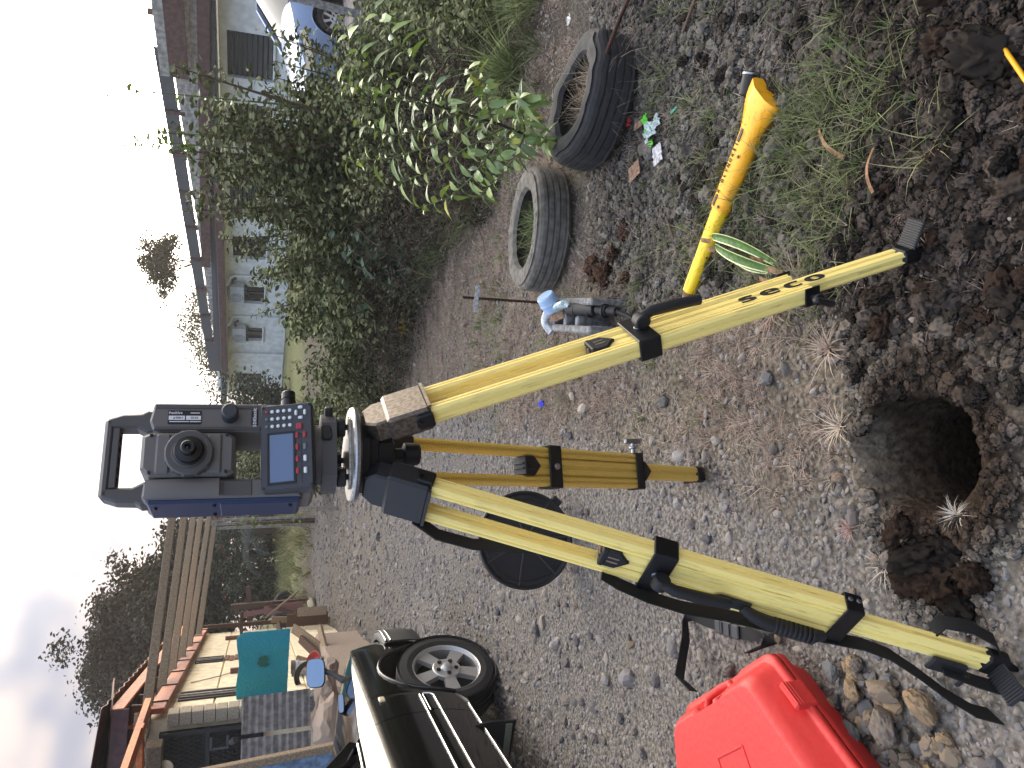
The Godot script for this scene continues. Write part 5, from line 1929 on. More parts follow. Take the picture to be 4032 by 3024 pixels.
	for i in 25:
		var row := []
		for j in 31:
			var u := j / 30.0
			var v := i / 24.0
			var xx := lerpf(-0.335, 0.335, u)
			if v < 0.12 and u > 0.86:
				xx -= (u - 0.86) * 0.3 * (1.0 - v / 0.12)
			var yy := -0.475 * v + 0.012 * sin(u * 9.0) * (1.0 - v) - 0.02 * u * v
			row.append(Vector3(xx - 0.05 * v * (1.0 - u) + 0.0 * u, yy, 0.035 + 0.018 * sin(u * 7.0 + v * 2.0) * v + 0.01 * sin(u * 17.0 + 1.0) * (0.3 + v) + 0.006 * n1.get_noise_2d(u * 22.0, v * 16.0)))
		g.append(row)
	mb = MB.new()
	mb.sheet(g, 0.012)
	obj("cloth", mb, M.towel, tw)
	mb = MB.new()
	var blot := PackedVector2Array()
	for s in 22:
		var a := TAU * s / 22.0
		var r := 0.058 * (1.0 + 0.45 * n1.get_noise_2d(cos(a) * 1.4 + 3.0, sin(a) * 1.4))
		blot.append(Vector2(cos(a) * r * 0.95, sin(a) * r * 0.8))
	mb.prism(tf(Vector3(0.03, -0.235, 0.052), 0, 0.05, 0), blot, 0.004)
	obj("printed_mark", mb, M.towel_mark, tw)
	# bucket, basin and timber pile on the plinth
	var bk := thing("bucket", "white plastic bucket lying among the timber offcuts below the towel", "bucket", Vector3(-3.36, 0.64, -9.0))
	mb = MB.new()
	mb.lathe(Transform3D(), [Vector2(0.0, 0.0), Vector2(0.085, 0.0), Vector2(0.10, 0.2), Vector2(0.112, 0.205), Vector2(0.112, 0.225), Vector2(0.104, 0.23), Vector2(0.108, 0.275), Vector2(0.102, 0.275), Vector2(0.09, 0.02)], 24)
	obj("body", mb, M.pvc_white, bk)
	mb = MB.new()
	mb.lathe(Transform3D(), [Vector2(0.1, 0.24), Vector2(0.115, 0.245), Vector2(0.115, 0.285), Vector2(0.1, 0.285)], 24)
	obj("rim", mb, M.iron_sheet, bk)
	var basin := MB.new()
	basin.lathe(tf(Vector3.ZERO, 0.5, 0, -0.5), [Vector2(0.0, 0.0), Vector2(0.07, 0.0), Vector2(0.115, 0.06), Vector2(0.11, 0.062), Vector2(0.065, 0.008), Vector2(0.0, 0.008)], 20)
	var bo := obj("red_basin", basin, M.litter_red)
	bo.position = Vector3(-3.22, 0.66, -8.8)
	tag(bo, "red bowl between the white bucket and the timber offcuts", "bowl")
	var offs := [[Vector3(-3.22, 0.86, -10.1), Vector3(-3.36, 0.52, -9.6), 0.12, M.pale_timber, "short pale plank leaning down from the timber pile, nearest the road"], [Vector3(-3.05, 0.80, -10.2), Vector3(-3.02, 0.44, -10.1), 0.11, M.pale_timber, "pale plank standing upright at the right end of the timber pile"], [Vector3(-3.30, 0.78, -9.9), Vector3(-3.42, 0.52, -9.3), 0.10, M.brown_timber, "brown offcut under the pale planks of the timber pile"], [Vector3(-3.10, 0.56, -9.7), Vector3(-3.32, 0.50, -9.2), 0.09, M.pale_timber, "lowest pale offcut in front of the timber pile"], [Vector3(-3.45, 0.84, -9.6), Vector3(-3.50, 0.62, -9.5), 0.10, M.pale_timber, "stubby pale block behind the red bowl"], [Vector3(-3.2, 1.04, -10.3), Vector3(-3.45, 0.98, -10.0), 0.09, M.brown_timber, "short brown board below the towel's edge"], [Vector3(-2.86, 0.69, -7.9), Vector3(-3.1, 0.69, -7.5), 0.09, M.pale_timber, "pale offcut on the plinth beside the iron sheets"], [Vector3(-2.80, 0.72, -7.6), Vector3(-2.88, 0.70, -7.2), 0.06, M.brown_timber, "narrow brown offcut at the edge of the plinth"]]
	for o in offs:
		timber("timber_offcut", o[0], o[1], o[2], 0.035, o[3], o[4], "offcut", "timber offcuts at the house", Vector3(0.2, 1, 0.6))
	timber("pale_beam", Vector3(-4.32, 0.05, -13.9), Vector3(-4.25, 1.05, -13.9), 0.10, 0.05, M.pale_timber, "pale upright plank at the far corner of the cream house", "plank")
	timber("dark_board", Vector3(-4.2, 0.10, -13.6), Vector3(-4.2, 0.80, -13.6), 0.22, 0.04, M.brown_timber, "dark board under the far corner of the cream house", "board")
	# coil of black pipe by the bucket
	mb = MB.new()
	for q in 5:
		var pts := []
		for s in 21:
			var a := TAU * s / 20.0
			pts.append(Vector3(cos(a) * (0.13 + 0.006 * q), sin(a) * (0.13 + 0.006 * q), 0.018 * q))
		mb.tube(pts, 0.011, 6)
	var coil := obj("pipe_coil", mb, M.cable_black)
	coil.position = Vector3(-3.22, 0.75, -8.4)
	coil.rotation = Vector3(-0.25, 0.4, 0)
	tag(coil, "coil of thin black pipe behind the car mirror", "coil")
	mb = MB.new()
	mb.tube([Vector3(0, 0, 0), Vector3(-0.05, -0.06, 0.03), Vector3(-0.14, -0.09, 0.06), Vector3(-0.22, -0.05, 0.08), Vector3(-0.25, 0.03, 0.08)], 0.008, 6)
	var wc := obj("white_cable", mb, M.pvc_white)
	wc.position = Vector3(-2.95, 0.80, -8.0)
	tag(wc, "loop of white cable hanging from the black pipe coil", "cable")

# ---------------------------------------------------------------- long white building on the right
func build_white_building() -> void:
	var A := Vector3(-0.5, 0, -30.0)
	var B := Vector3(8.65, 0, -18.0)
	var bl := thing("long_building", "long white single storey building with brown fascia behind the bushes on the right", "building", A)
	var along := (B - A).normalized()
	var outw := along.cross(Vector3.UP).normalized() * -1.0
	outw = Vector3(-along.z, 0, along.x)
	if outw.z < 0:
		outw = -outw
	bl.basis = Basis(along, Vector3.UP, along.cross(Vector3.UP))
	if (bl.basis.z).dot(outw) < 0:
		bl.basis = Basis(along, Vector3.UP, -along.cross(Vector3.UP))
	var L := A.distance_to(B) + 5.0
	var mb := MB.new()
	# wall in strips that leave real window openings
	var wins := [[0.55, 1.15, 1.25, 2.15, 0], [3.0, 3.7, 1.25, 1.95, 0], [4.9, 5.7, 1.22, 1.95, 0], [6.9, 7.8, 1.2, 2.15, 0], [8.6, 10.3, 1.15, 2.2, 1], [11.0, 12.3, 1.15, 2.2, 1], [13.0, 14.2, 1.15, 2.2, 1], [15.0, 16.0, 1.1, 2.2, 2], [16.5, 18.0, 1.1, 2.2, 2]]
	var x := 0.0
	for w in wins:
		mb.box(tf(Vector3((x + w[0]) / 2, 1.2, -0.1)), Vector3(w[0] - x, 3.1, 0.2))
		mb.box(tf(Vector3((w[0] + w[1]) / 2, (w[2] - 0.35) / 2, -0.1)), Vector3(w[1] - w[0], w[2] + 0.35, 0.2))
		mb.box(tf(Vector3((w[0] + w[1]) / 2, (w[3] + 2.75) / 2, -0.1)), Vector3(w[1] - w[0], 2.75 - w[3], 0.2))
		x = w[1]
	mb.box(tf(Vector3((x + L) / 2, 1.2, -0.1)), Vector3(L - x, 3.1, 0.2))
	mb.box(tf(Vector3(0.1, 1.2, -2.6)), Vector3(0.2, 3.1, 4.8))
	obj("wall", mb, M.wall_white, bl)
	mb = MB.new()
	mb.box(tf(Vector3(7.2, 1.2, -4.9)), Vector3(14.4, 3.1, 0.1))
	obj("back_wall", mb, M.wall_white, bl)
	for w in wins:
		mb = MB.new()
		var cx: float = (w[0] + w[1]) / 2
		var cy: float = (w[2] + w[3]) / 2
		var ww: float = w[1] - w[0]
		var hh: float = w[3] - w[2]
		if w[4] == 2:
			for s in [-1.0, 1.0]:
				mb.box(tf(Vector3(cx + s * (ww / 2 - 0.05), cy, -0.08)), Vector3(0.1, hh, 0.1))
			mb.box(tf(Vector3(cx, w[3] - 0.05, -0.08)), Vector3(ww - 0.2, 0.1, 0.1))
			mb.box(tf(Vector3(cx, cy, -0.08)), Vector3(0.06, hh, 0.08))
			obj("window", mb, M.window_frame_brown, bl)
			continue
		mb.box(tf(Vector3(cx, cy, -0.15)), Vector3(ww, hh, 0.04))
		var win := obj("window", mb, M.window_dark, bl)
		mb = MB.new()
		mb.box(tf(Vector3(cx, w[2] - 0.03, 0.02)), Vector3(ww + 0.1, 0.05, 0.1), 0.01)
		obj("sill", mb, M.wall_white, win)
		if w[4] == 1:
			for k in 9:
				mb = MB.new()
				mb.box(tf(Vector3(cx, w[2] + 0.06 + k * (hh - 0.1) / 8.0, -0.07), -0.6), Vector3(ww - 0.06, 0.09, 0.008))
				obj("louvre", mb, M.louvre, win)
		else:
			mb = MB.new()
			mb.box(tf(Vector3(cx, cy, -0.11)), Vector3(0.04, hh, 0.03))
			obj("mullion", mb, M.gutter_grey, win)
	# eaves: soffit, fascia, gutter, roof
	mb = MB.new()
	mb.box(tf(Vector3(L / 2 + 0.2, 2.36, 0.28)), Vector3(L + 0.4, 0.03, 0.62))
	obj("soffit", mb, M.cream_wall, bl)
	mb = MB.new()
	mb.box(tf(Vector3(0.9, 2.52, 0.55)), Vector3(1.8, 0.2, 0.05), 0.008)
	mb.rod(Vector3(0.0, 2.56, 0.62), Vector3(1.8, 2.56, 0.62), 0.06, 10)
	obj("gutter", mb, M.gutter_grey, bl)
	mb = MB.new()
	mb.box(tf(Vector3(6.0, 2.46, 0.58)), Vector3(8.4, 0.22, 0.06), 0.01)
	obj("fascia", mb, M.fascia_brown, bl)
	for p in [[2.35, 2.62], [4.3, 2.6], [6.2, 2.6], [10.6, 2.6]]:
		mb = MB.new()
		mb.tube([Vector3(p[0], 2.40, 0.5), Vector3(p[0], 2.30, 0.45), Vector3(p[0], 2.22, 0.12), Vector3(p[0], 2.1, 0.06), Vector3(p[0], -0.1, 0.06)], 0.045, 8)
		obj("downpipe", mb, M.wall_white, bl)
	# roof edge seen from below: grey strip, brown band, white boards and a top rail that rises to the right
	var rail := func(xx: float) -> float:
		return 2.98 + (xx - 1.5) * 0.066
	var band := func(xx: float) -> float:
		return 2.97 - (xx - 8.5) * 0.03
	var run := func(called: String, x0: float, x1: float, lo0: float, lo1: float, hi0: float, hi1: float, z: float, t: float, m: Material) -> void:
		var q := MB.new()
		q.prism(tf(Vector3(0, 0, z)), PackedVector2Array([Vector2(x0, lo0), Vector2(x1, lo1), Vector2(x1, hi1), Vector2(x0, hi0)]), t)
		obj(called, q, m, bl)
	run.call("roof_strip", 1.8, L, 2.56, 2.40, 2.80, 2.60, 0.40, 0.04, M.gutter_grey)
	run.call("brown_band", 7.0, L, band.call(7.0) - 0.25, band.call(L) - 0.28, band.call(7.0), band.call(L), 0.52, 0.06, M.fascia_brown)
	for k in 4:
		var f0 := k / 4.0
		var f1 := f0 + 0.235
		var l0: float = band.call(8.3)
		var h0: float = rail.call(8.3) - 0.36
		var l1: float = band.call(L)
		var h1: float = rail.call(L) - 0.36
		run.call("roof_board", 8.3, L, lerpf(l0, h0, f0), lerpf(l1, h1, f0), lerpf(l0, h0, f1), lerpf(l1, h1, f1), 0.30 - 0.03 * k, 0.03, M.roof_white)
	run.call("backing_board", 8.3, L, band.call(8.3), band.call(L), rail.call(8.3) - 0.37, rail.call(L) - 0.37, 0.12, 0.03, M.gutter_grey)
	run.call("roof_sheet", 1.8, 8.3, 2.58, 2.74, rail.call(1.8) - 0.33, rail.call(8.3) - 0.36, 0.30, 0.03, M.roof_white)
	run.call("top_rail", 1.5, 13.6, rail.call(1.5) - 0.26, rail.call(13.6) - 0.33, rail.call(1.5), rail.call(13.6), 0.15, 0.06, M.gutter_grey)
	run.call("sign_band", 13.2, L, 3.02, 3.05, 3.42, 3.55, 0.62, 0.06, M.fascia_brown)
	run.call("sign_cap", 13.2, L, 3.42, 3.55, 3.62, 3.85, 0.60, 0.06, M.roof_white)
	for k in 12:
		var px := 3.2 + k * 1.25
		mb = MB.new()
		mb.box(tf(Vector3(px, (2.62 + rail.call(px)) / 2, 0.2)), Vector3(0.10, rail.call(px) - 2.64, 0.12))
		obj("roof_post", mb, M.fascia_brown, bl)
	var g := []
	for i in 2:
		var row := []
		for j in 60:
			row.append(Vector3(-0.1 + (L + 0.1) * j / 59.0, (2.62 if i == 1 else 2.95) + 0.012 * (j % 2), 0.45 if i == 1 else -2.4))
		g.append(row)
	mb = MB.new()
	mb.sheet(g, 0.01)
	obj("roof", mb, M.gutter_grey, bl)
	# air conditioners
	for k in 2:
		var p := Vector3([3.55, 5.55][k], [2.0, 2.05][k], 0.16)
		var u := thing("air_conditioner", ["white air conditioner box under the eave, left one nearer the instrument", "white air conditioner box under the eave, right one above the dark window"][k], "air conditioner", bl.transform * p, 0.0, "air conditioners on the white wall")
		u.basis = bl.basis
		mb = MB.new()
		mb.box(Transform3D(), Vector3(0.72, 0.46, 0.26), 0.02)
		obj("casing", mb, M.pvc_white, u)
		mb = MB.new()
		for r in 3:
			var pts := []
			for s in 21:
				var a := TAU * s / 20.0
				pts.append(Vector3(-0.1 + cos(a) * (0.06 + 0.06 * r), sin(a) * (0.06 + 0.06 * r), 0.135))
			mb.tube(pts, 0.008, 5)
		obj("fan_grille", mb, M.gutter_grey, u)
		mb = MB.new()
		mb.box(tf(Vector3(-0.2, -0.27, 0.0)), Vector3(0.04, 0.08, 0.3))
		mb.box(tf(Vector3(0.2, -0.27, 0.0)), Vector3(0.04, 0.08, 0.3))
		mb.tube([Vector3(0.38, 0.1, 0.0), Vector3(0.5, 0.12, -0.05), Vector3(0.55, 0.0, -0.1)], 0.04, 8)
		obj("bracket", mb, M.gutter_grey, u)
	# driveway of pale concrete under the blue car
	var dv := MB.new()
	dv.box(tf(Vector3(8.2, 0.10, -12.2), 0, -0.55), Vector3(8.0, 0.2, 6.0), 0.02)
	struct_obj("concrete_path", dv, M.concrete_path)
	# slanting steel pole in front of the blue car
	var sp := MB.new()
	sp.rod(Vector3(4.45, 1.7, -9.0), Vector3(4.29, -0.1, -9.0), 0.045, 12)
	tag(obj("slanted_pole", sp, M.pole_grey), "grey steel pole leaning in front of the blue car's wheel", "pole")

# ---------------------------------------------------------------- cars
func curve_at(pts: Array, z: float) -> float:
	for k in pts.size() - 1:
		if z <= pts[k + 1].x:
			var f: float = clampf((z - pts[k].x) / (pts[k + 1].x - pts[k].x), 0.0, 1.0)
			return lerpf(pts[k].y, pts[k + 1].y, f * f * (3.0 - 2.0 * f) * 0.5 + f * 0.5)
	return pts[pts.size() - 1].y

# x of the car's skin at height y and station z (front axle at z = 0, nose at negative z)
func skin_x(P: Dictionary, y: float, z: float) -> float:
	var x: float = P.hw
	x -= 0.05 * pow(clampf((0.45 - y) / 0.25, 0, 1), 2.0)
	x -= 0.10 * pow(clampf((y - 0.55) / 0.35, 0, 1.4), 2.0)
	x -= 0.38 * pow(clampf((P.nose + 0.42 - z) / 0.42, 0, 1), 2.4)
	x -= 0.30 * pow(clampf((z - P.tail + 0.4) / 0.4, 0, 1), 2.4)
	return x

func side_panel(P: Dictionary, z0: float, z1: float, sgn: float, lo := -1.0) -> MB:
	var mb := MB.new()
	var g := []
	var R := 26
	var Cn := maxi(6, int((z1 - z0) / 0.035))
	for i in R + 1:
		g.append([])
	for j in Cn + 1:
		var z := lerpf(z0, z1, float(j) / Cn)
		var yl: float = P.sill if lo < 0 else lo
		if z < 0.0:
			yl = maxf(yl, lerpf(P.sill + 0.06, P.sill, clampf((z - P.nose) / 0.5, 0, 1)))
		for ax in [0.0, P.rear_axle]:
			var dz: float = absf(z - ax)
			if dz < P.arch_r:
				yl = maxf(yl, P.arch_y + sqrt(P.arch_r * P.arch_r - dz * dz))
		var yt := curve_at(P.belt, z)
		for i in R + 1:
			var y := lerpf(yt, yl, float(i) / R)
			g[i].append(Vector3(skin_x(P, y, z) * sgn, y, z))
	if sgn < 0:
		for i in R + 1:
			g[i].reverse()
	mb.sheet(g, 0.015)
	return mb

func wheel(parent: Node3D, at: Vector3, steer: float, r: float, w: float, sgn: float, spokes: int, rim_m: Material) -> void:
	var ax := Basis(Vector3(0, 1, 0), Vector3(sgn, 0, 0), Vector3(0, 1, 0).cross(Vector3(sgn, 0, 0)))
	var t := Transform3D(Basis(Vector3.UP, steer) * ax, at)
	var mb := MB.new()
	var prof := [Vector2(r * 0.66, -w / 2), Vector2(r * 0.9, -w / 2), Vector2(r * 0.98, -w * 0.42)]
	for k in 5:
		var yy := -w * 0.40 + k * w * 0.2
		prof.append(Vector2(r, yy))
		prof.append(Vector2(r, yy + w * 0.13))
		if k < 4:
			prof.append(Vector2(r - 0.008, yy + w * 0.14))
			prof.append(Vector2(r - 0.008, yy + w * 0.19))
	prof.append_array([Vector2(r * 0.98, w * 0.45), Vector2(r * 0.93, w / 2), Vector2(r * 0.80, w * 0.53), Vector2(r * 0.70, w / 2), Vector2(r * 0.67, w * 0.44), Vector2(r * 0.66, -w / 2)])
	mb.lathe(t, prof, 48)
	var ty := obj("tyre", mb, M.rubber, parent)
	# shoulder grooves
	mb = MB.new()
	for k in 56:
		var a := TAU * k / 56.0
		mb.box(t * tf(Vector3(cos(a) * (r * 0.985), w * 0.43, -sin(a) * (r * 0.985)), 0, a, 0), Vector3(0.006, 0.02, 0.012))
	obj("tread_lug", mb, M.gate_black, ty)
	mb = MB.new()
	var q := r * 0.68
	mb.lathe(t, [Vector2(q * 0.88, -w * 0.4), Vector2(q * 0.97, -w * 0.1), Vector2(q * 0.93, w * 0.38), Vector2(q * 0.97, w * 0.47), Vector2(q * 1.0, w * 0.50), Vector2(q * 1.02, w * 0.46)], 48)
	var ri := obj("rim", mb, rim_m, ty)
	mb = MB.new()
	mb.lathe(t, [Vector2(0.0, w * 0.05), Vector2(q * 0.9, w * 0.02)], 32)
	obj("brake_disc", mb, M.gate_frame, ty)
	mb = MB.new()
	for k in spokes:
		var a := TAU * k / spokes + 0.35
		var da := 0.21 if spokes < 6 else 0.12
		var ring := []
		for f in [0.30, 0.55, 0.80, 0.96]:
			var ww: float = q * (0.30 + 0.16 * pow(f, 2.0)) * (1.0 if spokes < 6 else 0.55)
			ring.append([f * q, ww, w * (0.44 - 0.10 * f * 0.0) - 0.012 * f])
		for h in ring.size() - 1:
			var A: Array = ring[h]
			var B: Array = ring[h + 1]
			var e := Basis(Vector3.UP, a)
			mb.quad(t * (e * Vector3(A[0], A[2], A[1] / 2)), t * (e * Vector3(B[0], B[2], B[1] / 2)), t * (e * Vector3(B[0], B[2], -B[1] / 2)), t * (e * Vector3(A[0], A[2], -A[1] / 2)))
			for s in [-0.5, 0.5]:
				mb.quad(t * (e * Vector3(A[0], A[2], A[1] * s)), t * (e * Vector3(B[0], B[2], B[1] * s)), t * (e * Vector3(B[0], B[2] - 0.03, B[1] * s)), t * (e * Vector3(A[0], A[2] - 0.03, A[1] * s)))
	mb.lathe(t, [Vector2(q * 0.42, w * 0.30), Vector2(q * 0.42, w * 0.43), Vector2(q * 0.39, w * 0.455), Vector2(q * 0.18, w * 0.455), Vector2(q * 0.15, w * 0.50), Vector2(q * 0.11, w * 0.57), Vector2(q * 0.05, w * 0.59), Vector2(0.0, w * 0.59)], 32)
	obj("spoke", mb, rim_m, ty)
	mb = MB.new()
	for k in 5:
		var a := TAU * k / 5.0 + 0.9
		mb.lathe(t * tf(Vector3(cos(a) * q * 0.28, w * 0.44, sin(a) * q * 0.28)), [Vector2(0.013, 0.012), Vector2(0.012, 0.006), Vector2(0.0, 0.006)], 10)
		mb.lathe(t * tf(Vector3(cos(a) * q * 0.28, w * 0.44, sin(a) * q * 0.28)), [Vector2(0.006, 0.0), Vector2(0.006, 0.014), Vector2(0.0, 0.016)], 6)
	obj("wheel_nut", mb, M.gate_frame, ty)

func car_shell(root: Node3D, P: Dictionary, paint: Material) -> void:
	var cuts: Array = P.cuts
	for sgn in [1.0, -1.0]:
		for k in cuts.size() - 1:
			var nm: String = ["fender", "door", "door", "quarter_panel"][k]
			obj(nm, side_panel(P, cuts[k] + (0.003 if k > 0 else 0.0), cuts[k + 1] - 0.003, sgn), paint, root)
		# wheel wells
		for ax in [0.0, P.rear_axle]:
			var mb := MB.new()
			var g := []
			for i in 2:
				var row := []
				for j in 17:
					var a := PI * j / 16.0
					row.append(Vector3((P.hw - (0.03 if i == 0 else 0.32)) * sgn, P.arch_y + sin(a) * P.arch_r * 1.02, ax - cos(a) * P.arch_r * 1.02))
				g.append(row)
			mb.sheet(g, 0.01)
			mb.cyl(Transform3D(Basis(Vector3(0, 1, 0), Vector3(1, 0, 0), Vector3(0, 0, -1)), Vector3((P.hw - 0.33) * sgn, P.arch_y, ax)), P.arch_r * 1.05, 0.01, 24)
			obj("wheel_well", mb, M.gate_black, root)
			mb = MB.new()
			var pts := []
			for j in 25:
				var a := PI * j / 24.0
				var y: float = P.arch_y + sin(a) * P.arch_r
				var z: float = ax - cos(a) * P.arch_r
				pts.append(Vector3((skin_x(P, y, z) + 0.002) * sgn, y, z))
			mb.tube(pts, 0.010, 8)
			obj("arch_lip", mb, paint, root)
	# bonnet, tail deck
	var g := []
	for i in 15:
		var z := lerpf(P.nose + 0.02, P.cowl, i / 14.0)
		var row := []
		var yt := curve_at(P.belt, z)
		var xt := skin_x(P, yt, z)
		for j in 21:
			var u := j / 20.0 * 2.0 - 1.0
			var dome: float = (P.crown + 0.05 * clampf((z - P.nose) / 1.0, 0, 1)) * (1.0 - pow(absf(u), 3.0)) * clampf((z - P.nose) / 0.25, 0.2, 1)
			row.append(Vector3(u * (xt - 0.004), yt + 0.004 + dome, z))
		row.reverse()
		g.append(row)
	var mb := MB.new()
	mb.sheet(g, 0.01)
	obj("bonnet", mb, paint, root)
	g = []
	for i in 9:
		var z := lerpf(P.deck, P.tail - 0.02, i / 8.0)
		var row := []
		var yt := curve_at(P.belt, z)
		for j in 13:
			var u := j / 12.0 * 2.0 - 1.0
			row.append(Vector3(-u * (skin_x(P, yt, z) - 0.004), yt + 0.004 + 0.03 * (1.0 - u * u), z))
		g.append(row)
	mb = MB.new()
	mb.sheet(g, 0.01)
	obj("boot_lid", mb, paint, root)
	# nose and tail
	for e in 2:
		g = []
		var zz: float = P.nose if e == 0 else P.tail
		var xw: float = skin_x(P, 0.5, zz)
		for i in 7:
			var row := []
			var y := lerpf(curve_at(P.belt, zz), P.sill, i / 6.0)
			for j in 9:
				var u := j / 8.0 * 2.0 - 1.0
				var bow: float = 0.10 * (1.0 - u * u)
				row.append(Vector3((-u if e == 0 else u) * xw, y, zz - bow if e == 0 else zz + bow))
			g.append(row)
		mb = MB.new()
		mb.sheet(g, 0.01)
		obj("nose_panel" if e == 0 else "tail_panel", mb, paint, root)
	# glasshouse
	var rw: float = P.hw - 0.22
	var bw: float = P.hw - 0.11
	var by := curve_at(P.belt, P.cowl)
	var ry: float = P.roof
	var corners := [Vector3(bw, by + 0.02, P.cowl), Vector3(rw, ry - 0.04, P.roof_f), Vector3(rw, ry - 0.04, P.roof_r), Vector3(bw, curve_at(P.belt, P.deck) + 0.02, P.deck)]
	mb = MB.new()
	g = []
	for i in 9:
		var z := lerpf(P.roof_f, P.roof_r, i / 8.0)
		var row := []
		for j in 13:
			var u := j / 12.0 * 2.0 - 1.0
			row.append(Vector3(-u * rw, ry - 0.045 * u * u - 0.03 * pow(i / 4.0 - 1.0, 2.0), z))
		g.append(row)
	mb.sheet(g, 0.02)
	obj("roof", mb, paint, root)
	for e in 2:
		mb = MB.new()
		g = []
		var lo: Vector3 = corners[0] if e == 0 else corners[3]
		var hi: Vector3 = corners[1] if e == 0 else corners[2]
		for i in 5:
			var row := []
			for j in 9:
				var u := j / 8.0 * 2.0 - 1.0
				var p := lo.lerp(hi, i / 4.0)
				row.append(Vector3(u * p.x * (1.0 if e == 0 else -1.0) * -1.0, p.y + 0.03 * (1 - u * u), p.z + (-0.10 if e == 0 else 0.08) * (1 - u * u)))
			g.append(row)
		mb.sheet(g, 0.006)
		obj("windscreen" if e == 0 else "rear_window", mb, M.dark_glass, root)
	for sgn in [1.0, -1.0]:
		var fl := Vector3(sgn, 1, 1)
		mb = MB.new()
		for k in 3:
			mb.bar(corners[k] * fl, corners[k + 1] * fl, 0.07, 0.05, Vector3(sgn, 0, 0), 0.012)
		var midz: float = lerpf(P.cuts[2], P.cuts[2] + 0.05, 0.5)
		mb.bar(Vector3(bw * sgn, curve_at(P.belt, midz) + 0.01, midz), Vector3(rw * sgn, ry - 0.05, midz + 0.05), 0.08, 0.04, Vector3(sgn, 0, 0), 0.01)
		obj("pillar", mb, paint, root)
		mb = MB.new()
		mb.quad(Vector3((bw - 0.015) * sgn, corners[0].y, corners[0].z + 0.05), Vector3((bw - 0.015) * sgn, corners[3].y, corners[3].z - 0.05), Vector3((rw - 0.01) * sgn, corners[2].y, corners[2].z), Vector3((rw - 0.01) * sgn, corners[1].y, corners[1].z))
		obj("side_window", mb, M.dark_glass, root)
		mb = MB.new()
		var s0 := []
		for j in 20:
			var z := lerpf(P.cowl + 0.05, P.deck, j / 19.0)
			var y := curve_at(P.belt, z) + 0.012
			s0.append(Vector3((skin_x(P, y, z) - 0.004) * sgn, y, z))
		mb.tube(s0, 0.010, 6)
		obj("belt_moulding", mb, M.chrome if P.chrome else paint, root)
	mb = MB.new()
	mb.box(tf(Vector3(0, 0.42, (P.nose + P.tail) / 2)), Vector3(P.hw * 1.3, 0.34, P.tail - P.nose - 1.0))
	mb.box(tf(Vector3(0, 0.62, (P.cowl + P.deck) / 2)), Vector3(P.hw * 1.62, 0.3, P.deck - P.cowl))
	obj("underbody", mb, M.gate_black, root)

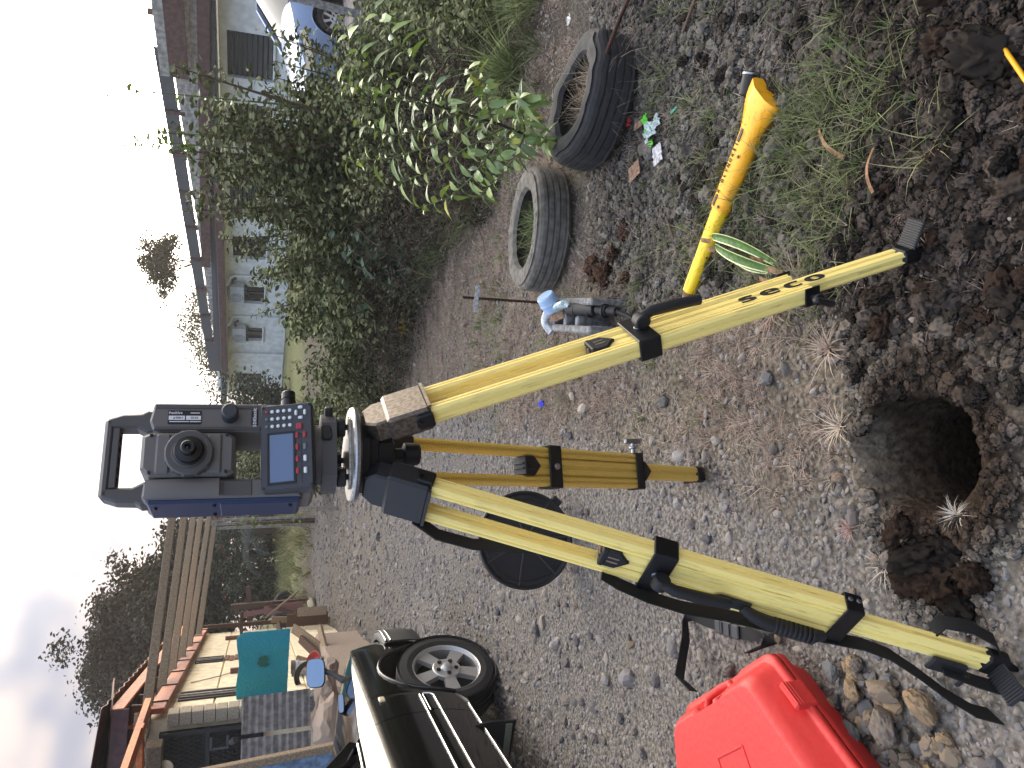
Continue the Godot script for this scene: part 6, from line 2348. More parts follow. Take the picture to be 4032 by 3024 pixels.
func build_cars() -> void:
	# black saloon, its right front corner in view
	var P := {"hw": 0.85, "nose": -0.80, "tail": 3.45, "sill": 0.235, "rear_axle": 2.55, "arch_r": 0.365, "arch_y": 0.285, "cowl": 0.66, "deck": 2.75, "roof": 1.36, "roof_f": 1.25, "roof_r": 2.35, "crown": 0.075, "chrome": true,
		"belt": [Vector2(-0.80, 0.70), Vector2(-0.5, 0.755), Vector2(0.0, 0.80), Vector2(0.66, 0.845), Vector2(1.6, 0.87), Vector2(2.75, 0.88), Vector2(3.45, 0.80)], "cuts": [-0.78, 0.62, 1.55, 2.3, 3.43]}
	var car := thing("black_car", "glossy black saloon car with chrome trim and alloy wheels parked at the left", "car", Vector3(-2.53, 0.0, -4.38))
	car_shell(car, P, M.car_black)
	wheel(car, Vector3(0.80, 0.285, 0.13), deg_to_rad(-17.0), 0.288, 0.19, 1.0, 5, M.alloy)
	wheel(car, Vector3(-0.76, 0.285, 0.0), deg_to_rad(-14.0), 0.288, 0.19, -1.0, 5, M.alloy)
	wheel(car, Vector3(0.76, 0.285, 2.55), 0.0, 0.288, 0.19, 1.0, 5, M.alloy)
	wheel(car, Vector3(-0.76, 0.285, 2.55), 0.0, 0.288, 0.19, -1.0, 5, M.alloy)
	# mud flap
	var mb := MB.new()
	mb.prism(Transform3D(Basis(Vector3(1, 0, 0), Vector3(0, 1, 0), Vector3(0, 0, 1)), Vector3(0.72, 0, 0.40)), PackedVector2Array([Vector2(-0.14, 0.48), Vector2(-0.15, 0.10), Vector2(0.14, 0.08), Vector2(0.15, 0.22), Vector2(0.12, 0.48)]), 0.008, 0.002)
	var mf := obj("mud_flap", mb, M.gate_frame, car)
	mf.rotation.y = -0.25
	mf.position = Vector3(0.10, 0, 0.20)
	mb = MB.new()
	mb.box(tf(Vector3(0.725, 0.12, 0.412)), Vector3(0.25, 0.035, 0.006), 0.004)
	var fr := obj("flap_reflector", mb, M.reflector, mf)
	# bumper
	mb = MB.new()
	var rows := []
	for s in [1.0]:
		var g := []
		for i in 6:
			var row := []
			var y: float = [0.55, 0.55, 0.50, 0.40, 0.32, 0.32][i]
			var o: float = [0.0, 0.035, 0.045, 0.045, 0.035, 0.0][i]
			for j in 41:
				var u := j / 40.0 * 2.0 - 1.0
				var au := absf(u)
				var x: float
				var z: float
				if au > 0.72:
					var f := (au - 0.72) / 0.28
					x = 0.58 + (1.0 - pow(1.0 - f, 2.0)) * 0.24 + o
					z = -0.90 + f * f * 0.50 - o * (1.0 - f)
				else:
					x = au / 0.72 * 0.58
					z = -0.90 - o
				row.append(Vector3(-x * signf(u), y, z))
			g.append(row)
		mb.sheet(g, 0.01)
	obj("front_bumper", mb, M.black_plastic, car)
	mb = MB.new()
	for yy in [0.545, 0.515]:
		var pts := []
		for j in 21:
			var f := j / 20.0
			var x := 0.63 + (1.0 - pow(1.0 - f, 2.0)) * 0.245
			pts.append(Vector3(x, yy, -0.93 + f * f * 0.53))
		mb.tube(pts, 0.009, 6)
	obj("bumper_trim", mb, M.chrome, car)
	# headlamp and corner lamp wrapping the front corner
	for sgn in [1.0, -1.0]:
		var g := []
		for i in 6:
			var row := []
			var y := lerpf(0.715, 0.58, i / 5.0)
			for j in 13:
				var f := j / 12.0
				var z := lerpf(-0.80, -0.52, f)
				row.append(Vector3((skin_x(P, y, z) + 0.008) * sgn, y, z))
			if sgn < 0:
				row.reverse()
			g.append(row)
		mb = MB.new()
		mb.sheet(g, 0.02)
		obj("corner_lamp", mb, M.light_plastic, car)
		mb = MB.new()
		mb.box(tf(Vector3(0.36 * sgn, 0.63, -0.885)), Vector3(0.30, 0.13, 0.03), 0.01)
		obj("headlamp", mb, M.light_plastic, car)
	mb = MB.new()
	mb.box(tf(Vector3(0, 0.63, -0.90)), Vector3(0.36, 0.13, 0.03), 0.006)
	obj("grille", mb, M.chrome, car)
	# lamp reflector piece above the arch, side repeater, trims
	mb = MB.new()
	var g2 := []
	for i in 5:
		var row := []
		for j in 7:
			var y := lerpf(0.725, 0.685, i / 4.0)
			var z := lerpf(-0.08, 0.12, j / 6.0)
			row.append(Vector3(skin_x(P, y, z) + 0.004, y, z))
		g2.append(row)
	mb.box(tf(Vector3(skin_x(P, 0.69, 0.39) + 0.004, 0.695, 0.39)), Vector3(0.014, 0.035, 0.055), 0.006)
	obj("side_repeater", mb, M.light_plastic, car)
	mb = MB.new()
	for tr in [[0.497, 0.42, 0.618], [0.480, 0.42, 0.618], [0.497, 0.626, 1.545], [0.425, 0.44, 0.618], [0.425, 0.626, 1.545], [0.497, 1.555, 2.2], [0.425, 1.555, 2.2], [0.252, 0.52, 2.1]]:
		var thin: bool = tr[0] < 0.3
		var pts := []
		for j in 10:
			var z := lerpf(tr[1], tr[2], j / 9.0)
			pts.append(Vector3(skin_x(P, tr[0], z) + 0.004, tr[0], z))
		mb.tube(pts, 0.004 if thin else (0.006 if tr[0] != 0.480 else 0.004), 6)
	mb.tube([Vector3(skin_x(P, 0.425, 0.44) + 0.004, 0.425, 0.44), Vector3(skin_x(P, 0.45, 0.42) + 0.004, 0.44, 0.415), Vector3(skin_x(P, 0.48, 0.41) + 0.004, 0.478, 0.405)], 0.007, 6)
	obj("chrome_trim", mb, M.chrome, car)
	# bulge of the side moulding between the two trims
	mb = MB.new()
	for e in [[0.43, 0.616], [0.628, 1.545], [1.557, 2.2]]:
		var g := []
		for i in 5:
			var row := []
			var y := lerpf(0.49, 0.432, i / 4.0)
			for j in 9:
				var z := lerpf(e[0], e[1], j / 8.0)
				row.append(Vector3(skin_x(P, y, z) + 0.003 + 0.006 * sin(PI * i / 4.0), y, z))
			g.append(row)
		mb.sheet(g, 0.004)
	obj("side_moulding", mb, M.car_black, car)
	# mirrors standing on the wing
	for k in 2:
		var p: Vector3 = [Vector3(0.67, 0.95, -0.52), Vector3(0.72, 0.855, 0.10)][k]
		mb = MB.new()
		var sc: float = [1.0, 0.8][k]
		var tilt := Transform3D(Basis.from_euler(Vector3(-0.18, 0.42 if k == 0 else 0.6, 0.0)), p + Vector3(0, 0.02, 0))
		var oval := PackedVector2Array()
		for s in 28:
			var a := TAU * s / 28.0
			var cx := cos(a)
			var sx := sin(a)
			oval.append(Vector2(signf(cx) * pow(absf(cx), 0.55) * (0.088 if k == 0 else 0.066), signf(sx) * pow(absf(sx), 0.55) * (0.058 if k == 0 else 0.022)) * sc)
		mb.prism(tilt * tf(Vector3(0, 0, -0.05)), oval, 0.05, 0.006)
		mb.tube([p + Vector3(0.0, -0.03, -0.03), p + Vector3(-0.01, -0.09, 0.03), p + Vector3(-0.03, -0.15, 0.10)], [0.018, 0.015, 0.022], 10)
		var mi := obj("wing_mirror", mb, M.black_plastic, car)
		mb = MB.new()
		var small := Geometry2D.offset_polygon(oval, -0.004)[0]
		mb.prism(tilt * tf(Vector3(0, 0, 0.0005)), small, 0.002)
		obj("mirror_glass", mb, M.mirror, mi)
	# pale blue hatchback behind the bushes
	var Q := {"hw": 0.84, "nose": -0.86, "tail": 3.05, "sill": 0.22, "rear_axle": 2.45, "arch_r": 0.36, "arch_y": 0.30, "cowl": 0.30, "deck": 2.85, "roof": 1.50, "roof_f": 1.05, "roof_r": 2.45, "crown": 0.06, "chrome": false,
		"belt": [Vector2(-0.86, 0.70), Vector2(-0.5, 0.84), Vector2(0.0, 0.93), Vector2(0.30, 0.98), Vector2(1.2, 1.0), Vector2(2.85, 1.03), Vector2(3.05, 0.98)], "cuts": [-0.84, 0.55, 1.4, 2.1, 3.03]}
	var car2 := thing("blue_car", "pale blue hatchback parked behind the bushes in front of the white building", "car", Vector3(5.75, 0.0, -12.75), deg_to_rad(-90.0 + 196.0))
	car2.rotation.y = deg_to_rad(103.0)
	car2.position = ground_at(5.42, -12.72) + Vector3(0, 0.0, 0)
	car_shell(car2, Q, M.car_blue)
	for s in [1.0, -1.0]:
		wheel(car2, Vector3(0.74 * s, 0.30, 0.0), 0.0, 0.30, 0.18, s, 8, M.alloy)
		wheel(car2, Vector3(0.74 * s, 0.30, 2.45), 0.0, 0.30, 0.18, s, 8, M.alloy)
		var g := []
		for i in 5:
			var row := []
			for j in 13:
				var f := j / 12.0
				var z := lerpf(-0.80, -0.28, f)
				var y := lerpf(0.60 + 0.15 * f, 0.74 + 0.11 * f * f, 1.0 - i / 4.0)
				row.append(Vector3((skin_x(Q, y, z) + 0.008) * s, y, z))
			if s < 0:
				row.reverse()
			g.append(row)
		mb = MB.new()
		mb.sheet(g, 0.02)
		obj("headlamp", mb, M.light_plastic, car2)
		mb = MB.new()
		mb.box(tf(Vector3(0.93 * s, 1.03, 0.55)), Vector3(0.2, 0.13, 0.09), 0.03)
		obj("wing_mirror", mb, M.car_blue, car2)
	mb = MB.new()
	mb.box(tf(Vector3(0, 0.47, -0.93)), Vector3(0.9, 0.16, 0.04), 0.01)
	obj("grille", mb, M.gate_black, car2)

# ---------------------------------------------------------------- bushes on the right
func build_hedge() -> void:
	var small := leaf_mesh(0.055, 0.030, M.leaf, 0.25, 0.35)
	var mid := leaf_mesh(0.070, 0.036, M.leaf, 0.25, 0.35)
	var g0 := Color(0.086, 0.098, 0.042)
	var g1 := Color(0.200, 0.208, 0.088)
	var spec := [
		[-0.15, -7.9, 0.95, 0.55, 1300, "low loose bush at the far end of the hedge, beside the instrument"],
		[0.35, -7.9, 1.05, 0.6, 1500, "low green bush second from the far end of the hedge"],
		[0.75, -7.4, 1.15, 0.65, 1900, "green bush in front of the white wall, below the air conditioners"],
		[1.15, -7.6, 1.45, 0.6, 2000, "taller bush standing before the louvred window"],
		[1.35, -6.7, 1.35, 0.7, 2200, "broad bush in the middle of the hedge"],
		[1.75, -6.9, 1.95, 0.6, 2300, "tall bush whose shoots reach the roof line, left of the tallest"],
		[2.05, -6.5, 2.15, 0.55, 2300, "tallest bush with shoots against the bright sky"],
		[2.40, -6.6, 1.35, 0.5, 1300, "leafy bush right of the tallest one, before the blue car's bonnet"],
		[2.15, -5.8, 0.95, 0.65, 1700, "rounded bush in front of the blue car"],
		[2.75, -6.2, 0.62, 0.6, 1300, "low bush below the blue car"],
		[1.75, -5.4, 0.85, 0.6, 1300, "low bush behind the near sapling"],
		[2.6, -5.0, 0.50, 0.6, 1100, "low weeds near the right edge below the leaning pole"],
		[2.25, -4.4, 0.36, 0.5, 1000, "knee high weeds at the right edge behind the split tyre"],
		[1.6, -7.7, 1.75, 0.6, 1800, "tall bush in the back row, before the louvred window on the right"],
		[2.25, -7.3, 1.6, 0.5, 1300, "tall bush in the back row behind the tallest one"],
		[0.85, -6.9, 1.1, 0.6, 1500, "rounded bush in the front row left of the broad one"],
	]
	for s in spec:
		var dist := 1.0 if s[0] < 2.2 else 1.15
		shrub("bush", s[5], "bush", ground_at(s[0], s[1]), s[2], s[3], 15, int(s[4] * 1.7), small if s[2] < 1.0 else mid, g0, g1 * dist, "")
	# single shoots above the mass
	for p in [[2.2, -6.4, 2.45, "single leafy shoot rising against the bright sky, tallest of three"], [1.85, -6.5, 2.35, "leafy shoot against the sky over the roof, middle of three"], [2.0, -6.7, 2.2, "leafy shoot against the sky over the roof, nearest the tall bush"]]:
		var root := thing("shoot", p[3], "plant", ground_at(p[0], p[1]))
		var mb := MB.new()
		mb.tube([Vector3(0, 0, 0), Vector3(0.03, p[2] * 0.5, 0.02), Vector3(-0.03, p[2], 0.05)], [0.012, 0.008, 0.003], 6)
		obj("stem", mb, M.green_stem, root)
		for k in 30:
			var f := rf(0.62, 1.0)
			var o := MeshInstance3D.new()
			o.mesh = mid
			o.material_override = leaf_tone(rng.randi() % 4)
			o.name = "leaf" if k == 0 else "leaf_%03d" % k
			o.transform = Transform3D(look(Vector3(rng.randfn(), rf(0, 0.8), rng.randfn()), rf(-0.6, 0.6)) * Basis.from_scale(Vector3.ONE * rf(0.8, 1.3)), Vector3(-0.06 * (f - 0.5), p[2] * f, 0.04 * f))
			root.add_child(o)
	# dry dead vine mass under the bushes
	var where := ["below the air conditioners", "left of the tallest bush", "under the tallest bush, the biggest tangle", "between the sapling and the hedge", "behind the long grass tussock", "at the far end beside the yellow wrapper", "nearest the left tyre, the lowest tangle"]
	var vi := -1
	for p in [[0.75, -6.75, 0.60, 0.55], [1.15, -6.1, 0.7, 0.6], [1.5, -5.6, 0.72, 0.6], [1.6, -5.0, 0.6, 0.55], [1.9, -4.6, 0.5, 0.5], [0.35, -7.2, 0.42, 0.45], [1.4, -4.6, 0.36, 0.4]]:
		vi += 1
		var root := thing("dead_vine", "dry brown tangle of dead vine " + where[vi], "dead vine", ground_at(p[0], p[1]), 0.0, "dry tangles at the foot of the hedge")
		var mb := MB.new()
		for k in 130:
			var a := rng.randf() * TAU
			var st: Vector3 = Vector3(cos(a), 0, sin(a)) * p[3] * rng.randf() + Vector3(0, rf(0.0, p[2] * 0.7), 0)
			var d := Vector3(rng.randfn(), rng.randfn() * 0.7, rng.randfn()).normalized()
			var pts := [st]
			for s in 3:
				d = (d + Vector3(rng.randfn(), rng.randfn(), rng.randfn()) * 0.35).normalized()
				st += d * 0.12
				if st.y < 0.01:
					st.y = 0.01
				pts.append(st)
			mb.tube(pts, [0.004, 0.003, 0.0025, 0.0015], 3)
		obj("twig", mb, M.twig, root).set_meta("kind", "stuff")
		var xs := []
		var cs := []
		for k in 1500:
			var a := rng.randf() * TAU
			var q := sqrt(rng.randf())
			xs.append(Transform3D(look(Vector3(rng.randfn(), rng.randfn(), rng.randfn()), rf(-2, 2)) * Basis.from_scale(Vector3(0.6, 1, 0.9) * rf(0.5, 1.0)), Vector3(cos(a) * p[3] * q, p[2] * rng.randf() * (1.05 - q * q * 0.8), sin(a) * p[3] * q)))
			cs.append(Color(0.12, 0.098, 0.068).lerp(Color(0.065, 0.072, 0.035), rng.randf()) * rf(0.5, 1.3))
		copies("dead_leaf", small, xs, cs, root)
	# large lobed leaf plant in the middle of the hedge
	shrub("broad_leaf_weed", "weed with broad grey green leaves in the lower middle of the hedge", "plant", ground_at(0.95, -6.5), 0.75, 0.4, 7, 130, leaf_mesh(0.16, 0.09, M.leaf), Color(0.09, 0.13, 0.085), Color(0.15, 0.19, 0.12))
	sapling()
	# tussock of long grass at the right
	var tuss := blade_tuft(31, 26, 0.10, 0.55, 0.013, M.blade, 0.95)
	for p in [[1.78, -4.05, "big tussock of long grass with pale blades beside the near sapling", 1.0], [2.05, -3.75, "smaller tussock of long grass at the right edge", 0.7]]:
		var root := thing("grass_tussock", p[2], "grass", ground_at(p[0], p[1]))
		var xs := []
		var cs := []
		for k in 7:
			xs.append(Transform3D(Basis.from_euler(Vector3(0, k * 0.9, 0)) * Basis.from_scale(Vector3.ONE * p[3] * rf(0.6, 1.1)), Vector3(rf(-0.06, 0.06), -0.01, rf(-0.06, 0.06))))
			cs.append(Color(0.15, 0.19, 0.06).lerp(Color(0.28, 0.30, 0.13), rng.randf()))
		copies("blade", tuss, xs, cs, root)

func leaf_tone(i: int) -> StandardMaterial3D:
	var key := "leaf_tone_%d" % i
	if not M.has(key):
		var m := StandardMaterial3D.new()
		m.resource_name = key
		m.albedo_color = ([Color(0.18, 0.26, 0.085), Color(0.24, 0.32, 0.11), Color(0.34, 0.40, 0.13), Color(0.13, 0.19, 0.09), Color(0.5, 0.47, 0.07)][i] as Color).linear_to_srgb()
		m.roughness = 0.42
		m.backlight_enabled = true
		m.backlight = Color(0.25, 0.32, 0.08)
		M[key] = m
	return M[key]

func sapling() -> void:
	var root := thing("sapling", "bright green young tree with long glossy leaves growing between the two tyres", "sapling", ground_at(1.06, -3.12))
	var o := root.position
	var paths := [
		[Vector3(1.06, 0.0, -3.12), Vector3(1.05, 0.2, -3.04), Vector3(1.08, 0.42, -2.98), Vector3(1.11, 0.62, -2.98), Vector3(1.15, 0.82, -3.0), Vector3(1.26, 0.98, -2.98), Vector3(1.39, 1.09, -2.96)],
		[Vector3(1.11, 0.62, -2.98), Vector3(1.20, 0.72, -2.95), Vector3(1.30, 0.85, -2.9), Vector3(1.40, 0.97, -2.84)],
		[Vector3(1.11, 0.62, -2.98), Vector3(1.14, 0.80, -3.03), Vector3(1.17, 0.95, -3.06), Vector3(1.19, 1.07, -3.07)],
		[Vector3(1.11, 0.58, -2.98), Vector3(1.04, 0.72, -3.03), Vector3(1.0, 0.86, -3.06), Vector3(1.04, 1.0, -3.05)],
		[Vector3(1.09, 0.48, -2.98), Vector3(0.99, 0.66, -3.05), Vector3(0.93, 0.84, -3.12), Vector3(0.905, 1.03, -3.16)],
		[Vector3(1.07, 0.36, -3.0), Vector3(0.96, 0.46, -2.98), Vector3(0.86, 0.52, -3.0), Vector3(0.78, 0.60, -3.08), Vector3(0.74, 0.72, -3.16)],
		[Vector3(1.07, 0.40, -3.0), Vector3(0.97, 0.56, -3.03), Vector3(0.90, 0.66, -3.1), Vector3(0.83, 0.82, -3.18)],
		[Vector3(1.06, 0.3, -3.0), Vector3(1.0, 0.34, -2.92), Vector3(0.92, 0.38, -2.9), Vector3(0.85, 0.43, -2.92), Vector3(0.77, 0.50, -2.96)],
		[Vector3(1.08, 0.45, -2.98), Vector3(1.14, 0.50, -2.90), Vector3(1.19, 0.52, -2.86), Vector3(1.22, 0.60, -2.84)],
		[Vector3(1.06, 0.2, -3.0), Vector3(1.02, 0.26, -2.93), Vector3(1.0, 0.24, -2.86)],
		[Vector3(1.07, 0.3, -3.0), Vector3(1.12, 0.33, -2.94), Vector3(1.16, 0.33, -2.88), Vector3(1.14, 0.40, -2.85)],
	]
	var lm := [leaf_mesh(0.078, 0.030, M.leaf, 0.3, 0.55), leaf_mesh(0.098, 0.031, M.leaf, 0.3, 0.8), leaf_mesh(0.062, 0.031, M.leaf, 0.35, 0.3)]
	for m in lm:
		m.surface_set_material(0, null)
	var n := 0
	for pi in paths.size():
		var pts := []
		for p in paths[pi]:
			pts.append(p - o)
		var rad := []
		for k in pts.size():
			rad.append(lerpf(0.008 if pi == 0 else 0.0045, 0.0015, float(k) / (pts.size() - 1)))
		var mb := MB.new()
		mb.tube(pts, rad, 6)
		obj("branch", mb, M.bark if pi == 0 else M.green_stem, root)
		var total: float = pts.size() - 1
		var cnt := int(total * (8.5 if pi < 9 else 12.0))
		for k in cnt:
			var f := (k + 0.5) / cnt * total
			if pi == 0 and f < 0.7:
				continue
			var i := mini(int(f), pts.size() - 2)
			var p: Vector3 = pts[i].lerp(pts[i + 1], f - i)
			var d: Vector3 = (pts[i + 1] - pts[i]).normalized()
			var a := k * 2.4 + pi
			var side := d.cross(Vector3(cos(a), 0.3, sin(a))).normalized()
			var out := (side + d * 0.35 + Vector3(0, 0.15, 0)).normalized()
			var l := MeshInstance3D.new()
			l.mesh = lm[n % 3]
			var tip := f > total - 0.8
			l.material_override = leaf_tone(4 if n % 41 == 7 else (2 if tip and n % 2 == 0 else [0, 1, 1, 3, 0, 2][n % 6]))
			l.transform = Transform3D(look(out, rf(-0.5, 0.5)) * Basis.from_scale(Vector3.ONE * rf(0.7, 1.15)), p)
			l.name = "leaf" if n == 0 else "leaf_%03d" % n
			root.add_child(l)
			n += 1

# ---------------------------------------------------------------- objects lying about
# outline with rounded corners, resampled so that rings can be joined
func round_quad(c: Array, r: float, grow: float, per := 6) -> Array:
	var poly := PackedVector2Array()
	for p in c:
		poly.append(p)
	var off := Geometry2D.offset_polygon(poly, grow, Geometry2D.JOIN_MITER)[0] if grow != 0.0 else poly
	# keep the corner order of the input
	var corners := []
	for p in c:
		var best := off[0]
		for q in off:
			if q.distance_to(p) < best.distance_to(p):
				best = q
		corners.append(best)
	var out := []
	var n := corners.size()
	for k in n:
		var p: Vector2 = corners[k]
		var a: Vector2 = (corners[(k - 1 + n) % n] - p).normalized()
		var b: Vector2 = (corners[(k + 1) % n] - p).normalized()
		var s := p + a * r
		var e := p + b * r
		for i in per + 1:
			var f := i / float(per)
			out.append(s.lerp(p, f).lerp(p.lerp(e, f), f))
		var nxt: Vector2 = corners[(k + 1) % n]
		var e2: Vector2 = nxt - b * r
		for i in range(1, 12):
			out.append(e.lerp(e2, i / 12.0))
	return out

func build_things() -> void:
	build_case()
	build_lid()
	build_tyres()
	build_block()
	build_pole()

func build_case() -> void:
	var org := Vector3(-0.98, height(-0.98, -1.6), -1.6)
	var root := thing("instrument_case", "bright red plastic instrument case lying flat beside the gravel, near left", "case", org)
	var c := [Vector2(-0.973, -1.94), Vector2(-0.694, -1.582), Vector2(-0.90, -1.18), Vector2(-1.38, -1.856)]
	for k in 4:
		c[k] = c[k] - Vector2(org.x, org.z)
	var n := c.size()
	var mid_ab: Vector2 = (c[0] + c[1]) * 0.5
	var dir_ab: Vector2 = (c[1] - c[0]).normalized()
	var inw := Vector2(-dir_ab.y, dir_ab.x)
	if inw.dot((c[2] + c[3]) * 0.5 - mid_ab) < 0:
		inw = -inw
	var ring := func(y: float, grow: float, r: float, notch: float) -> Array:
		var row := []
		for p in round_quad(c, r, grow):
			var q: Vector2 = p
			var u: float = (q - mid_ab).dot(dir_ab)
			var d: float = (q - mid_ab).dot(inw)
			if notch > 0.0 and absf(u) < 0.085 and d < 0.05:
				q += inw * notch * smoothstep(0.085, 0.055, absf(u))
			row.append(Vector3(q.x, y, q.y))
		return row
	# base shell
	var mb := MB.new()
	var rows := [ring.call(0.0, -0.03, 0.03, 0.0), ring.call(0.012, -0.008, 0.034, 0.0), ring.call(0.070, 0.012, 0.034, 0.0), ring.call(0.072, 0.026, 0.034, 0.0), ring.call(0.090, 0.026, 0.034, 0.0)]
	rows.reverse()
	for rr in rows:
		rr.reverse()
	mb.sheet(rows, 0.0, true)
	obj("base_shell", mb, M.case_red, root)
	mb = MB.new()
	rows = [ring.call(0.0925, 0.012, 0.034, 0.0), ring.call(0.0925, 0.026, 0.034, 0.0), ring.call(0.108, 0.026, 0.034, 0.012), ring.call(0.110, 0.014, 0.034, 0.02), ring.call(0.115, 0.008, 0.034, 0.05), ring.call(0.155, -0.008, 0.034, 0.055), ring.call(0.166, -0.014, 0.034, 0.02), ring.call(0.178, -0.022, 0.034, 0.01), ring.call(0.184, -0.030, 0.03, 0.008), ring.call(0.1865, -0.034, 0.045, 0.0), ring.call(0.187, -0.11, 0.03, 0.0)]
	rows.reverse()
	for rr in rows:
		rr.reverse()
	mb.sheet(rows, 0.0, true)
	# close the top
	var topring: Array = rows[0]
	var cc := Vector3.ZERO
	for p in topring:
		cc += p
	cc /= topring.size()
	for k in topring.size():
		mb.trin(cc, topring[k], topring[(k + 1) % topring.size()], Vector3.UP, Vector3.UP, Vector3.UP)
	obj("lid", mb, M.case_red, root)
	# ridges of the recessed panel on the lid
	mb = MB.new()
	var f3 := func(p: Vector2, y: float) -> Vector3:
		return Vector3(p.x, y, p.y)
	var pc: Vector2 = mid_ab + inw * 0.155
	var q0: Vector2 = pc - dir_ab * 0.02
	var e1: Vector2 = (c[2] - c[1]).normalized()
	mb.bar(f3.call(q0, 0.1875), f3.call(q0 + dir_ab * 0.13, 0.1875), 0.006, 0.005, Vector3.UP, 0.001)
	mb.bar(f3.call(q0, 0.1875), f3.call(q0 + inw * 0.19, 0.1875), 0.006, 0.005, Vector3.UP, 0.001)
	mb.bar(f3.call(q0 + dir_ab * 0.13, 0.1875), f3.call(q0 + dir_ab * 0.13 + inw * 0.19, 0.1875), 0.006, 0.005, Vector3.UP, 0.001)
	obj("panel_rib", mb, M.case_red, root)
	# handle bar across the pocket
	mb = MB.new()
	mb.tube([f3.call(mid_ab - dir_ab * 0.075 + inw * 0.02, 0.135), f3.call(mid_ab - dir_ab * 0.06 - inw * 0.004, 0.13), f3.call(mid_ab - inw * 0.008, 0.128), f3.call(mid_ab + dir_ab * 0.06 - inw * 0.004, 0.13), f3.call(mid_ab + dir_ab * 0.075 + inw * 0.02, 0.135)], 0.011, 10)
	obj("handle", mb, M.case_red, root)
	# latch on the right side
	var outw := Vector2(e1.y, -e1.x)
	if outw.dot(c[1] - c[3]) < 0:
		outw = -outw
	var lp: Vector2 = c[1] + e1 * 0.115 + outw * 0.022
	mb = MB.new()
	var lt := Transform3D(Basis(Vector3(e1.x, 0, e1.y), Vector3.UP, Vector3(e1.x, 0, e1.y).cross(Vector3.UP)), Vector3(lp.x, 0.112, lp.y))
	mb.box(lt, Vector3(0.075, 0.062, 0.018), 0.005)
	for k in 3:
		mb.box(lt * tf(Vector3(0, 0.012 + k * 0.008, 0.010 if lt.basis.z.dot(Vector3(outw.x, 0, outw.y)) > 0 else -0.010)), Vector3(0.066, 0.003, 0.004), 0.001)
	obj("latch", mb, M.case_red, root)
	# strap
	mb = MB.new()
	mb.ribbon([Vector3(-0.90, 0.11, -1.93) - org, Vector3(-0.885, 0.115, -2.00) - org, Vector3(-0.85, 0.075, -2.05) - org, Vector3(-0.80, 0.045, -2.08) - org, Vector3(-0.755, 0.03, -2.11) - org, Vector3(-0.735, 0.028, -2.09) - org, Vector3(-0.725, 0.022, -2.03) - org, Vector3(-0.718, 0.016, -1.95) - org], [Vector3(0.3, 1, 0.2), Vector3(0.4, 1, 0.3), Vector3(0.3, 1, 0.3), Vector3(0.2, 1, 0.3), Vector3(0.1, 0.9, 0.5), Vector3(0.6, 0.5, 0.3), Vector3(1, 0.15, 0), Vector3(1, 0, 0.1)], 0.036, 0.003)
	mb.ribbon([Vector3(-0.706, 0.018, -1.84) - org, Vector3(-0.69, 0.02, -1.77) - org, Vector3(-0.67, 0.03, -1.70) - org, Vector3(-0.665, 0.05, -1.66) - org, Vector3(-0.68, 0.075, -1.66) - org, Vector3(-0.705, 0.10, -1.69) - org], [Vector3(1, 0, 0.2), Vector3(1, 0.2, 0.3), Vector3(0.6, 0.8, 0.2), Vector3(0.1, 1, 0.1), Vector3(0, 1, 0.2), Vector3(0, 1, 0.2)], 0.036, 0.003)
	var st := obj("shoulder_strap", mb, M.webbing, root)
	mb = MB.new()
	var bt := tf(Vector3(-0.712, 0.022, -1.895) - org, 0, 0.12)
	mb.box(bt, Vector3(0.044, 0.010, 0.052), 0.003)
	mb.box(bt * tf(Vector3(0, 0.002, -0.04)), Vector3(0.040, 0.010, 0.03), 0.003)
	mb.box(bt * tf(Vector3(0, 0.002, 0.045)), Vector3(0.040, 0.008, 0.034), 0.003)
	for s in [-1.0, 1.0]:
		mb.box(bt * tf(Vector3(0, 0.007, 0.018 * s)), Vector3(0.034, 0.003, 0.006), 0.001)
	obj("strap_buckle", mb, M.gate_frame, st)

func build_lid() -> void:
	var root := thing("round_lid", "round black plastic lid with radial ribs standing on edge behind the left tripod leg", "lid", Vector3(-0.69, height(-0.69, -3.13) + 0.213, -3.13))
	root.rotation = Vector3(-0.06, 0.22, 0)
	var t := Transform3D(Basis(Vector3(1, 0, 0), Vector3(0, 0, 1), Vector3(0, -1, 0)), Vector3.ZERO)
	var mb := MB.new()
	mb.lathe(t, [Vector2(0.0, -0.02), Vector2(0.212, -0.02), Vector2(0.215, -0.017), Vector2(0.215, 0.016), Vector2(0.211, 0.019), Vector2(0.205, 0.018), Vector2(0.196, 0.004), Vector2(0.183, 0.004), Vector2(0.181, 0.007), Vector2(0.178, 0.007), Vector2(0.176, 0.001), Vector2(0.0, 0.001)], 72)
	obj("plate", mb, M.black_plastic, root)
	mb = MB.new()
	for k in 7:
		var a := TAU * k / 7.0 + 0.25
		mb.bar(Vector3(cos(a) * 0.03, sin(a) * 0.03, 0.003), Vector3(cos(a) * 0.2, sin(a) * 0.2, 0.004), 0.006, 0.009, Vector3(0, 0, 1), 0.001)
	mb.lathe(t, [Vector2(0.033, 0.0), Vector2(0.033, 0.008), Vector2(0.026, 0.008), Vector2(0.026, 0.0)], 32)
	obj("rib", mb, M.lid_rib, root)
	var tab := MB.new()
	tab.box(tf(Vector3(0.165, -0.155, 0.0), 0, 0, 0.8), Vector3(0.05, 0.03, 0.03), 0.006)
	obj("lug", tab, M.black_plastic, root)

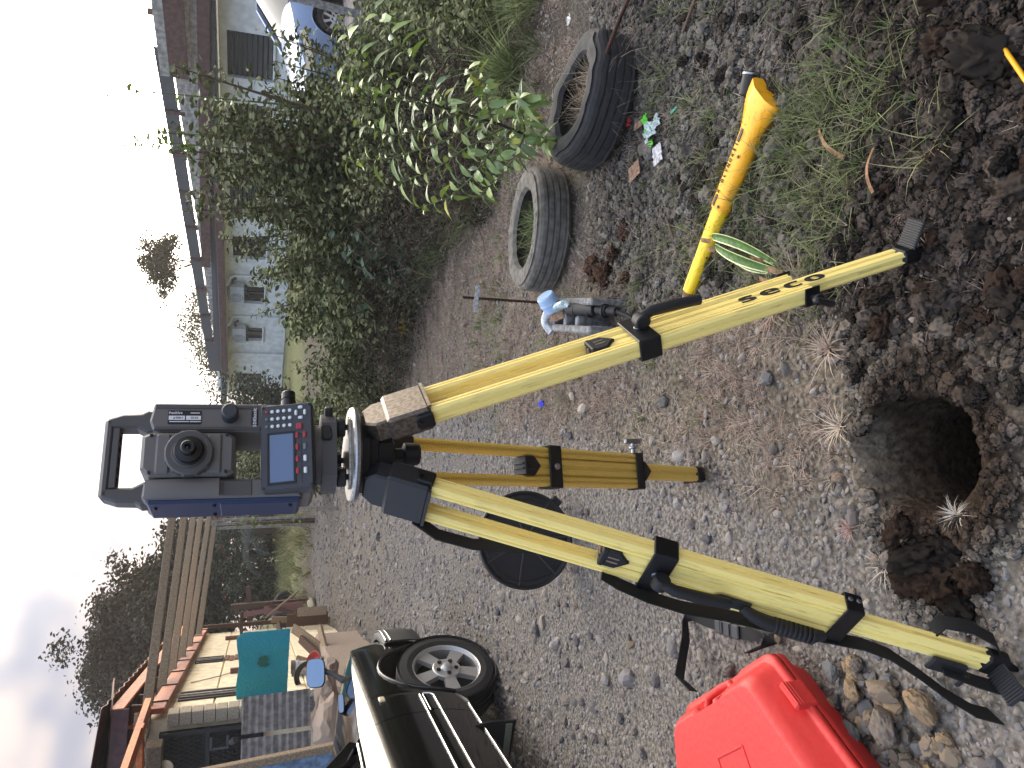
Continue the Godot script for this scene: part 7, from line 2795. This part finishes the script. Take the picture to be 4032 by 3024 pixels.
func tyre_mesh(R: float, r_in: float, w: float, dent: float, sd: float) -> MB:
	var mb := MB.new()
	var g := []
	var prof := []
	# section from the inner bead over the top wall, the tread and the lower wall, then the hollow inside
	for p in [[r_in, 0.36], [r_in + 0.012, 0.46], [r_in + 0.03, 0.485], [lerpf(r_in, R, 0.5), 0.50], [lerpf(r_in, R, 0.8), 0.48], [R - 0.022, 0.44], [R - 0.008, 0.40], [R, 0.33], [R + 0.003, 0.24], [R - 0.006, 0.225], [R - 0.006, 0.205], [R + 0.004, 0.19], [R + 0.005, 0.08], [R - 0.004, 0.065], [R - 0.004, 0.045], [R + 0.005, 0.03], [R + 0.005, -0.08], [R - 0.004, -0.095], [R - 0.004, -0.115], [R + 0.004, -0.13], [R + 0.002, -0.25], [R - 0.006, -0.27], [R, -0.33], [R - 0.015, -0.42], [lerpf(r_in, R, 0.6), -0.5], [r_in + 0.012, -0.46], [r_in, -0.36], [r_in + 0.02, -0.34], [R - 0.045, -0.33], [R - 0.02, -0.2], [R - 0.018, 0.0], [R - 0.02, 0.2], [R - 0.045, 0.36], [r_in + 0.02, 0.40], [r_in, 0.36]]:
		prof.append(Vector2(p[0], p[1] * w))
	for k in prof.size():
		var row := []
		for j in 72:
			var a := TAU * j / 72.0
			var f: float = 1.0 + dent * n1.get_noise_2d(cos(a) * 0.8 + sd, sin(a) * 0.8)
			row.append(Vector3(cos(a) * prof[k].x * f, prof[k].y * (1.0 + dent * 2.0 * n1.get_noise_2d(cos(a) + sd + 5.0, sin(a))), -sin(a) * prof[k].x * f))
		g.append(row)
	g.reverse()
	# fewer smooth joints: each band by itself so that grooves stay crisp
	for k in g.size() - 1:
		mb.sheet([g[k], g[k + 1]], 0.0, true)
	return mb

func build_tyres() -> void:
	var t1 := thing("old_tyre", "worn grey car tyre lying flat with grass growing inside, left of two", "tyre", ground_at(0.745, -3.40) + Vector3(0, 0.082, 0))
	t1.rotation = Vector3(-0.07, 0.4, -0.05)
	obj("casing", tyre_mesh(0.292, 0.185, 0.175, 0.03, 1.0), M.tyre_dusty, t1)
	for k in 9:
		var a := 3.5 + k * 0.11
		var l := letters(t1, "sidewall_lettering", "ROADSTONE"[k], 0.034, M.tyre_dusty, Transform3D(Basis(Vector3.UP, a + PI / 2) * Basis(Vector3(1, 0, 0), Vector3(0, 0, -1), Vector3(0, 1, 0)), Vector3(cos(a) * 0.245, 0.0865, -sin(a) * 0.245)), true)
	var t2 := thing("old_tyre", "dark split tyre sunk into the verge with a twig through it, right of two", "tyre", ground_at(1.15, -2.79) + Vector3(0.0, 0.085, 0))
	t2.basis = Basis.from_euler(Vector3(-0.03, 0, -0.17)) * Basis(Vector3.UP, 0.9)
	obj("casing", tyre_mesh(0.265, 0.165, 0.19, 0.09, 7.0), M.tyre, t2)
	# dry grass caught in the split tyre
	var straw := blade_tuft(77, 18, 0.07, 0.16, 0.003, M.blade, 1.8)
	var xs := []
	var cs := []
	for k in 34:
		var a := rng.randf() * TAU
		var q := 0.15 * sqrt(rng.randf())
		xs.append(Transform3D(Basis.from_euler(Vector3(rf(-0.4, 0.4), rng.randf() * TAU, rf(-0.4, 0.4))), Vector3(1.15 + cos(a) * q, 0.03 + rf(0, 0.05), -2.78 + sin(a) * q)))
		cs.append(Color(0.36, 0.28, 0.19) * rf(0.6, 1.3))
	copies("straw_in_tyre", straw, xs, cs)
	var mb := MB.new()
	mb.tube([Vector3(0, 0, 0), Vector3(0.08, 0.03, 0.05), Vector3(0.17, 0.04, 0.12), Vector3(0.26, 0.03, 0.20), Vector3(0.36, 0.01, 0.30)], [0.012, 0.010, 0.008, 0.007, 0.006], 8)
	mb.tube([Vector3(0.0, 0, 0), Vector3(-0.06, 0.02, 0.02), Vector3(-0.10, 0.0, 0.05)], [0.006, 0.004, 0.002], 5)
	var st := obj("twig", mb, M.rusty_steel)
	st.position = Vector3(1.08, 0.10, -2.66)
	tag(st, "reddish brown twig rising from the split tyre to the right edge", "twig")

func build_block() -> void:
	var root := thing("concrete_block", "grey hollow concrete block with broken near end on the grass behind the right tripod leg", "concrete block", ground_at(0.285, -2.82))
	root.rotation = Vector3(0.03, -0.09, 0.0)
	var mb := MB.new()
	var h := 0.155
	mb.box(tf(Vector3(-0.055, h / 2, 0.0)), Vector3(0.030, h, 0.39), 0.006)
	mb.box(tf(Vector3(0.055, h / 2, 0.02)), Vector3(0.028, h, 0.35), 0.006)
	for z in [-0.178, -0.055, 0.06]:
		mb.box(tf(Vector3(0, h / 2 - 0.002, z)), Vector3(0.085, h - 0.006, 0.028), 0.004)
	mb.box(tf(Vector3(-0.073, 0.04, 0.05)), Vector3(0.008, 0.06, 0.28), 0.003)
	obj("shell", mb, M.concrete, root)
	mb = MB.new()
	for k in 3:
		mb.box(tf(Vector3(-0.041, h * 0.25 + k * 0.03, 0.13)), Vector3(0.006, 0.010, 0.12), 0.002)
		mb.box(tf(Vector3(0.041, h * 0.25 + k * 0.03, 0.13)), Vector3(0.006, 0.010, 0.08), 0.002)
	obj("inner_rib", mb, M.concrete, root)
	# black ribbed pipe fitting and cable in the open end
	var o: Vector3 = root.position
	mb = MB.new()
	mb.rod(Vector3(0.02, 0.165, 0.02), Vector3(0.012, 0.11, 0.16), 0.026, 16, 0.003)
	mb.rod(Vector3(0.011, 0.107, 0.165), Vector3(0.004, 0.085, 0.21), 0.021, 16, 0.003)
	mb.rod(Vector3(0.003, 0.084, 0.212), Vector3(-0.002, 0.065, 0.25), 0.017, 16, 0.003)
	for f in [0.15, 0.45, 0.75]:
		var p := Vector3(0.02, 0.165, 0.02).lerp(Vector3(-0.002, 0.065, 0.25), f)
		mb.rod(p, p + Vector3(-0.001, -0.004, 0.009), 0.029, 16, 0.001)
	mb.tube([Vector3(-0.002, 0.065, 0.25), Vector3(-0.02, 0.04, 0.29), Vector3(-0.05, 0.02, 0.34)], 0.009, 8)
	var ft := obj("pipe_fitting", mb, M.black_plastic)
	ft.position = o
	tag(ft, "black ribbed pipe fitting lying in the open end of the concrete block", "pipe fitting")
	mb = MB.new()
	mb.tube([Vector3(0.03, 0.185, -0.06), Vector3(0.035, 0.20, -0.02), Vector3(0.045, 0.185, 0.02), Vector3(0.03, 0.175, 0.05)], [0.012, 0.016, 0.015, 0.010], 10)
	for k in 5:
		mb.rod(Vector3(0.032 + 0.002 * k, 0.186, -0.05 + k * 0.02), Vector3(0.033 + 0.002 * k, 0.190, -0.042 + k * 0.02), 0.019, 10, 0.002)
	var hose := obj("clear_hose", mb, M.wrapper_clear)
	hose.position = o
	tag(hose, "crumpled piece of clear plastic on top of the concrete block", "plastic scrap")
	# capped jar and cardboard
	var jar := thing("plastic_cup", "upturned clear plastic cup resting on the far end of the concrete block", "cup", o + Vector3(0.055, 0.20, -0.10))
	jar.rotation = Vector3(0.5, 0.2, -0.75)
	mb = MB.new()
	mb.lathe(Transform3D(), [Vector2(0.036, -0.035), Vector2(0.040, -0.03), Vector2(0.041, 0.0), Vector2(0.0425, 0.002), Vector2(0.0425, 0.006), Vector2(0.041, 0.008), Vector2(0.040, 0.035), Vector2(0.036, 0.042), Vector2(0.0, 0.043)], 32)
	obj("body", mb, M.clear_plastic, jar)
	mb = MB.new()
	mb.sheet([[Vector3(-0.04, 0.0, -0.03), Vector3(0.0, 0.012, -0.032), Vector3(0.045, 0.0, -0.02)], [Vector3(-0.045, -0.01, 0.0), Vector3(0.0, 0.006, 0.01), Vector3(0.04, -0.012, 0.0)], [Vector3(-0.03, -0.035, 0.035), Vector3(0.005, -0.02, 0.045), Vector3(0.035, -0.04, 0.025)]], 0.003)
	var cb := obj("cardboard_scrap", mb, M.cardboard)
	cb.position = o + Vector3(0.025, 0.185, -0.09)
	tag(cb, "torn brown scrap under the clear cup on the concrete block", "scrap")
	mb = MB.new()
	var ep := []
	for k in 9:
		var a := PI / 2 * k / 8.0
		ep.append(Vector3(-0.03 + sin(a) * 0.035, 0.0 + 0.0, 0.035 - cos(a) * 0.035))
	mb.tube([Vector3(-0.03, 0, 0.0) + Vector3(-0.03, 0, 0)] + ep, 0.018, 14)
	mb.rod(Vector3(-0.062, 0, 0), Vector3(-0.035, 0, 0), 0.0215, 16, 0.002)
	mb.rod(Vector3(0.005, 0, 0.03), Vector3(0.005, 0, 0.058), 0.0215, 16, 0.002)
	var el := obj("pipe_elbow", mb, M.pvc_white)
	el.position = o + Vector3(-0.015, 0.185, -0.215)
	el.rotation = Vector3(0.4, 0.9, 0.7)
	tag(el, "white plastic pipe elbow at the far end of the concrete block", "pipe elbow")
	# rebar with tape
	var rod := thing("steel_rod", "rusty steel rod standing in the grass behind the concrete block", "rod", ground_at(0.36, -3.1))
	mb = MB.new()
	mb.rod(Vector3(0, -0.05, 0), Vector3(0.006, 0.53, 0.0), 0.0055, 8)
	for k in 34:
		mb.rod(Vector3(0.0001 * k, 0.02 + k * 0.015, 0), Vector3(0.0001 * k + 0.0005, 0.025 + k * 0.015, 0), 0.0068, 6)
	obj("bar", mb, M.rusty_steel, rod)
	mb = MB.new()
	var tape := []
	for k in 9:
		var f := k / 8.0
		tape.append(Vector3(-0.055 + 0.112 * f, 0.47 + 0.004 * sin(f * 6.0), 0.010 + 0.005 * sin(f * 8.0)))
	mb.ribbon(tape, Vector3(0, 1, 0.1), 0.020, 0.0015)
	obj("tape_flag", mb, M.paper_white, rod)

func build_pole() -> void:
	var a := Vector3(0.316, 0.0, -2.135)
	var b := Vector3(0.82, 0.0, -1.745)
	a.y = height(a.x, a.z) + 0.005
	a.y += 0.010
	b.y = height(b.x, b.z) + 0.018
	var root := thing("yellow_marker", "yellow plastic marker post with orange sleeve and flared end lying in the grass", "marker post", a)
	var z := (b - a).normalized()
	var x := Vector3.UP.cross(z).normalized()
	root.basis = Basis(x, z.cross(x), z)
	var L := a.distance_to(b)
	# section: broad face, ridge, narrow face that carries the print (towards +x)
	var sec := func(w: float, h: float, zz: float) -> Array:
		var o := []
		for p in [[-0.5, 0.0], [-0.5, 0.45], [-0.44, 0.72], [-0.30, 0.93], [0.05, 1.0], [0.12, 0.995], [0.17, 0.965], [0.45, 0.70], [0.5, 0.5], [0.5, 0.0]]:
			o.append(Vector3(p[0] * w, p[1] * h, zz))
		o.reverse()
		return o
	var mb := MB.new()
	var rows := []
	for k in 14:
		var f := k / 13.0
		rows.append(sec.call(lerpf(0.050, 0.068, f) * (0.93 if k == 0 else 1.0), lerpf(0.034, 0.042, f), L * 0.47 * f))
	mb.sheet(rows, 0.0, true)
	var r0: Array = rows[0]
	for k in range(1, r0.size() - 1):
		mb.tri(r0[0], r0[k], r0[k + 1])
	obj("shaft", mb, M.pole_yellow, root)
	mb = MB.new()
	mb.tube([Vector3(0, 0.014, -0.028), Vector3(0, 0.014, 0.006)], [0.013, 0.017], 10)
	obj("shaft_tip", mb, M.dry_leaf, root)
	mb = MB.new()
	rows = []
	for k in 40:
		var f := k / 39.0
		var flare := smoothstep(0.62, 1.0, f)
		rows.append(sec.call(lerpf(0.076, 0.086, f) + 0.062 * flare, 0.047 + 0.012 * flare - 0.006 * smoothstep(0.9, 1.0, f), L * (0.455 + 0.545 * f)))
		if k > 34:
			for p in rows[k].size():
				rows[k][p] += Vector3(0, 0, (rows[k][p].x * 0.25) * (k - 34) / 5.0)
	mb.sheet(rows, 0.0, true)
	var re: Array = rows[39]
	for k in range(1, re.size() - 1):
		mb.tri(re[0], re[k + 1], re[k])
	r0 = rows[0]
	for k in range(1, r0.size() - 1):
		mb.tri(r0[0], r0[k], r0[k + 1])
	var sl := obj("sleeve", mb, M.pole_orange, root)
	mb = MB.new()
	for p in [Vector3(-0.021, 0.0455, L * 0.475), Vector3(-0.022, 0.0465, L * 0.72)]:
		mb.cyl(tf(p), 0.005, 0.003, 12, 0.001)
	obj("hole_plug", mb, M.label_black, sl)
	# print on the narrow face
	mb = MB.new()
	var nf := Transform3D(Basis(Vector3(0, 0, 1), Vector3(-1, 0, 0), Vector3(0.0, 1.0, 0)), Vector3.ZERO)
	nf.basis.y = nf.basis.z.cross(nf.basis.x)
	var pt := func(f: float) -> Vector3:
		return Vector3(0.0035 + 0.002 * f, 0.0476 + 0.0012 * f, L * (0.455 + 0.545 * f))
	mb.box(Transform3D(nf.basis, pt.call(0.07)), Vector3(0.035, 0.010, 0.0025), 0.0005)
	mb.box(Transform3D(nf.basis, pt.call(0.64)), Vector3(0.038, 0.011, 0.0025), 0.0005)
	obj("dark_bar", mb, M.gate_frame, sl)
	var txt := "X OLYNOXSI"
	for k in txt.length():
		if txt[k] != " ":
			letters(sl, "lettering", txt[k], 0.0165, M.print_black, Transform3D(nf.basis, pt.call(0.15 + k * 0.046) + nf.basis.z * 0.001), true)
	# black tube behind the flare
	mb = MB.new()
	mb.rod(Vector3(0.866, 0.03, -1.845), Vector3(0.91, 0.035, -1.815), 0.024, 20, 0.003)
	var tb := thing("black_tube", "short black tube with a silver ring behind the flared end of the yellow marker", "tube", Vector3.ZERO)
	tb.position = Vector3(0.885, height(0.885, -1.83) + 0.022, -1.83)
	mb = MB.new()
	mb.rod(Vector3(-0.04, 0, -0.012), Vector3(0.022, 0.002, 0.012), 0.022, 20, 0.004)
	obj("body", mb, M.black_plastic, tb)
	mb = MB.new()
	mb.rod(Vector3(0.014, 0.0018, 0.0088), Vector3(0.020, 0.002, 0.0112), 0.0232, 20, 0.001)
	obj("ring", mb, M.steel, tb)

# ---------------------------------------------------------------- litter and single plants
func scrap(called: String, p: Vector3, w: float, d: float, crumple: float, turn: float, m: Material, label: String, category: String, lift := 0.006) -> MeshInstance3D:
	var g := []
	for i in 8:
		var row := []
		for j in 8:
			var u := j / 7.0 - 0.5
			var v := i / 7.0 - 0.5
			var e := 1.0 + 0.35 * n1.get_noise_2d(u * 3.0 + p.x * 9.0, v * 3.0 + p.z * 9.0) * (crumple * 40.0)
			row.append(Vector3(u * w * e, crumple * n2.get_noise_2d(u * 3.2 + p.x * 31.0, v * 3.2 + p.z * 17.0) + 0.001, v * d * e))
		g.append(row)
	g.reverse()
	var mb := MB.new()
	mb.sheet(g, 0.0012)
	var o := obj(called, mb, m)
	o.position = Vector3(p.x, height(p.x, p.z) + lift + p.y, p.z)
	o.rotation = Vector3(0.12, turn, -0.08)
	return tag(o, label, category) as MeshInstance3D

func build_litter() -> void:
	scrap("plastic_wrapper", Vector3(0.93, 0.01, -2.40), 0.06, 0.10, 0.022, 0.5, M.wrapper_clear, "crumpled clear plastic wrapper between the tyres and the yellow marker", "wrapper", 0.016)
	scrap("wrapper_strip", Vector3(0.965, 0.01, -2.45), 0.085, 0.028, 0.018, 0.6, M.wrapper_green, "bright green strip at the far end of the clear wrapper", "wrapper", 0.018)
	scrap("wrapper_strip", Vector3(0.875, 0.01, -2.41), 0.05, 0.024, 0.016, 1.4, M.wrapper_green, "bright green strip between the clear and the white scrap", "wrapper", 0.016)
	scrap("foil_scrap", Vector3(0.825, 0.012, -2.36), 0.075, 0.05, 0.006, 0.35, M.paper_white, "flat white scrap nearest the camera among the green wrappers", "scrap", 0.016)
	scrap("cardboard_piece", Vector3(0.81, 0.006, -2.53), 0.065, 0.07, 0.002, 0.4, M.cardboard, "small square piece of brown cardboard beside the left tyre's right end", "cardboard", 0.012)
	scrap("cardboard_piece", Vector3(0.985, 0.006, -2.52), 0.028, 0.065, 0.002, 0.1, M.cardboard, "narrow strip of pale cardboard beside the red scrap", "cardboard", 0.012)
	scrap("red_scrap", Vector3(1.01, 0.01, -2.58), 0.05, 0.03, 0.02, 0.8, M.litter_red, "dull red scrap against the split tyre", "scrap", 0.014)
	scrap("teal_scrap", Vector3(0.955, 0.006, -2.275), 0.012, 0.035, 0.002, 0.3, M.litter_teal, "tiny teal plastic strip right of the clear wrapper", "scrap", 0.012)
	scrap("white_wrapper", Vector3(1.62, 0.03, -3.08), 0.05, 0.03, 0.01, 0.3, M.paper_white, "small white wrapper in the grass right of the split tyre", "wrapper", 0.05)
	scrap("yellow_wrapper", Vector3(0.515, 0.03, -6.82), 0.20, 0.13, 0.08, 0.8, M.wrapper_yellow, "crumpled yellow wrapper at the foot of the hedge", "wrapper", 0.05)
	scrap("grey_flake", Vector3(0.17, 0.01, -2.70), 0.09, 0.025, 0.004, 1.2, M.paper_white, "pale flat stick beside the left side of the concrete block", "scrap", 0.014)
	var mb := MB.new()
	mb.lathe(Transform3D(), [Vector2(0.012, 0.0), Vector2(0.0155, 0.0), Vector2(0.0155, 0.012), Vector2(0.013, 0.014), Vector2(0.0, 0.014)], 18)
	var cap := obj("bottle_cap", mb, M.cap_blue)
	cap.position = ground_at(-0.095, -3.49) + Vector3(0, 0.012, 0)
	cap.rotation = Vector3(0.8, 0.3, 0.3)
	tag(cap, "small blue bottle cap in the dry grass behind the tripod", "bottle cap")
	mb = MB.new()
	mb.rod(Vector3(-0.05, 0, 0.01), Vector3(0.04, 0.004, -0.04), 0.0045, 8, 0.001)
	var sk := obj("orange_stick", mb, M.pole_orange)
	sk.position = ground_at(0.585, -0.955) + Vector3(0, 0.02, 0)
	tag(sk, "thin orange stick at the right edge of the soil heap", "stick")
	# fallen leaves and a root near the grass
	for p in [[0.60, -1.50, 0.012, 0.13, 0.9, "curled tan leaf blade in the green grass"], [0.50, -1.36, 0.011, 0.10, 0.2, "flat tan leaf blade between the grass and the tripod foot"]]:
		mb = MB.new()
		var pts := []
		for k in 9:
			var f := k / 8.0 - 0.5
			pts.append(Vector3(f * p[3], 0.010 + 0.012 * sin((f + 0.5) * PI), 0.03 * f * f + 0.02 * f))
		mb.ribbon(pts, Vector3(0, 0.25, 1), p[2], 0.0012)
		var o := obj("dead_leaf_blade", mb, M.dry_leaf)
		o.position = ground_at(p[0], p[1]) + Vector3(0, 0.012, 0)
		o.rotation.y = p[4]
		tag(o, p[5], "leaf")
	# variegated plant
	var root := thing("variegated_plant", "small plant with green leaves edged in cream beside the yellow marker", "plant", ground_at(0.325, -1.72))
	var leaves := [
		[Vector3(0.02, 0.012, 0.0), Vector3(0.09, 0.075, -0.07), Vector3(0.118, 0.085, -0.17), Vector3(0.128, 0.075, -0.215), 0.030],
		[Vector3(0.0, 0.012, 0.0), Vector3(0.03, 0.06, -0.07), Vector3(0.06, 0.075, -0.14), Vector3(0.10, 0.07, -0.205), 0.032],
		[Vector3(0.015, 0.012, -0.005), Vector3(0.028, 0.03, -0.07), Vector3(0.04, 0.035, -0.12), Vector3(0.05, 0.03, -0.165), 0.026],
		[Vector3(0.0, 0.012, 0.0), Vector3(0.01, 0.035, -0.05), Vector3(0.03, 0.045, -0.10), Vector3(0.055, 0.04, -0.15), 0.03],
	]
	for l in leaves:
		var pts := []
		for k in 15:
			var f := k / 14.0
			var q0: Vector3 = l[0].lerp(l[1], f)
			var q1: Vector3 = l[1].lerp(l[2], f)
			var q2: Vector3 = l[2].lerp(l[3], f)
			pts.append(q0.lerp(q1, f).lerp(q1.lerp(q2, f), f))
		var side := Vector3(0.8, 0.35, 0.45).normalized()
		var gm := []
		var gl := []
		var gr := []
		for k in 15:
			var f := k / 14.0
			var w: float = l[4] * 0.5 * (0.45 + 0.55 * sin(PI * clampf(f * 0.85 + 0.08, 0, 1))) * (1.0 if k < 14 else 0.5)
			var d: Vector3 = (pts[mini(k + 1, 14)] - pts[maxi(k - 1, 0)]).normalized()
			var s := (side - d * side.dot(d)).normalized()
			var up := s.cross(d).normalized()
			if up.y < 0:
				up = -up
			var row := []
			for j in 5:
				var u := j / 4.0 * 2.0 - 1.0
				row.append(pts[k] + s * w * 0.78 * u + up * w * 0.25 * absf(u))
			gm.append(row)
			gl.append([pts[k] - s * w + up * w * 0.32, pts[k] - s * w * 0.78 + up * w * 0.2])
			gr.append([pts[k] + s * w * 0.78 + up * w * 0.2, pts[k] + s * w + up * w * 0.32])
		mb = MB.new()
		mb.sheet(gm, 0.0008)
		var lo := obj("leaf", mb, M.variegated_green, root)
		mb = MB.new()
		mb.sheet(gl, 0.0008)
		mb.sheet(gr, 0.0008)
		obj("leaf_margin", mb, M.cream_margin, lo)
	for p in [[0.112, 0.082, -0.212, 0.05], [0.085, 0.07, -0.205, 0.03], [0.03, 0.03, -0.03, 0.06], [-0.01, 0.02, 0.04, 0.07], [0.05, 0.03, -0.11, 0.03], [-0.03, 0.02, 0.0, 0.06]]:
		mb = MB.new()
		var pts := []
		for k in 6:
			var f := k / 5.0
			pts.append(Vector3(p[0] + f * p[3] * 0.3, p[1] + 0.012 * sin(f * PI), p[2] - f * p[3]))
		mb.ribbon(pts, Vector3(0.9, 0.3, 0.2), 0.014, 0.001)
		obj("withered_leaf", mb, M.dry_leaf, root)
	# shrivelled brown stalks beside it, and two dry tufts on the gravel
	var tuft := blade_tuft(91, 34, 0.03, 0.075, 0.0034, M.blade, 1.5)
	var i := 0
	for p in [[-0.09, -1.475, 0.85, "pale dry grass tuft on the rim behind the hole", Color(0.56, 0.47, 0.36)], [-0.395, -1.33, 0.7, "spiky pale dry tuft on the gravel left of the wet lump", Color(0.52, 0.45, 0.38)], [-0.245, -1.14, 0.5, "small pale tuft at the left rim of the hole", Color(0.58, 0.52, 0.44)], [-0.33, -1.44, 0.55, "short reddish dry tuft behind the spiky pale one", Color(0.46, 0.30, 0.25)], [0.22, -1.72, 1.3, "brown withered tuft between the variegated plant and the tripod leg", Color(0.36, 0.25, 0.19)], [0.28, -1.62, 1.2, "brown withered tuft under the right tripod leg", Color(0.33, 0.24, 0.19)], [0.10, -1.52, 1.0, "flat dry tuft right of the pale tuft behind the hole", Color(0.44, 0.34, 0.26)]]:
		var r := thing("dry_tuft", p[3], "grass tuft", ground_at(p[0], p[1]))
		r.scale = Vector3.ONE * p[2]
		r.rotation.y = i * 1.3
		copies("blade", tuft, [Transform3D(), Transform3D(Basis.from_euler(Vector3(0.1, 1.1, 0)), Vector3(0.006, 0, 0.004))], [p[4], p[4] * 0.8], r)
		i += 1
	# twigs
	for p in [[0.52, -2.25, 0.15, 0.5, "dark twig lying behind the yellow marker"], [1.25, -2.15, 0.16, -0.8, "dry brown twig on the soil at the right edge"], [0.85, -0.93, 0.12, 0.5, "pale split twig on the clods at the near right"]]:
		mb = MB.new()
		mb.tube([Vector3(-p[2] / 2, 0.01, 0), Vector3(0, 0.018, 0.01), Vector3(p[2] / 2, 0.012, 0.0)], [0.005, 0.006, 0.004], 6)
		var o := obj("fallen_twig", mb, M.twig)
		o.position = ground_at(p[0], p[1]) + Vector3(0, 0.008, 0)
		o.rotation.y = p[3]
		tag(o, p[4], "twig")
